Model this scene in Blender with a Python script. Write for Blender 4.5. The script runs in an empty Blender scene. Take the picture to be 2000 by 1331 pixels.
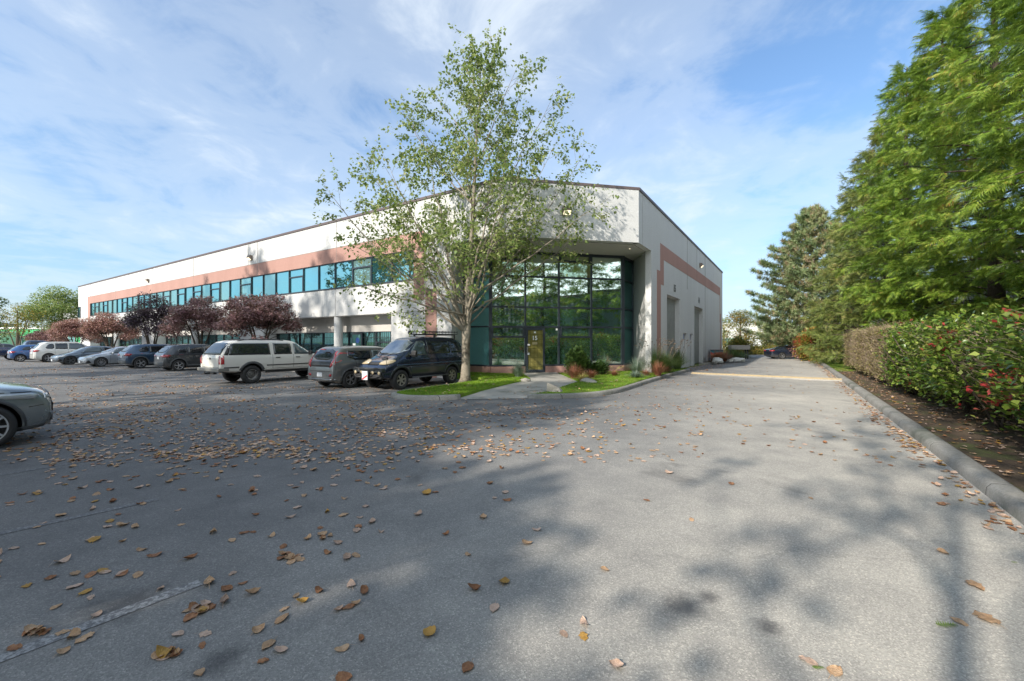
import bpy, bmesh, math, random
import numpy as np
from mathutils import Vector, Matrix
from mathutils.bvhtree import BVHTree

S = bpy.context.scene
COL = S.collection
R = math.radians
EYE, F, HY = 1.8, 830.0, 667.0          # eye height (m), focal length and horizon of the 2000 px photograph
TH = R(33.3)
UX, UY = math.sin(TH), math.cos(TH)      # along the side wall, away from the viewer
VX, VY = -math.cos(TH), math.sin(TH)     # along the long facade, to the left
CX, CY = 3.47, 16.26                     # where the two facade planes would meet


def G(px, py, z=0.0):
    Y = F * (EYE - z) / (py - HY)
    return Vector(((px - 1000) / F * Y, Y, z))


def AB(a, b, z=0.0):
    return Vector((CX + a * VX + b * UX, CY + a * VY + b * UY, z))


def a_of(px, b=0.0):
    k = (px - 1000) / F
    X, Y = CX + b * UX, CY + b * UY
    return (k * Y - X) / (VX - k * VY)


def b_of(px, a=0.0):
    k = (px - 1000) / F
    X, Y = CX + a * VX, CY + a * VY
    return (k * Y - X) / (UX - k * UY)


def zat(py, Y):
    return EYE + (HY - py) * Y / F


# ------------------------------------------------------------------ materials
def nmat(name, col, rough=0.6, metal=0.0, spec=0.5, coat=0.0, emit=None):
    m = bpy.data.materials.new(name)
    m.use_nodes = True
    nt = m.node_tree
    p = nt.nodes['Principled BSDF']
    p.inputs['Base Color'].default_value = (*col, 1)
    p.inputs['Roughness'].default_value = rough
    p.inputs['Metallic'].default_value = metal
    p.inputs['Specular IOR Level'].default_value = spec
    p.inputs['Coat Weight'].default_value = coat
    p.inputs['Coat Roughness'].default_value = 0.03
    if emit:
        p.inputs['Emission Color'].default_value = (*emit[0], 1)
        p.inputs['Emission Strength'].default_value = emit[1]
    return m


def N(nt, typ, **kw):
    n = nt.nodes.new(typ)
    for k, v in kw.items():
        setattr(n, k, v)
    return n


def ramp(nt, fac, stops, interp='LINEAR'):
    r = nt.nodes.new('ShaderNodeValToRGB')
    r.color_ramp.interpolation = interp
    e = r.color_ramp.elements
    while len(e) > 1:
        e.remove(e[-1])
    e[0].position = stops[0][0]
    e[0].color = (*stops[0][1], 1)
    for pos, c in stops[1:]:
        x = e.new(pos)
        x.color = (*c, 1)
    nt.links.new(fac, r.inputs[0])
    return r.outputs[0]


def noise(nt, vec, scale, detail=4, rough=0.55, dist=0.0, out='Fac'):
    n = nt.nodes.new('ShaderNodeTexNoise')
    n.inputs['Scale'].default_value = scale
    n.inputs['Detail'].default_value = detail
    n.inputs['Roughness'].default_value = rough
    n.inputs['Distortion'].default_value = dist
    if vec is not None:
        nt.links.new(vec, n.inputs['Vector'])
    return n.outputs[out]


def mixc(nt, fac, a, b, mode='MIX'):
    m = nt.nodes.new('ShaderNodeMix')
    m.data_type = 'RGBA'
    m.blend_type = mode
    for sock, v in ((m.inputs[0], fac), (m.inputs[6], a), (m.inputs[7], b)):
        if hasattr(v, 'is_linked') or hasattr(v, 'links'):
            nt.links.new(v, sock)
        elif isinstance(v, tuple):
            sock.default_value = (*v, 1)
        else:
            sock.default_value = v
    return m.outputs[2]


def mth(nt, op, a, b=0.0, c=None):
    m = nt.nodes.new('ShaderNodeMath')
    m.operation = op
    for i, v in enumerate((a, b) if c is None else (a, b, c)):
        if isinstance(v, (int, float)):
            m.inputs[i].default_value = v
        else:
            nt.links.new(v, m.inputs[i])
    return m.outputs[0]


def pos(nt):
    return nt.nodes.new('ShaderNodeNewGeometry').outputs['Position']


def bump(nt, h, strength=0.3, dist=0.02):
    b = nt.nodes.new('ShaderNodeBump')
    b.inputs['Strength'].default_value = strength
    b.inputs['Distance'].default_value = dist
    nt.links.new(h, b.inputs['Height'])
    nt.links.new(b.outputs[0], nt.nodes['Principled BSDF'].inputs['Normal'])


def setc(nt, out):
    nt.links.new(out, nt.nodes['Principled BSDF'].inputs['Base Color'])


def mat_mottled(name, c1, c2, scale=1.0, rough=0.8, bs=0.2, bd=0.01, fine=40, c3=None, streak=False):
    m = nmat(name, c1, rough, spec=0.3)
    nt = m.node_tree
    p = pos(nt)
    vec = p
    if streak:
        mp = nt.nodes.new('ShaderNodeMapping')
        mp.inputs['Scale'].default_value = (1, 1, 0.12)
        nt.links.new(p, mp.inputs['Vector'])
        vec = mp.outputs[0]
    a = noise(nt, vec, scale, 6, 0.62)
    c = ramp(nt, a, [(0.32, c1), (0.68, c2)])
    f = noise(nt, p, fine, 3, 0.6)
    c = mixc(nt, 0.35, c, ramp(nt, f, [(0.3, tuple(x * 0.72 for x in c1)), (0.7, tuple(min(1, x * 1.25) for x in c2))]))
    if c3:
        g = noise(nt, p, scale * 0.45, 5, 0.7)
        c = mixc(nt, ramp(nt, g, [(0.52, (0, 0, 0)), (0.66, (1, 1, 1))]), c, c3)
    setc(nt, c)
    bump(nt, f, bs, bd)
    return m


def mat_leaf(name, cols, rough=0.45, transl=0.35, spec=0.4, scale=0.9, wts=None, rw=.62):
    """foliage: colour differs leaf by leaf and drifts through the crown"""
    m = nmat(name, cols[0], rough, spec=spec)
    nt = m.node_tree
    g = nt.nodes.new('ShaderNodeNewGeometry')
    r = g.outputs['Random Per Island']
    n = noise(nt, g.outputs['Position'], scale, 3, 0.5)
    fac = mth(nt, 'ADD', mth(nt, 'MULTIPLY', r, rw), mth(nt, 'MULTIPLY', ramp(nt, n, [(.28, (0, 0, 0)), (.72, (1, 1, 1))]), 1 - rw))
    k = len(cols)
    if wts is None:
        stops = [(0.12 + 0.72 * i / (k - 1), c) for i, c in enumerate(cols)]
    else:
        stops = list(zip(wts, cols))
    c = ramp(nt, fac, stops)
    setc(nt, c)
    pb = nt.nodes['Principled BSDF']
    out = nt.nodes['Material Output']
    tr = nt.nodes.new('ShaderNodeBsdfTranslucent')
    tc = mixc(nt, 0.5, c, (0.30, 0.36, 0.05), 'MIX')
    tc = mixc(nt, 0.6, c, tc)
    nt.links.new(tc, tr.inputs['Color'])
    mx = nt.nodes.new('ShaderNodeMixShader')
    mx.inputs[0].default_value = transl
    nt.links.new(pb.outputs[0], mx.inputs[1])
    nt.links.new(tr.outputs[0], mx.inputs[2])
    nt.links.new(mx.outputs[0], out.inputs['Surface'])
    return m


def mat_glass(name, tint, dark, refl=0.5, rough=0.015, wav=0.0):
    """coated facade glass: a tinted mirror layer over a dim room"""
    m = bpy.data.materials.new(name)
    m.use_nodes = True
    nt = m.node_tree
    pb = nt.nodes['Principled BSDF']
    pb.inputs['Base Color'].default_value = (*dark, 1)
    pb.inputs['Roughness'].default_value = 0.35
    pb.inputs['Specular IOR Level'].default_value = 0.2
    gl = nt.nodes.new('ShaderNodeBsdfGlossy')
    gl.inputs['Color'].default_value = (*tint, 1)
    gl.inputs['Roughness'].default_value = rough
    lw = nt.nodes.new('ShaderNodeFresnel')
    lw.inputs['IOR'].default_value = 1.5
    fac = mth(nt, 'ADD', mth(nt, 'MULTIPLY', lw.outputs[0], 0.8), refl)
    fac.node.use_clamp = True
    mx = nt.nodes.new('ShaderNodeMixShader')
    nt.links.new(fac, mx.inputs[0])
    nt.links.new(pb.outputs[0], mx.inputs[1])
    nt.links.new(gl.outputs[0], mx.inputs[2])
    nt.links.new(mx.outputs[0], nt.nodes['Material Output'].inputs['Surface'])
    if wav:
        b = nt.nodes.new('ShaderNodeBump')
        b.inputs['Strength'].default_value = wav
        b.inputs['Distance'].default_value = 0.05
        nt.links.new(noise(nt, pos(nt), 0.9, 2, 0.4), b.inputs['Height'])
        nt.links.new(b.outputs[0], gl.inputs['Normal'])
    return m


# ------------------------------------------------------------------ objects
def tag(o, label=None, cat=None, group=None, kind=None):
    if label: o['label'] = label
    if cat: o['category'] = cat
    if group: o['group'] = group
    if kind: o['kind'] = kind
    return o


def empty(name, loc=(0, 0, 0), rz=0.0, label=None, cat=None, group=None):
    o = bpy.data.objects.new(name, None)
    COL.objects.link(o)
    o.location = loc
    o.rotation_euler = (0, 0, rz)
    o.empty_display_size = 0.2
    return tag(o, label, cat, group)


def link(name, me, parent=None):
    o = bpy.data.objects.new(name, me)
    COL.objects.link(o)
    if parent is not None:
        o.parent = parent
    return o


def copy_tree(o, parent=None):
    c = o.copy()
    COL.objects.link(c)
    c.parent = parent
    for ch in list(o.children):
        copy_tree(ch, c)
    return c


class MB:
    """collects shapes and links them as ONE mesh object"""
    def __init__(s):
        s.v, s.f, s.m = [], [], []

    def add(s, vs, fs, mi=0):
        n = len(s.v)
        s.v += [tuple(v) for v in vs]
        s.f += [tuple(i + n for i in f) for f in fs]
        s.m += [mi] * len(fs)
        return s

    def box(s, x0, x1, y0, y1, z0, z1, mi=0):
        if x0 > x1: x0, x1 = x1, x0
        if y0 > y1: y0, y1 = y1, y0
        v = [(x0, y0, z0), (x1, y0, z0), (x1, y1, z0), (x0, y1, z0), (x0, y0, z1), (x1, y0, z1), (x1, y1, z1), (x0, y1, z1)]
        f = [(0, 3, 2, 1), (4, 5, 6, 7), (0, 1, 5, 4), (1, 2, 6, 5), (2, 3, 7, 6), (3, 0, 4, 7)]
        return s.add(v, f, mi)

    def prism(s, poly, z0, z1, mi=0):
        n = len(poly)
        ar = sum(poly[i][0] * poly[(i + 1) % n][1] - poly[(i + 1) % n][0] * poly[i][1] for i in range(n))
        if ar < 0: poly = poly[::-1]
        v = [(p[0], p[1], z0) for p in poly] + [(p[0], p[1], z1) for p in poly]
        f = [tuple(range(n))[::-1], tuple(range(n, 2 * n))] + [(i, (i + 1) % n, n + (i + 1) % n, n + i) for i in range(n)]
        return s.add(v, f, mi)

    def bar(s, p, q, w, d, up=(0, 0, 1), mi=0):
        """rectangular bar from p to q, w across, d along up"""
        p, q, up = Vector(p), Vector(q), Vector(up)
        t = (q - p).normalized()
        x = t.cross(up)
        if x.length < 1e-4: x = t.cross(Vector((1, 0, 0)))
        x.normalize()
        y = x.cross(t).normalized()
        vs = []
        for c in (p, q):
            for sx, sy in ((-1, -1), (1, -1), (1, 1), (-1, 1)):
                vs.append(c + x * sx * w / 2 + y * sy * d / 2)
        f = [(0, 1, 2, 3), (7, 6, 5, 4), (0, 4, 5, 1), (1, 5, 6, 2), (2, 6, 7, 3), (3, 7, 4, 0)]
        return s.add(vs, f, mi)

    def tube(s, pts, rad, n=7, mi=0, cap=True):
        pts = [Vector(p) for p in pts]
        if isinstance(rad, (int, float)): rad = [rad] * len(pts)
        base = len(s.v)
        px = None
        for i, p in enumerate(pts):
            t = (pts[min(i + 1, len(pts) - 1)] - pts[max(i - 1, 0)])
            if t.length < 1e-6: t = Vector((0, 0, 1))
            t.normalize()
            if px is None:
                px = t.cross(Vector((0.3, 0.9, 0.2)))
                if px.length < 0.05: px = t.cross(Vector((1, 0, 0)))
            px = (px - t * px.dot(t)).normalized()
            py = t.cross(px)
            for k in range(n):
                a = 2 * math.pi * k / n
                s.v.append(tuple(p + (px * math.cos(a) + py * math.sin(a)) * rad[i]))
        for i in range(len(pts) - 1):
            for k in range(n):
                a, b = base + i * n + k, base + i * n + (k + 1) % n
                s.f.append((a, b, b + n, a + n)); s.m.append(mi)
        if cap:
            s.f.append(tuple(base + k for k in range(n))[::-1]); s.m.append(mi)
            s.f.append(tuple(base + (len(pts) - 1) * n + k for k in range(n))); s.m.append(mi)
        return s

    def lathe(s, prof, n=24, axis='z', c=(0, 0, 0), mi=0):
        """prof: (radius, height) pairs turned about an axis through c"""
        base = len(s.v)
        for r, h in prof:
            for k in range(n):
                a = 2 * math.pi * k / n
                x, y = r * math.cos(a), r * math.sin(a)
                if axis == 'z': q = (x, y, h)
                elif axis == 'y': q = (x, h, y)
                else: q = (h, x, y)
                s.v.append((q[0] + c[0], q[1] + c[1], q[2] + c[2]))
        for i in range(len(prof) - 1):
            for k in range(n):
                a, b = base + i * n + k, base + i * n + (k + 1) % n
                s.f.append((a, b, b + n, a + n)); s.m.append(mi)
        return s

    def build(s, name, mats, parent=None, smooth=False, bevel=0.0, fixn=False):
        me = bpy.data.meshes.new(name)
        me.from_pydata(s.v, [], s.f)
        if not isinstance(mats, (list, tuple)): mats = [mats]
        for m in mats: me.materials.append(m)
        if len(mats) > 1:
            me.polygons.foreach_set('material_index', s.m)
        if fixn:
            bm = bmesh.new(); bm.from_mesh(me)
            bmesh.ops.recalc_face_normals(bm, faces=bm.faces)
            bm.to_mesh(me); bm.free()
        if smooth:
            me.polygons.foreach_set('use_smooth', [True] * len(me.polygons))
        me.update()
        o = link(name, me, parent)
        if bevel:
            b = o.modifiers.new('bevel', 'BEVEL'); b.width = bevel; b.segments = 2; b.limit_method = 'ANGLE'
        return o


def np_mesh(name, V, tris, mat, matidx=None):
    """triangle mesh from arrays"""
    me = bpy.data.meshes.new(name)
    nv, nf = len(V), len(tris)
    me.vertices.add(nv)
    me.vertices.foreach_set('co', np.asarray(V, np.float32).ravel())
    me.loops.add(nf * 3)
    me.polygons.add(nf)
    me.loops.foreach_set('vertex_index', np.asarray(tris, np.int32).ravel())
    me.polygons.foreach_set('loop_start', np.arange(0, nf * 3, 3, dtype=np.int32))
    for m in (mat if isinstance(mat, (list, tuple)) else [mat]): me.materials.append(m)
    if matidx is not None:
        me.polygons.foreach_set('material_index', np.asarray(matidx, np.int32))
    me.update(calc_edges=True)
    return me


def frames(rng, d, jitter=0.0):
    """frames whose Y axis follows d (n,3); Z roughly up"""
    n = len(d)
    y = d + rng.normal(0, jitter, (n, 3)) if jitter else d.copy()
    y /= np.linalg.norm(y, axis=1)[:, None] + 1e-9
    up = np.tile([0, 0, 1.0], (n, 1)) + rng.normal(0, 0.35, (n, 3))
    x = np.cross(y, up)
    x /= np.linalg.norm(x, axis=1)[:, None] + 1e-9
    z = np.cross(x, y)
    return np.stack([x, y, z], axis=2)


def rand_frames(rng, n):
    a = rng.normal(size=(n, 3)); a /= np.linalg.norm(a, axis=1)[:, None]
    b = rng.normal(size=(n, 3)); b -= (a * b).sum(1)[:, None] * a
    b /= np.linalg.norm(b, axis=1)[:, None]
    return np.stack([a, b, np.cross(a, b)], axis=2)


def cards(P, Fr, size, tv, tf):
    P, tv, tf = np.asarray(P, float), np.asarray(tv, float), np.asarray(tf, int)
    n, k = len(P), len(tv)
    if np.ndim(size) == 0: size = np.full(n, size)
    V = P[:, None, :] + np.einsum('nij,kj->nki', Fr, tv) * np.asarray(size)[:, None, None]
    T = tf[None] + (np.arange(n) * k)[:, None, None]
    return V.reshape(-1, 3), T.reshape(-1, 3)


LEAF_V = [(0, 0, 0), (.36, .38, .10), (0, 1, -.06), (-.36, .38, .10), (0, .42, 0)]
LEAF_T = [(0, 1, 4), (1, 2, 4), (4, 2, 3), (0, 4, 3)]


def spray_tmpl(n=8, w=.34):
    v, t = [], []
    for i in range(n):
        y = .05 + .82 * i / n
        L = w * (1.0 - .62 * i / n) * (0.75 if i == 0 else 1)
        for sgn in (-1, 1):
            k = len(v)
            v += [(0, y, 0), (0, y + .075, 0), (sgn * L, y + .20 + .5 * L * .3, -.07 - .05 * (i % 2))]
            t.append((k, k + 1, k + 2))
    k = len(v)
    v += [(-.03, .8, 0), (.03, .8, 0), (0, 1.05, -.1)]
    t.append((k, k + 1, k + 2))
    return v, t


SPRAY_V, SPRAY_T = spray_tmpl()
SUN_E, SKY_S, EXPO = 4.1, .15, .70
SKY_TINT, HAZE_C, CLOUD_C = (.72, .92, 1.05), (2.2, 2.78, 3.4), (3.8, 4.2, 4.6)
# ------------------------------------------------------------------ shared materials
M = {}
M['wall'] = mat_mottled('cream_concrete', (.485, .49, .49), (.555, .56, .56), 0.8, 0.85, .12, .01, 25, streak=True)
M['pink'] = mat_mottled('dusty_pink_paint', (.33, .195, .165), (.40, .24, .205), 0.6, 0.85, .12, .01, 25, streak=True)
M['cap'] = nmat('brown_metal_cap', (.10, .075, .075), .5)
M['frame'] = nmat('dark_blue_grey_metal', (.035, .045, .06), .42, .2)
M['joint'] = nmat('joint_shadow_gap', (.22, .21, .2), .9)
M['garage'] = mat_mottled('grey_steel_door', (.21, .22, .21), (.26, .27, .26), 1.5, .6, .1, .005, 12)
M['man'] = nmat('grey_door_paint', (.22, .25, .28), .5)
M['white'] = nmat('white_paint', (.75, .75, .74), .55)
M['sticker'] = nmat('white_sticker', (.8, .82, .82), .5)
M['bluesign'] = nmat('blue_sticker', (.04, .10, .35), .5)
M['black'] = nmat('black_plastic', (.02, .02, .022), .5)
M['rubber'] = nmat('tyre_rubber', (.025, .025, .026), .75)
M['lamp'] = nmat('lit_lamp_lens', (.9, .85, .7), .3, emit=((1, .86, .6), 1.0))
M['lampbody'] = nmat('bronze_lamp_body', (.18, .14, .11), .5)
M['glass_up'] = mat_glass('turquoise_facade_glass', (.40, .76, .80), (.03, .12, .14), .66, .012, .02)
M['glass_up2'] = mat_glass('turquoise_glass_before_blinds', (.36, .68, .70), (.18, .30, .30), .48, .012, .02)
M['glass_tan'] = mat_glass('green_glass_before_tan_wall', (.62, .95, .78), (.30, .27, .10), .36, .02, .03)
M['glass_low'] = mat_glass('teal_shop_glass', (.30, .62, .62), (.05, .10, .10), .45, .02, .02)
M['glass_entry'] = mat_glass('green_entry_glass', (.86, 1.0, .90), (.05, .14, .10), .70, .02, .03)
M['glass_side'] = mat_glass('sea_green_side_glass', (.34, .58, .55), (.06, .16, .15), .35, .02, .02)
M['glass_door'] = mat_glass('clear_door_glass', (.6, .6, .5), (.15, .12, .04), .10, .02)
M['soffit'] = mat_mottled('soffit_stucco', (.44, .425, .40), (.50, .48, .46), 1.0, .9)
M['conc'] = mat_mottled('weathered_concrete', (.30, .285, .26), (.40, .385, .355), 1.2, .9, .35, .01, 45, (.20, .20, .17))
M['kerb'] = mat_mottled('kerb_concrete', (.20, .19, .17), (.33, .32, .295), 1.6, .9, .5, .012, 38, (.13, .14, .115))
nt = M['kerb'].node_tree; sx = nt.nodes.new('ShaderNodeSeparateXYZ'); nt.links.new(pos(nt), sx.inputs[0])
ks = mth(nt, 'ADD', mth(nt, 'MULTIPLY', sx.outputs[0], UX), mth(nt, 'MULTIPLY', sx.outputs[1], UY))
kf = mth(nt, 'FRACT', mth(nt, 'DIVIDE', ks, 2.4))
old = nt.nodes['Principled BSDF'].inputs['Base Color'].links[0].from_socket
setc(nt, mixc(nt, mth(nt, 'LESS_THAN', kf, .006), old, (.05, .045, .04)))
M['rock'] = mat_mottled('grey_rock', (.22, .21, .19), (.36, .34, .30), 3, .9, .6, .03, 22)
M['whiterock'] = mat_mottled('white_rock', (.55, .55, .52), (.72, .72, .69), 4, .85, .5, .02, 22)
M['bark_pale'] = mat_mottled('pale_birch_bark', (.17, .145, .11), (.33, .295, .24), 3.5, .9, .7, .02, 30, (.10, .085, .065))
M['bark'] = mat_mottled('brown_bark', (.10, .075, .055), (.19, .15, .11), 5, .95, .7, .02, 30)
M['bark_dark'] = mat_mottled('dark_bark', (.045, .035, .028), (.10, .08, .06), 5, .95, .7, .02, 30)
M['twig'] = nmat('grey_brown_twig', (.28, .22, .17), .9)
M['leaf_green'] = mat_leaf('grey_green_leaf', [(.075, .13, .03), (.13, .21, .05), (.21, .29, .085), (.32, .39, .13), (.45, .46, .23)], transl=.45)
M['leaf_warm'] = mat_leaf('autumn_green_leaf', [(.08, .12, .03), (.16, .19, .05), (.24, .24, .06), (.36, .26, .06), (.35, .17, .05)], transl=.4)
M['leaf_shade'] = mat_leaf('tall_tree_leaf', [(.04, .08, .02), (.07, .12, .03), (.11, .15, .04)], transl=.3)
M['leaf_plum'] = mat_leaf('plum_purple_leaf', [(.10, .04, .055), (.20, .095, .11), (.34, .19, .20), (.48, .32, .32)], transl=.3)
M['leaf_plumdark'] = mat_leaf('dark_purple_leaf', [(.035, .022, .038), (.075, .048, .075), (.14, .10, .14)], transl=.2)
M['leaf_rust'] = mat_leaf('rosy_brown_leaf', [(.15, .065, .065), (.27, .125, .12), (.39, .215, .20), (.46, .29, .25)], transl=.25)
M['cedar'] = mat_leaf('cedar_spray', [(.04, .09, .015), (.095, .18, .022), (.17, .28, .034), (.26, .38, .05), (.38, .43, .08), (.42, .20, .05)],
                      transl=.28, wts=(.12, .30, .46, .62, .78, .93), scale=1.1, rw=.45)
M['cedar_y'] = mat_leaf('olive_cedar_spray', [(.06, .10, .024), (.12, .17, .038), (.20, .25, .06), (.30, .33, .10), (.42, .27, .12)],
                        transl=.28, wts=(.15, .33, .5, .70, .88), scale=1.1, rw=.45)
M['pine'] = mat_leaf('blue_green_needles', [(.14, .21, .10), (.25, .33, .16), (.38, .44, .22), (.48, .36, .23), (.42, .31, .20)],
                     transl=.35, wts=(.1, .4, .62, .74, .92), scale=.7)
M['hedge_b'] = mat_leaf('brown_pink_hedge_leaf', [(.17, .16, .06), (.30, .22, .14), (.42, .31, .22), (.36, .36, .10), (.52, .38, .29)], transl=.35, scale=.8)
M['hedge_g'] = mat_leaf('laurel_leaf', [(.025, .06, .012), (.055, .12, .02), (.11, .20, .03), (.22, .31, .05), (.34, .38, .10)], rough=.3, transl=.3, scale=1.4)
M['hedge_r'] = mat_leaf('crimson_young_leaf', [(.30, .02, .03), (.45, .05, .06), (.42, .13, .10)], rough=.3, transl=.3)
M['juniper'] = mat_leaf('juniper_foliage', [(.025, .06, .018), (.05, .10, .025), (.09, .15, .035)], transl=.2, scale=3)
M['blade'] = mat_leaf('ornamental_grass_blade', [(.05, .11, .03), (.09, .16, .05), (.16, .20, .07)], transl=.3, scale=2)
M['bladeblue'] = mat_leaf('blue_grass_blade', [(.12, .19, .15), (.20, .27, .22), (.28, .33, .26)], transl=.3, scale=2)
M['bladered'] = mat_leaf('red_grass_blade', [(.22, .07, .05), (.32, .12, .08), (.36, .20, .12)], transl=.3, scale=2)
M['bladetan'] = mat_leaf('tan_grass_blade', [(.34, .25, .10), (.45, .36, .14), (.40, .38, .10)], transl=.3, scale=2)
M['lawnblade'] = mat_leaf('lawn_blade', [(.08, .15, .012), (.13, .25, .012), (.20, .34, .02), (.30, .40, .05)], transl=.35, scale=1.8, rw=.35)


def asphalt_mat():
    m = nmat('worn_asphalt', (.14, .14, .145), .82, spec=.35)
    nt = m.node_tree
    p = pos(nt)
    big = noise(nt, p, .22, 5, .6, .6)
    base = ramp(nt, big, [(.30, (.18, .176, .172)), (.52, (.25, .242, .232)), (.72, (.33, .315, .295))])
    med = noise(nt, p, 1.7, 6, .65, .3)
    base = mixc(nt, .35, base, ramp(nt, med, [(.3, (.15, .153, .16)), (.7, (.35, .345, .33))]))
    # sun on the drive and shade on the lot painted into the colour
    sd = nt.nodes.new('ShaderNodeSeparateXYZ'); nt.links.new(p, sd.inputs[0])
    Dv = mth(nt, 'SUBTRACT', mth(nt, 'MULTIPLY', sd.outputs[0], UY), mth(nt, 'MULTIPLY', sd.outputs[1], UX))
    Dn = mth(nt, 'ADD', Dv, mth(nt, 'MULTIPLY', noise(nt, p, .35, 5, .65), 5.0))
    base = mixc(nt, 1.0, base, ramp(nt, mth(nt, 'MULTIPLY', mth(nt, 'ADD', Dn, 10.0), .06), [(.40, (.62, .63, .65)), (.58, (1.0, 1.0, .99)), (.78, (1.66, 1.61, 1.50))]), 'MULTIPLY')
    # square repair patches and tyre-dark lanes
    ln = noise(nt, p, .9, 3, .5)
    # aggregate: pale and dark chips
    vo = nt.nodes.new('ShaderNodeTexVoronoi')
    vo.inputs['Scale'].default_value = 115
    nt.links.new(p, vo.inputs['Vector'])
    sp = nt.nodes.new('ShaderNodeSeparateColor')
    nt.links.new(vo.outputs['Color'], sp.inputs[0])
    chips = ramp(nt, sp.outputs[0], [(0, (.5, .5, .5)), (.5, (.92, .92, .92)), (.82, (1.12, 1.11, 1.10)), (1, (1.9, 1.85, 1.78))])
    base = mixc(nt, .50, base, mixc(nt, 1.0, base, chips, 'MULTIPLY'))
    # oil stains
    st = noise(nt, p, .55, 4, .75, .8)
    base = mixc(nt, ramp(nt, st, [(.60, (0, 0, 0)), (.74, (.55, .55, .55))]), base, (.075, .072, .07))
    for (gx, gy, gr) in ((430, 1292, .16), (1340, 1185, .20), (1500, 1225, .12), (1385, 1165, .10), (240, 1180, .3)):
        q = G(gx, gy)
        dn = nt.nodes.new('ShaderNodeVectorMath'); dn.operation = 'DISTANCE'
        nt.links.new(p, dn.inputs[0]); dn.inputs[1].default_value = q
        dd = mth(nt, 'ADD', dn.outputs['Value'], mth(nt, 'MULTIPLY', mth(nt, 'SUBTRACT', noise(nt, p, 6, 4, .7), .5), gr * 1.6))
        base = mixc(nt, ramp(nt, mth(nt, 'DIVIDE', dd, gr), [(.25, (.62, .62, .62)), (1, (0, 0, 0))]), base, (.045, .045, .05))
    # hairline cracks
    v2 = nt.nodes.new('ShaderNodeTexVoronoi')
    v2.feature = 'DISTANCE_TO_EDGE'
    v2.inputs['Scale'].default_value = .16
    wv = nt.nodes.new('ShaderNodeVectorMath'); wv.operation = 'ADD'
    nt.links.new(p, wv.inputs[0])
    nt.links.new(noise(nt, p, 1.3, 4, .7, out='Color'), wv.inputs[1])
    nt.links.new(wv.outputs[0], v2.inputs['Vector'])
    cr = ramp(nt, v2.outputs[0], [(.0, (.16, .16, .16)), (.0015, (0, 0, 0))])
    base = mixc(nt, cr, base, (.05, .05, .05))
    setc(nt, base)
    h = mth(nt, 'ADD', mth(nt, 'MULTIPLY', vo.outputs['Distance'], .6), mth(nt, 'MULTIPLY', noise(nt, p, 60, 3, .6), .5))
    bump(nt, h, .55, .006)
    return m


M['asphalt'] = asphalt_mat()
M['dirt'] = mat_mottled('bare_soil_bed', (.055, .038, .026), (.12, .085, .055), 2.2, .95, .8, .03, 26, (.085, .10, .03))
M['meadow'] = mat_mottled('rough_grass_ground', (.10, .14, .03), (.17, .20, .06), .7, .95, .6, .03, 18)
M['moss'] = mat_mottled('mossy_lawn_base', (.07, .14, .012), (.17, .27, .02), 2.3, .95, .7, .02, 40, (.10, .12, .02))


def paint_line_mat(name, col, worn=.5):
    m = nmat(name, col, .75, spec=.3)
    nt = m.node_tree
    p = pos(nt)
    n = noise(nt, p, 28, 6, .75)
    c = ramp(nt, n, [(worn - .08, (.14, .14, .145)), (worn + .06, col)])
    setc(nt, c)
    bump(nt, n, .4, .005)
    return m


M['line'] = paint_line_mat('worn_white_paint', (.36, .36, .36), .53)
M['lineedge'] = paint_line_mat('very_worn_white_paint', (.30, .30, .30), .58)
M['yellow'] = paint_line_mat('worn_yellow_paint', (.66, .50, .27), .47)


def paint(name, col, rough=.28, metal=.35, coat=1.0):
    m = nmat(name, col, rough, metal, .5, coat)
    nt = m.node_tree
    p = pos(nt)
    n = noise(nt, p, 3.0, 5, .6)
    r = mth(nt, 'ADD', mth(nt, 'MULTIPLY', n, .18), rough - .08)
    nt.links.new(r, nt.nodes['Principled BSDF'].inputs['Roughness'])
    # road film near the sills
    sp = nt.nodes.new('ShaderNodeSeparateXYZ')
    nt.links.new(nt.nodes.new('ShaderNodeTexCoord').outputs['Object'], sp.inputs[0])
    z = mth(nt, 'ADD', sp.outputs[2], mth(nt, 'MULTIPLY', n, .3))
    f = ramp(nt, z, [(.30, (.55, .55, .55)), (.75, (0, 0, 0))])
    setc(nt, mixc(nt, f, col, (.13, .12, .105)))
    return m


M['carglass'] = nmat('dark_car_glass', (.012, .018, .022), .04, 0, .7, .5)
M['carglass_clear'] = nmat('lighter_car_glass', (.06, .085, .095), .05, 0, .8, .6)
M['red'] = nmat('tail_light_red', (.35, .012, .015), .12, 0, .6, 1)
M['headlamp'] = nmat('headlamp_lens', (.55, .58, .60), .12, .3, .6, 1)
M['headlamp_y'] = nmat('yellowed_headlamp_lens', (.52, .42, .27), .2, .1, .6, 1)
M['chrome'] = nmat('bright_metal_trim', (.62, .63, .64), .2, .9)
M['alloy'] = nmat('alloy_rim', (.50, .51, .53), .3, .8)
M['clad'] = nmat('grey_plastic_cladding', (.075, .08, .085), .6)
M['plate'] = nmat('number_plate', (.55, .58, .62), .5)
M['seam'] = nmat('panel_gap', (.01, .01, .01), .8)
# ------------------------------------------------------------------ the office building (local x = -a, y = b)
RZ = math.atan2(-VY, -VX)
TOP = 8.95
ZPT, ZWH, ZSI, ZSO = 7.39, 6.53, 4.98, 3.29       # pink top, window head, sill, ground-floor soffit
AEND, BEND = 72.8, 33.9
bld = empty('office_building', (CX, CY, 0), RZ, 'long cream office building with a pink band, blue windows and green glass corner entrance', 'building')
T = .3


def pbuild(mb, name, mat, parent=None, **k):
    return mb.build(name, mat, parent or bld, **k)


aR, aL = a_of(808), a_of(176)            # ribbon window ends
aPinkR = a_of(829)
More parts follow.
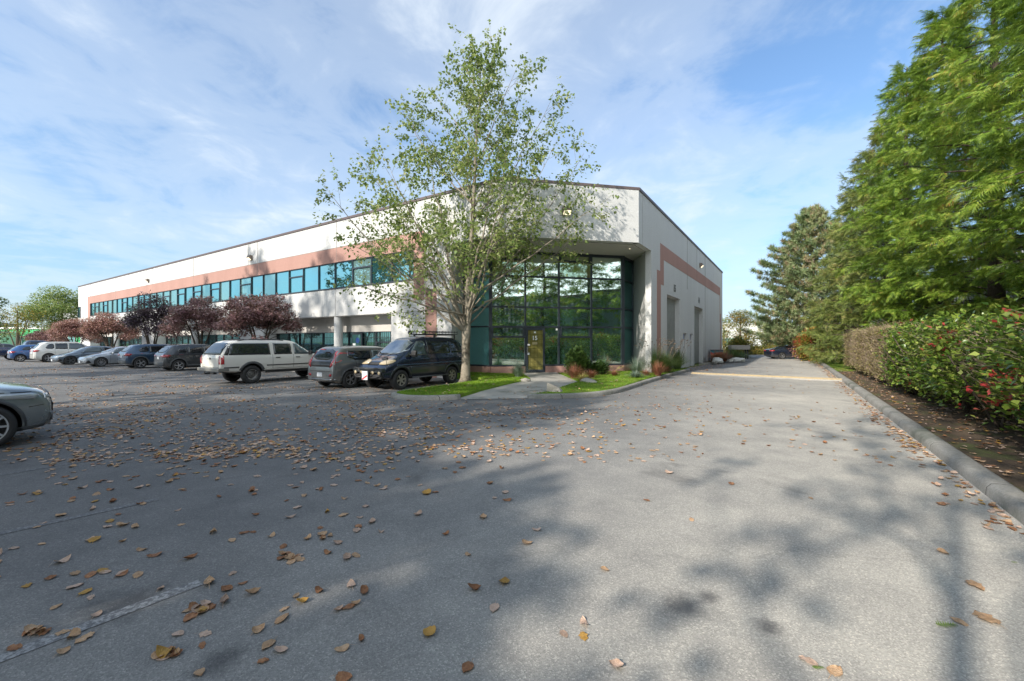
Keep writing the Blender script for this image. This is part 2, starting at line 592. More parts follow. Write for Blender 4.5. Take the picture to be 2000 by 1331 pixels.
# cream walls of the long facade
w = MB()
w.box(-AEND, -4.6, 0, T, ZPT, TOP)                                # parapet band
w.box(-AEND, -(aL + 1.0), 0, T, ZWH, ZPT); w.box(-(aPinkR), -4.6, 0, T, ZWH, ZPT)
w.box(-aPinkR, -7.63, 0, T, 0, ZWH)                               # beside the entrance
w.box(-AEND, -(aL + 1.0), 0, T, ZSI, ZWH)
w.box(-AEND, -a_of(853), .003, T, ZSO, ZSI)                      # spandrel
w.box(-a_of(832), -aPinkR, .003, T, 0, ZSI)
# piers down to the ground
PIERS = [(764, 830), (469, 515), (277, 302), (157, 176)]
for x0, x1 in PIERS:
    w.box(-a_of(x0), -a_of(x1), .001, .9, 0, ZSO - .002)
# side wall: pieces around the openings
g1a, g1b = b_of(1302.6), b_of(1328)
d1a, d1b = b_of(1334.6), b_of(1341)
d2a, d2b = b_of(1347.7), b_of(1353)
g2a, g2b = b_of(1356.2), b_of(1373.2)
gz1 = zat(574.8, CY + g1a * UY)
gz2 = zat(597.8, CY + g2a * UY)
dz = zat(651, CY + d1a * UY)
w.box(-T, 0, 4.6, BEND, gz1 + .01, TOP) if False else None
zs = 4.75
w.box(-T, 0, 4.6, 6.75, 6.47, TOP)
w.box(-T, 0, 6.75, g1a, 0, TOP)
w.box(-T, 0, g1a, g1b, gz1, TOP)
w.box(-T, 0, g1b, d1a, 0, TOP)
w.box(-T, 0, d1a, d1b, dz, TOP)
w.box(-T, 0, d1b, d2a, 0, TOP)
w.box(-T, 0, d2a, d2b, dz, TOP)
w.box(-T, 0, d2b, g2a, 0, TOP)
w.box(-T, 0, g2a, g2b, gz2, TOP)
w.box(-T, 0, g2b, BEND, 0, TOP)
# chamfered upper volume over the entrance
w.prism([(-4.6, 0), (0, 4.6), (-.25, 4.85), (-4.85, .25)], 6.47, TOP - .002)
# slanting returns beside the glazed bay
w.prism([(-7.63, .002), (-8.54, 1.98), (-8.84, 1.98), (-7.93, .002)], 0, 6.46)
w.prism([(-.23, 6.752), (-.002, 6.752), (-.002, 7.0), (-1.36, 9.2), (-1.61, 8.92)], 0, 6.46)
# back and far-left walls
w.box(-AEND, -T, BEND - T, BEND, 0, TOP - .003)
w.box(-AEND, -AEND + T, T, BEND - T, 0, TOP - .003)
pbuild(w, 'wall', M['wall'])
# recessed ground-floor wall (plaster header over the shop windows)
r = MB()
r.box(-AEND + .3, -a_of(764), .9, 1.15, 2.37, ZSO + .3)
r.box(-AEND + .3, -a_of(764), .9, 1.15, 0, .22)
pbuild(r, 'recessed_wall', M['soffit'])
s = MB()
s.box(-AEND + .3, -a_of(764), T + .002, .898, ZSO + .01, ZSO + .2)
s.prism([(-7.6, .32), (-4.88, .32), (-.32, 4.88), (-.32, 6.9), (-1.64, 8.95), (-1.64, 7.5), (-6.9, 2.2), (-8.5, 2.2)], 6.45, 6.7)
pbuild(s, 'soffit', M['soffit'])
# small round soffit lights
for (x, y) in ((-.75, 5.6),):
    m = MB(); m.lathe([(0, 6.44), (.035, 6.44), (.035, 6.46)], 12, 'z', (x, y, 0)); pbuild(m, 'soffit_light', M['lamp'])
# roof sheet behind the parapet
r = MB()
r.prism([(-AEND + T, T), (-4.9, T), (-T, 4.9), (-T, BEND - T), (-AEND + T, BEND - T)], 8.3, 8.5)
pbuild(r, 'roof', M['joint'])
# parapet cap
c = MB()
for (x0, x1, y0, y1) in ((-AEND - .05, -4.63, -.05, T + .03), (-T - .03, .05, 4.63, BEND + .05), (-AEND - .05, -T - .04, BEND - T, BEND + .05), (-AEND - .05, -AEND + T + .03, T + .04, BEND - T - .01)):
    c.box(x0, x1, y0, y1, TOP + .002, TOP + .13)
c.prism([(-4.62, -.05), (.05, 4.62), (-.3, 4.96), (-4.96, .3)], TOP + .003, TOP + .128)
pbuild(c, 'parapet_cap', M['cap'])
# pink painted band, stepping down at both ends
p = MB()
e = -.012
p.box(-(aL + 1.0), -aPinkR, e, T, ZWH, ZPT)
p.box(-aR, -aPinkR, e, T, 3.9, ZWH - .001)
p.box(-a_of(831), -a_of(853), e - .003, T, 0, 4.4)
p.box(-(aL + 1.0), -aL, e, T, 3.9, ZWH - .001)
pbuild(p, 'pink_band', M['pink'])
p = MB()
e = .012
b0, b1, b2, b3 = b_of(1283), b_of(1290.3), b_of(1296.2), b_of(1406.5)
zb0, zb1 = zat(508.3, CY + b2 * UY), zat(475, CY + b_of(1289.5) * UY)
p.box(-.1, e, b1 - .1, b2, zat(558.3, CY + b2 * UY), zb1)
p.box(-.1, e, b2, b3, zb0, zb1)
p.box(-.1, e + .003, b0, b1, 0, zat(526.8, CY + b0 * UY))
p.box(-.1, e + .003, b1, b1 + .3, zat(556, CY + b2 * UY), zat(526.8, CY + b0 * UY))
p.box(-.1, e, b3 - .35, b3, 3.7, zb0 - .001)
p.box(-.1, e + .003, b3 - .05, b3 + .45, 0, 4.6)
pbuild(p, 'pink_band', M['pink'])
# panel joints
j = MB()
for px in (176.8, 225.8, 287, 297.5, 378, 484.8, 503.3, 657.3, 752):
    a = a_of(px); z0 = ZPT if px < 200 else ZWH
    j.box(-a - .012, -a + .012, -.016, .0, z0, TOP)
for px in (655, 440, 330, 250):
    a = a_of(px); j.box(-a - .012, -a + .012, -.003, .002, ZSO, ZSI - .06)
j.box(-(aL + 1.0), -aPinkR, -.016, .0, ZPT, ZPT + .03)
j.box(-AEND, -a_of(853), -.002, .001, ZSO + .0, ZSO + .03)
for px in (1342, 1361, 1377):
    b = b_of(px); j.box(-.02, .016, b - .012, b + .012, zb0 if px == 1361 else (zb0 - 1.0 if px == 1342 else 0), TOP)
j.box(-.02, .004, 5.2, 5.22, 6.5, TOP)
pbuild(j, 'panel_joint', M['joint'])
# round columns
for px in (661, 380.5, 228, 575, 335):
    if px in (575, 335): continue
    a = a_of(px, .26)
    m = MB(); m.lathe([(.25, 0), (.25, ZSO + .008)], 28, 'z', (-a, .26, 0)); pbuild(m, 'column', M['wall'], smooth=True)

# ribbon window: bays of four panes
pitch = (aL - aR) / 34


def window_bay(a0, n, b, z0, z1, hop, glass, frame_w=.045, hopz=None, parent=None, bars=False, pitchx=None):
    """glass plane with its frame; a runs left"""
    px_ = pitchx or pitch
    g = MB()
    rng = random.Random(int(a0 * 100))
    for i in range(n):
        x0, x1 = -(a0 + (i + 1) * px_), -(a0 + i * px_)
        t1, t2 = rng.uniform(-.006, .006), rng.uniform(-.005, .005)
        y = b + .09
        g.add([(x0 + .001, y + t1, z0), (x1 - .001, y - t1, z0), (x1 - .001, y - t1 + t2, z1), (x0 + .001, y + t1 + t2, z1)], [(0, 1, 2, 3)], int(isinstance(glass, list) and rng.random() < .3))
    go = g.build('window', glass, parent or bld)
    f = MB()
    A0, A1 = -(a0 + n * px_), -a0
    f.box(A0, A1, b + .02, b + .12, z0, z0 + frame_w); f.box(A0, A1, b + .02, b + .12, z1 - frame_w, z1)
    for i in range(n + 1):
        x = -(a0 + i * px_)
        lo, hi = (x, x + frame_w / 2) if i == n else ((x - frame_w / 2, x) if i == 0 else (x - frame_w / 2, x + frame_w / 2))
        f.box(lo, hi, b + .018, b + .118, z0 + frame_w, z1 - frame_w)
    for i in hop:
        x0, x1 = -(a0 + (i + 1) * px_) + frame_w / 2, -(a0 + i * px_) - frame_w / 2
        hz = hopz or (z0 + (z1 - z0) * .67)
        f.box(x0, x1, b + .02, b + .11, hz - .04, hz + .04)
        for (q0, q1, s0, s1) in ((x0, x0 + .05, z0, hz), (x1 - .05, x1, z0, hz)):
            f.box(q0, q1, b + .012, b + .1, s0 + frame_w, s1 - .04)
    fo = f.build('frame', M['frame'], go)
    if bars:
        k = MB()
        x = A0 + .12
        while x < A1 - .08:
            k.box(x, x + .014, b + .0, b + .014, z0 + .06, z1 - .06); x += .16
        for zz in (z0 + .3, z0 + .8, z0 + 1.3, z0 + 1.8):
            if zz < z1: k.box(A0 + .1, A1 - .1, b - .006, b - .001, zz, zz + .02)
        k.build('security_bars', M['black'], go)
    return go


for q in range(9):
    a0 = aR + q * 4 * pitch
    n = min(4, 34 - q * 4)
    hop = [1] if q % 2 == 0 else [2] if n > 2 else [0]
    hop = [2] if q == 0 else [1, 3] if q in (3, 4) else [2] if n > 2 else [0]
    window_bay(a0, n, 0, ZSI, ZWH, [h for h in hop if h < n], [M['glass_up'], M['glass_up2']])
# sill flashing under the ribbon
m = MB(); m.box(-aL, -aR, -.03, .15, ZSI - .05, ZSI - .002); pbuild(m, 'window_sill', M['frame'])
# small window round the far-left corner
window_bay(AEND - 1.15, 1, -.12, 4.9, 6.3, [], M['glass_low'], pitchx=1.0)

# shop windows behind the columns
edges = [(a_of(764, .9) + .05, a_of(672, .9)), (a_of(650, .9), a_of(523, .9)), (a_of(468, .9), a_of(390, .9)), (a_of(372, .9), a_of(304, .9)),
         (a_of(277, .9), a_of(235, .9)), (a_of(222, .9), a_of(178, .9))]
edges = [(a_of(764, .9) + .05, a_of(655, .9)), (a_of(655, .9), a_of(521, .9) - .1), (a_of(469, .9) + .05, a_of(378, .9)), (a_of(378, .9), a_of(302, .9) - .1),
         (a_of(277, .9) + .05, a_of(228, .9)), (a_of(228, .9), a_of(178, .9))]
for i, (x0, x1) in enumerate(edges):
    L = x1 - x0
    n = max(2, round(L / 1.35))
    window_bay(x0 + .02, n, .9, .22, 2.37, [n - 2] if i % 2 else [0], M['glass_low'], hopz=1.75, bars=True, pitchx=(L - .04) / n)
# shop door with a blue logo disc and notices, right of the column
ad = a_of(697, .85)
dr = MB()
dr.box(-ad - .5, -ad + .5, .84, .9, .15, 2.3)
do = pbuild(dr, 'shop_door', M['frame'])
g = MB(); g.box(-ad - .4, -ad + .4, .832, .84, .3, 2.2); g.build('door_glass', M['glass_side'], do)
g = MB(); g.lathe([(0, .826), (.17, .826), (.17, .831)], 20, 'y', (-ad + .1, 0, 1.85)); g.build('logo_disc', M['bluesign'], do)
g = MB(); g.box(-ad - .32, -ad - .05, .825, .83, 1.2, 1.5); g.box(-ad - .36, -ad - .1, .825, .83, 1.55, 1.68); g.build('notice', M['sticker'], do)

# glazed entrance bay
P = [Vector((-8.54, 1.98, 0)), Vector((-6.75, 1.98, 0)), Vector((-1.61, 7.13, 0)), Vector((-1.61, 8.92, 0))]
ZL = [.55, 2.555, 3.57, 5.16, 6.47]


def seg_out(p, q):
    d = (q - p).normalized()
    return d, Vector((d.y, -d.x, 0))


cw = MB()
BW, BD = .085, .13
for (p, q, n) in ((P[0], P[1], 1), (P[1], P[2], 4), (P[2], P[3], 1)):
    d, o = seg_out(p, q)
    L = (q - p).length
    for i in range(n + 1):
        c = p + d * (L * i / n) - o * .05
        wd = .16 if (n == 1 or i in (0, n)) else BW
        if n == 1 and ((p == P[0] and i == 1) or (p == P[2] and i == 0)):
            continue
        cw.bar(c + Vector((0, 0, ZL[0])), c + Vector((0, 0, ZL[-1])), BD + (.03 if wd > .1 else 0), wd, up=d)
    for z in ZL:
        hgt = .17 if z == ZL[-1] else .08
        zz = z - .08 if z == ZL[-1] else z
        cw.bar(p - o * .05 + d * .02 + Vector((0, 0, zz)), q - o * .05 - d * .02 + Vector((0, 0, zz)), BD - .02, hgt)
d, o = seg_out(P[1], P[2])
L = (P[2] - P[1]).length
mod = L / 4


def on(u, z, out=0.0):
    return P[1] + d * u + o * out + Vector((0, 0, z))


for k in (0, 2):                       # hopper sashes low and high
    for (zl, zh) in ((2.03, 2.53), (6.02, 6.36)):
        u0, u1 = k * mod + .05, (k + 1) * mod - .05
        cw.bar(on(u0, zl, .015), on(u1, zl, .015), .05, .1); cw.bar(on(u0, zh, .015), on(u1, zh, .015), .05, .07)
        for u in (u0 + .04, u1 - .04):
            cw.bar(on(u, zl, .012), on(u, zh, .012), .05, .08, up=d)
frame = pbuild(cw, 'entrance_glazing', M['frame'])
rg = random.Random(5)
for (p, q, n) in ((P[0], P[1], 1), (P[1], P[2], 4), (P[2], P[3], 1)):
    dd, oo = seg_out(p, q)
    Ls = (q - p).length
    for i in range(n):
        for zi in range(4):
            z0, z1 = ZL[zi], ZL[zi + 1]
            u0, u1 = Ls * i / n + .02, Ls * (i + 1) / n - .02
            if n == 4 and i == 1 and zi == 0: u0 += 1.03
            t = [rg.uniform(-.004, .004) for _ in range(4)]
            g = MB()
            g.add([p + dd * u0 - oo * (.06 + t[0]) + Vector((0, 0, z0)), p + dd * u1 - oo * (.06 + t[1]) + Vector((0, 0, z0)),
                   p + dd * u1 - oo * (.06 + t[2]) + Vector((0, 0, z1)), p + dd * u0 - oo * (.06 + t[0] - t[1] + t[2]) + Vector((0, 0, z1))], [(0, 1, 2, 3)])
            g.build('glass_pane', M['glass_tan'] if (n == 4 and (i, zi) in ((0, 3), (2, 3))) else M['glass_entry'] if n == 4 else M['glass_side'] if p == P[2] else M['glass_up'], frame)
# pink plinth under the glass
pl = MB()
for (p, q, e0, e1) in ((P[0], P[1], 0, 0), (P[1], on(mod - .02, 0), 0, 0), (on(mod + 1.06, 0), P[2], 0, 0), (P[2], P[3], 0, 0)):
    dd, oo = seg_out(p, q)
    a_, b_ = p + oo * .06, q + oo * .06
    c_, e_ = q - oo * .12, p - oo * .12
    pl.prism([tuple(v[:2]) for v in (a_, b_, c_, e_)], 0, .505)
pbuild(pl, 'plinth', M['pink'])
# dark wall behind the bay closes the room
# entrance door
u0, u1 = mod + .03, mod + 1.03
dm = MB()
ZB, ZT = .19, 2.50
dm.bar(on(u0 + .05, ZB, .02), on(u0 + .05, ZT, .02), .07, .09, up=d)
dm.bar(on(u1 - .05, ZB, .02), on(u1 - .05, ZT, .02), .07, .11, up=d)
dm.bar(on(u0 + .09, ZT - .06, .02), on(u1 - .10, ZT - .06, .02), .065, .12)
dm.bar(on(u0 + .09, ZB + .07, .02), on(u1 - .10, ZB + .07, .02), .065, .14)
door = pbuild(dm, 'entrance_door', M['frame'])
dgm = nmat('olive_lattice_seen_through_door_glass', (.26, .21, .06), .12, spec=.6, coat=.6)
nt = dgm.node_tree
bk = nt.nodes.new('ShaderNodeTexBrick')
bk.offset = 0
tc = nt.nodes.new('ShaderNodeTexCoord')
mp = nt.nodes.new('ShaderNodeMapping')
mp.inputs['Rotation'].default_value = (R(90), 0, 0)
mp.inputs['Scale'].default_value = (3.4, 3.4, 3.4)
sx = nt.nodes.new('ShaderNodeSeparateXYZ'); cx = nt.nodes.new('ShaderNodeCombineXYZ')
nt.links.new(tc.outputs['Object'], sx.inputs[0])
nt.links.new(mth(nt, 'MULTIPLY', sx.outputs[0], 1.41), cx.inputs[0]); nt.links.new(sx.outputs[2], cx.inputs[1])
nt.links.new(cx.outputs[0], bk.inputs['Vector'])
bk.inputs['Scale'].default_value = 4.2
bk.inputs['Brick Width'].default_value = .8; bk.inputs['Row Height'].default_value = 1.0
bk.inputs['Mortar Size'].default_value = .05
bk.inputs['Color1'].default_value = (.25, .20, .055, 1); bk.inputs['Color2'].default_value = (.33, .27, .09, 1)
bk.inputs['Mortar'].default_value = (.10, .085, .03, 1)
setc(nt, mixc(nt, noise(nt, pos(nt), 2.2, 3), bk.outputs[0], (.10, .12, .04)))
g = MB(); g.bar(on(u0 + .08, (ZB + ZT) / 2, .0), on(u1 - .09, (ZB + ZT) / 2, .0), .02, ZT - ZB - .2); g.build('door_glass', dgm, door)
g = MB(); g.bar(on(u0 + .05, 1.22, .085), on(u0 + .05, 1.52, .085), .05, .07, up=d); g.build('door_handle', M['chrome'], door)
g = MB()
g.bar(on(u0 + .07, 1.62, .062), on(u0 + .19, 1.62, .062), .012, .07); g.build('notice', M['sticker'], door); g = MB()
g.bar(on(u0 + .07, 1.15, .062), on(u0 + .16, 1.15, .062), .012, .11); g.build('notice', M['sticker'], door); g = MB()
g.bar(on(u0 + .42, 2.27, .015), on(u0 + .52, 2.27, .015), .012, .10)
g.build('notice', M['sticker'], door)
g = MB(); g.bar(on(u0 + .33, 1.70, .015), on(u0 + .60, 1.70, .015), .012, .13); g.build('paper_sign', nmat('tan_paper', (.42, .36, .2), .8), door)
g = MB(); g.bar(on(3 * mod / 1 * 2 / 3 - .16, 2.43, -.04), on(2 * mod - .06, 2.43, -.04), .01, .10); g.build('window_sticker', M['sticker'], frame)


def text_mesh(body, size, ext=.008):
    cu = bpy.data.curves.new('t', 'FONT')
    cu.body = body; cu.size = size; cu.align_x = 'CENTER'; cu.align_y = 'CENTER'; cu.extrude = ext; cu.offset = size * .022
    o = bpy.data.objects.new('t', cu)
    COL.objects.link(o)
    dg = bpy.context.evaluated_depsgraph_get()
    me = bpy.data.meshes.new_from_object(o.evaluated_get(dg))
    bpy.data.objects.remove(o)
    return me


def put_text(name, body, size, mat, origin, xdir, parent):
    me = text_mesh(body, size)
    x = Vector(xdir).normalized(); z = Vector((0, 0, 1)); y = x.cross(z) * -1     # text lies in x/z, faces -y side
    nrm = x.cross(z)
    mt = Matrix((( x.x, z.x, nrm.x), (x.y, z.y, nrm.y), (x.z, z.z, nrm.z)))
    me.transform(Matrix.Translation(Vector(origin)) @ mt.to_4x4())
    me.materials.clear(); me.materials.append(mat)
    return link(name, me, parent)


put_text('unit_number', '15', .30, M['sticker'], on(u0 + .46, 1.96, .02), d, door)

# garage doors
for k, (b0_, b1_, zt, num) in enumerate(((g1a, g1b, gz1, '15'), (g2a, g2b, gz2, '14'))):
    m = MB()
    n = 10
    for i in range(n):
        z0 = .05 + (zt - .05) * i / n; z1 = .05 + (zt - .05) * (i + 1) / n
        m.box(-.34, -.30, b0_ + .04, b1_ - .04, z0 + .012, z1 - .012)
        m.box(-.35, -.312, b0_ + .04, b1_ - .04, z0 - .012, z0 + .012)
    go = m.build('garage_door', M['garage'], bld)
    f = MB()
    f.box(-.30, -.26, b0_, b0_ + .06, 0, zt); f.box(-.30, -.26, b1_ - .06, b1_, 0, zt); f.box(-.30, -.26, b0_ + .06, b1_ - .06, zt - .07, zt)
    f.build('door_frame', M['wall'], go)
    zc = zat(564.4, (CY + b_of(1317.5) * UY)) if k == 0 else zat(587.7, (CY + b_of(1365) * UY))
    bc = b_of(1317.5) if k == 0 else b_of(1365)
    put_text('unit_number', num, .62, M['black'], (.01, bc, zc), (0, 1, 0), bld)
for k, (b0_, b1_) in enumerate(((d1a, d1b), (d2a, d2b))):
    m = MB(); m.box(-.2, -.15, b0_ + .05, b1_ - .05, .12, dz - .05)
    do = m.build('side_door', M['man'], bld)
    f = MB(); f.box(-.2, -.1, b0_, b0_ + .05, 0, dz); f.box(-.2, -.1, b1_ - .05, b1_, 0, dz); f.box(-.2, -.1, b0_ + .05, b1_ - .05, dz - .05, dz); f.box(-.2, -.12, b0_ + .05, b1_ - .05, 0, .12)
    f.build('door_frame', M['wall'], do)
    m = MB(); m.box(-.15, -.143, b0_ + .12, b1_ - .12, 1.95, 2.35); m.build('number_plate', M['bluesign'], do)
    m = MB(); m.box(-.15, -.142, b0_ + .14, b1_ - .14, 1.45, 1.9); m.box(-.15, -.142, b0_ + .2, b1_ - .2, .98, 1.35); m.build('notice', M['sticker'], do)
    m = MB(); m.box(-.15, -.09, b0_ + .1, b0_ + .22, 1.02, 1.06); m.build('door_handle', M['chrome'], do)


def wall_lamp(o_, x, z, rz):
    """wedge wall pack: bronze housing, lit lens under it"""
    e = MB()
    h = [(0, .0), (.26, .0), (.20, .30), (0, .34)]
    v = []
    for sx in (-.2, .2):
        v += [(sx, 0, .17), (sx, -.20, .17), (sx, -.26, .0), (sx, -.08, -.17), (sx, 0, -.17)]
    e.add(v, [(0, 1, 2, 3, 4), (9, 8, 7, 6, 5), (0, 5, 6, 1), (1, 6, 7, 2), (3, 8, 9, 4), (2, 7, 8, 3), (0, 4, 9, 5)])
    ob = e.build('wall_lamp', M['lampbody'], bld, fixn=True)
    ob.location = (o_[0], o_[1], z); ob.rotation_euler = (0, 0, rz)
    l = MB(); l.add([(-.17, -.262, -.01), (.17, -.262, -.01), (.17, -.09, -.172), (-.17, -.09, -.172)], [(0, 3, 2, 1)])
    l.build('lens', M['lamp'], ob)


for px, py in ((491, 504.5), (290.5, 549)):
    a = a_of(px); wall_lamp((-a, -.001), 0, zat(py, (CY + a * VY)), 0)
cd = Vector((1, 1, 0)).normalized()
k = (1105.4 - 1000) / F
ps = min((Vector((CX, CY, 0)) - Vector((VX, VY, 0)) * -(4.6 - t / 40) + Vector((UX, UY, 0)) * (t / 40) for t in range(185)), key=lambda q: abs(q.x / q.y - k))
t_ = min(range(185), key=lambda t: abs((AB(4.6 - t / 40, t / 40).x / AB(4.6 - t / 40, t / 40).y) - k)) / 40
wall_lamp((-(4.6 - t_) + .001, t_ - .001), 0, zat(414, AB(4.6 - t_, t_).y), R(45))
b = b_of(1366.8); wall_lamp((.001, b), 0, zat(519.3, CY + b * UY), R(90))
# ------------------------------------------------------------------ ground, kerbs, lawn, path
def sheet(name, poly, z, mat, kind='structure', sub=0):
    m = MB(); n = len(poly)
    m.add([(p[0], p[1], z) for p in poly], [tuple(range(n))])
    o = m.build(name, mat)
    bm = bmesh.new(); bm.from_mesh(o.data); bmesh.ops.recalc_face_normals(bm, faces=bm.faces)
    for f in bm.faces:
        if f.normal.z < 0: f.normal_flip()
    bmesh.ops.triangulate(bm, faces=bm.faces)
    bm.to_mesh(o.data); bm.free()
    return tag(o, kind=kind)


def DS(D, s):
    """D metres right of the viewer's line, s metres along the drive"""
    return Vector((s * UX + D * UY, s * UY - D * UX, 0))


tag(sheet('ground', [(-400, -300), (400, -300), (400, 500), (-400, 500)], -.02, M['meadow']), 'rough grassy ground reaching the horizon')
# asphalt: parking lot in front, drive on the right, road crossing behind
lot = [tuple(DS(1.94, -14)[:2]), tuple(DS(1.94, 47)[:2]), tuple(DS(3.2, 49.5)[:2]), tuple(DS(12, 50)[:2])]
lot += [(120, 48), (120, 66), (23, 62), tuple(AB(-2.0, 38, 0)[:2]), tuple(AB(-1.2, 33.0)[:2]), tuple(AB(.0, 12)[:2]), tuple(AB(5, 6)[:2]),
        tuple(AB(10, 1.0)[:2]), tuple(AB(90, 1.0)[:2]), tuple(AB(90, 40)[:2]), tuple(AB(140, 30)[:2]), (-140, 20), (-40, -30)]
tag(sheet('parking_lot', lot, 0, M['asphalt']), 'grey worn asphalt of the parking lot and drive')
# footway along the shops, a step up
sw = MB(); sw.prism([(-72.8, -1.6), (-13.2, -1.6), (-13.2, .9), (-72.8, .9)], 0.002, .13)
o = sw.build('sidewalk', M['conc']); o.location = (CX, CY, 0); o.rotation_euler = (0, 0, RZ); tag(o, kind='structure')

# soil bed with hedge and conifers right of the drive kerb
bed = [tuple(DS(2.15, -14)[:2]), tuple(DS(2.15, 47)[:2]), tuple(DS(3.4, 49.2)[:2]), tuple(DS(14, 49.6)[:2]), tuple(DS(14, -14)[:2])]
tag(sheet('planting_bed', bed, .10, M['dirt']), kind='structure')
verge = [tuple(DS(2.17, 30)[:2]), tuple(DS(2.17, 46.9)[:2]), tuple(DS(3.4, 49.1)[:2]), tuple(DS(13, 49.4)[:2]), tuple(DS(13, 38)[:2]), tuple(DS(3.6, 31)[:2])]
tag(sheet('grass_verge', verge, .112, M['moss']), kind='structure')


def kerb_run(pts, w=.24, h=.15, name='kerb', closed=False):
    """rounded extruded kerb following pts on its road side; body lies to the right of travel"""
    prof = [(0, -.02), (.012, h * .62), (.05, h * .93), (.10, h), (w - .06, h), (w - .015, h * .9), (w, h * .5), (w, -.02)]
    v, f = [], []
    n = len(prof)
    for i, p in enumerate(pts):
        a, b = pts[max(i - 1, 0)], pts[min(i + 1, len(pts) - 1)]
        t = Vector((b[0] - a[0], b[1] - a[1], 0)).normalized()
        r = Vector((t.y, -t.x, 0))
        for (q, z) in prof:
            v.append((p[0] + r.x * q, p[1] + r.y * q, z))
    for i in range(len(pts) - 1):
        for k in range(n - 1):
            a = i * n + k
            f.append((a, a + 1, a + 1 + n, a + n))
    f.append(tuple(range(n))); f.append(tuple(range((len(pts) - 1) * n, len(pts) * n))[::-1])
    m = MB(); m.add(v, f)
    o = m.build(name, M['kerb'], smooth=False, fixn=True)
    for pl in o.data.polygons: pl.use_smooth = len(pl.vertices) == 4
    return tag(o, kind='structure')


def spline(pts, step=.25):
    """Catmull-Rom through 2D points"""
    out = []
    P_ = [Vector((p[0], p[1])) for p in pts]
    P_ = [P_[0] * 2 - P_[1]] + P_ + [P_[-1] * 2 - P_[-2]]
    for i in range(1, len(P_) - 2):
        n = max(2, int((P_[i + 1] - P_[i]).length / step))
        for k in range(n):
            t = k / n
            a, b, c, d_ = P_[i - 1], P_[i], P_[i + 1], P_[i + 2]
            out.append(.5 * ((2 * b) + (c - a) * t + (2 * a - 5 * b + 4 * c - d_) * t * t + (3 * b - a - 3 * c + d_) * t ** 3))
    out.append(P_[-2])
    return [(q.x, q.y) for q in out]


rk = spline([tuple(DS(1.9, s)[:2]) for s in (-14, -6, 0, 8, 16, 26, 36, 44)] + [tuple(DS(2.15, 46.6)[:2]), tuple(DS(3.0, 48.7)[:2]), tuple(DS(5.5, 49.6)[:2]), tuple(DS(12, 49.9)[:2])], .5)
kerb_run(rk, .26, .15)
# island by the entrance: left piece wraps round the lawn corner beside the van
KL = [G(892, 781), G(860, 783), G(796, 782.5), G(772, 778)]
left_kerb = spline([tuple(G(900, 780.5)[:2]), tuple(G(860, 782.5)[:2]), tuple(G(800, 782.5)[:2]), (-3.68, 13.32), (-3.92, 13.75), (-3.88, 14.3), (-3.62, 14.85), (-2.4, 16.7), (-1.2, 18.55)], .12)
left_kerb = left_kerb[::-1]
kerb_run(left_kerb[::-1], .16, .15) if False else None
kerb_run([p for p in left_kerb[::-1]], .2, .15)
right_pts = [(1030, 779.3), (1081, 779.5), (1150, 776.5), (1210, 767.5), (1270, 748), (1315, 734.5), (1348, 725.5)]
right_kerb = spline([tuple(G(*q)[:2]) for q in right_pts], .2)
right_kerb = right_kerb + [tuple(AB(-.6, 12.0)[:2])]
kerb_run(right_kerb[::-1], .2, .15)


def inset(pts, w, side):
    out = []
    for i, p in enumerate(pts):
        a, b = pts[max(i - 1, 0)], pts[min(i + 1, len(pts) - 1)]
        t = Vector((b[0] - a[0], b[1] - a[1])).normalized()
        out.append((p[0] + t.y * w * side, p[1] - t.x * w * side))
    return out


lk_in = inset(left_kerb[::-1], .19, 1)
rk_in = inset(right_kerb, .19, -1)
wl = AB(8.3, 1.0); wd0 = Vector(G(1027, 730, .16)); wd1 = Vector(G(1078, 730, .16))
# the two lawns rise gently from the kerb to the plinth
PLA = AB(8.54, 1.98); PLB = AB(6.75, 1.98); PLC = AB(1.61, 7.13); PLD = AB(1.61, 8.92)
path_left = [G(889, 781), G(940, 766, .05), G(985, 754, .1), G(1036, 742, .14), G(1022, 731, .16)]
path_right = [G(1034, 779), G(1066, 771, .03), G(1093, 760, .09), G(1128, 746, .14), G(1090, 729.5, .16)]
lawnL = [tuple(p) for p in lk_in] + [tuple(AB(7.63, .05)[:2]), tuple(PLA[:2]), tuple(PLB[:2])] + [tuple(p[:2]) for p in path_left[::-1]]
lawnR = [tuple(p) for p in rk_in] + [tuple(AB(.02, 12.0)[:2]), tuple(AB(.02, 7.0)[:2]), tuple(PLD[:2]), tuple(PLC[:2])] + [tuple(p[:2]) for p in path_right[::-1]]


def in_poly(x, y, poly):
    c = False
    n = len(poly)
    j = n - 1
    for i in range(n):
        xi, yi = poly[i][0], poly[i][1]; xj, yj = poly[j][0], poly[j][1]
        if (yi > y) != (yj > y) and x < (xj - xi) * (y - yi) / (yj - yi + 1e-12) + xi: c = not c
        j = i
    return c


def in_poly_np(P2, poly):
    x, y = P2[:, 0], P2[:, 1]
    c = np.zeros(len(P2), bool)
    n = len(poly); j = n - 1
    for i in range(n):
        xi, yi = poly[i][0], poly[i][1]; xj, yj = poly[j][0], poly[j][1]
        c ^= ((yi > y) != (yj > y)) & (x < (xj - xi) * (y - yi) / (yj - yi + 1e-12) + xi)
        j = i
    return c


def lawn_z(x, y):
    """height of lawn and path over the island"""
    v = Vector((x - CX, y - CY))
    a = v.x * VX + v.y * VY; b = v.x * UX + v.y * UY
    t = max(0, min(1, (a + b + 2.5) / 9))
    return .13 + .05 * t + .012 * math.sin(x * 3.1) * math.cos(y * 2.3)


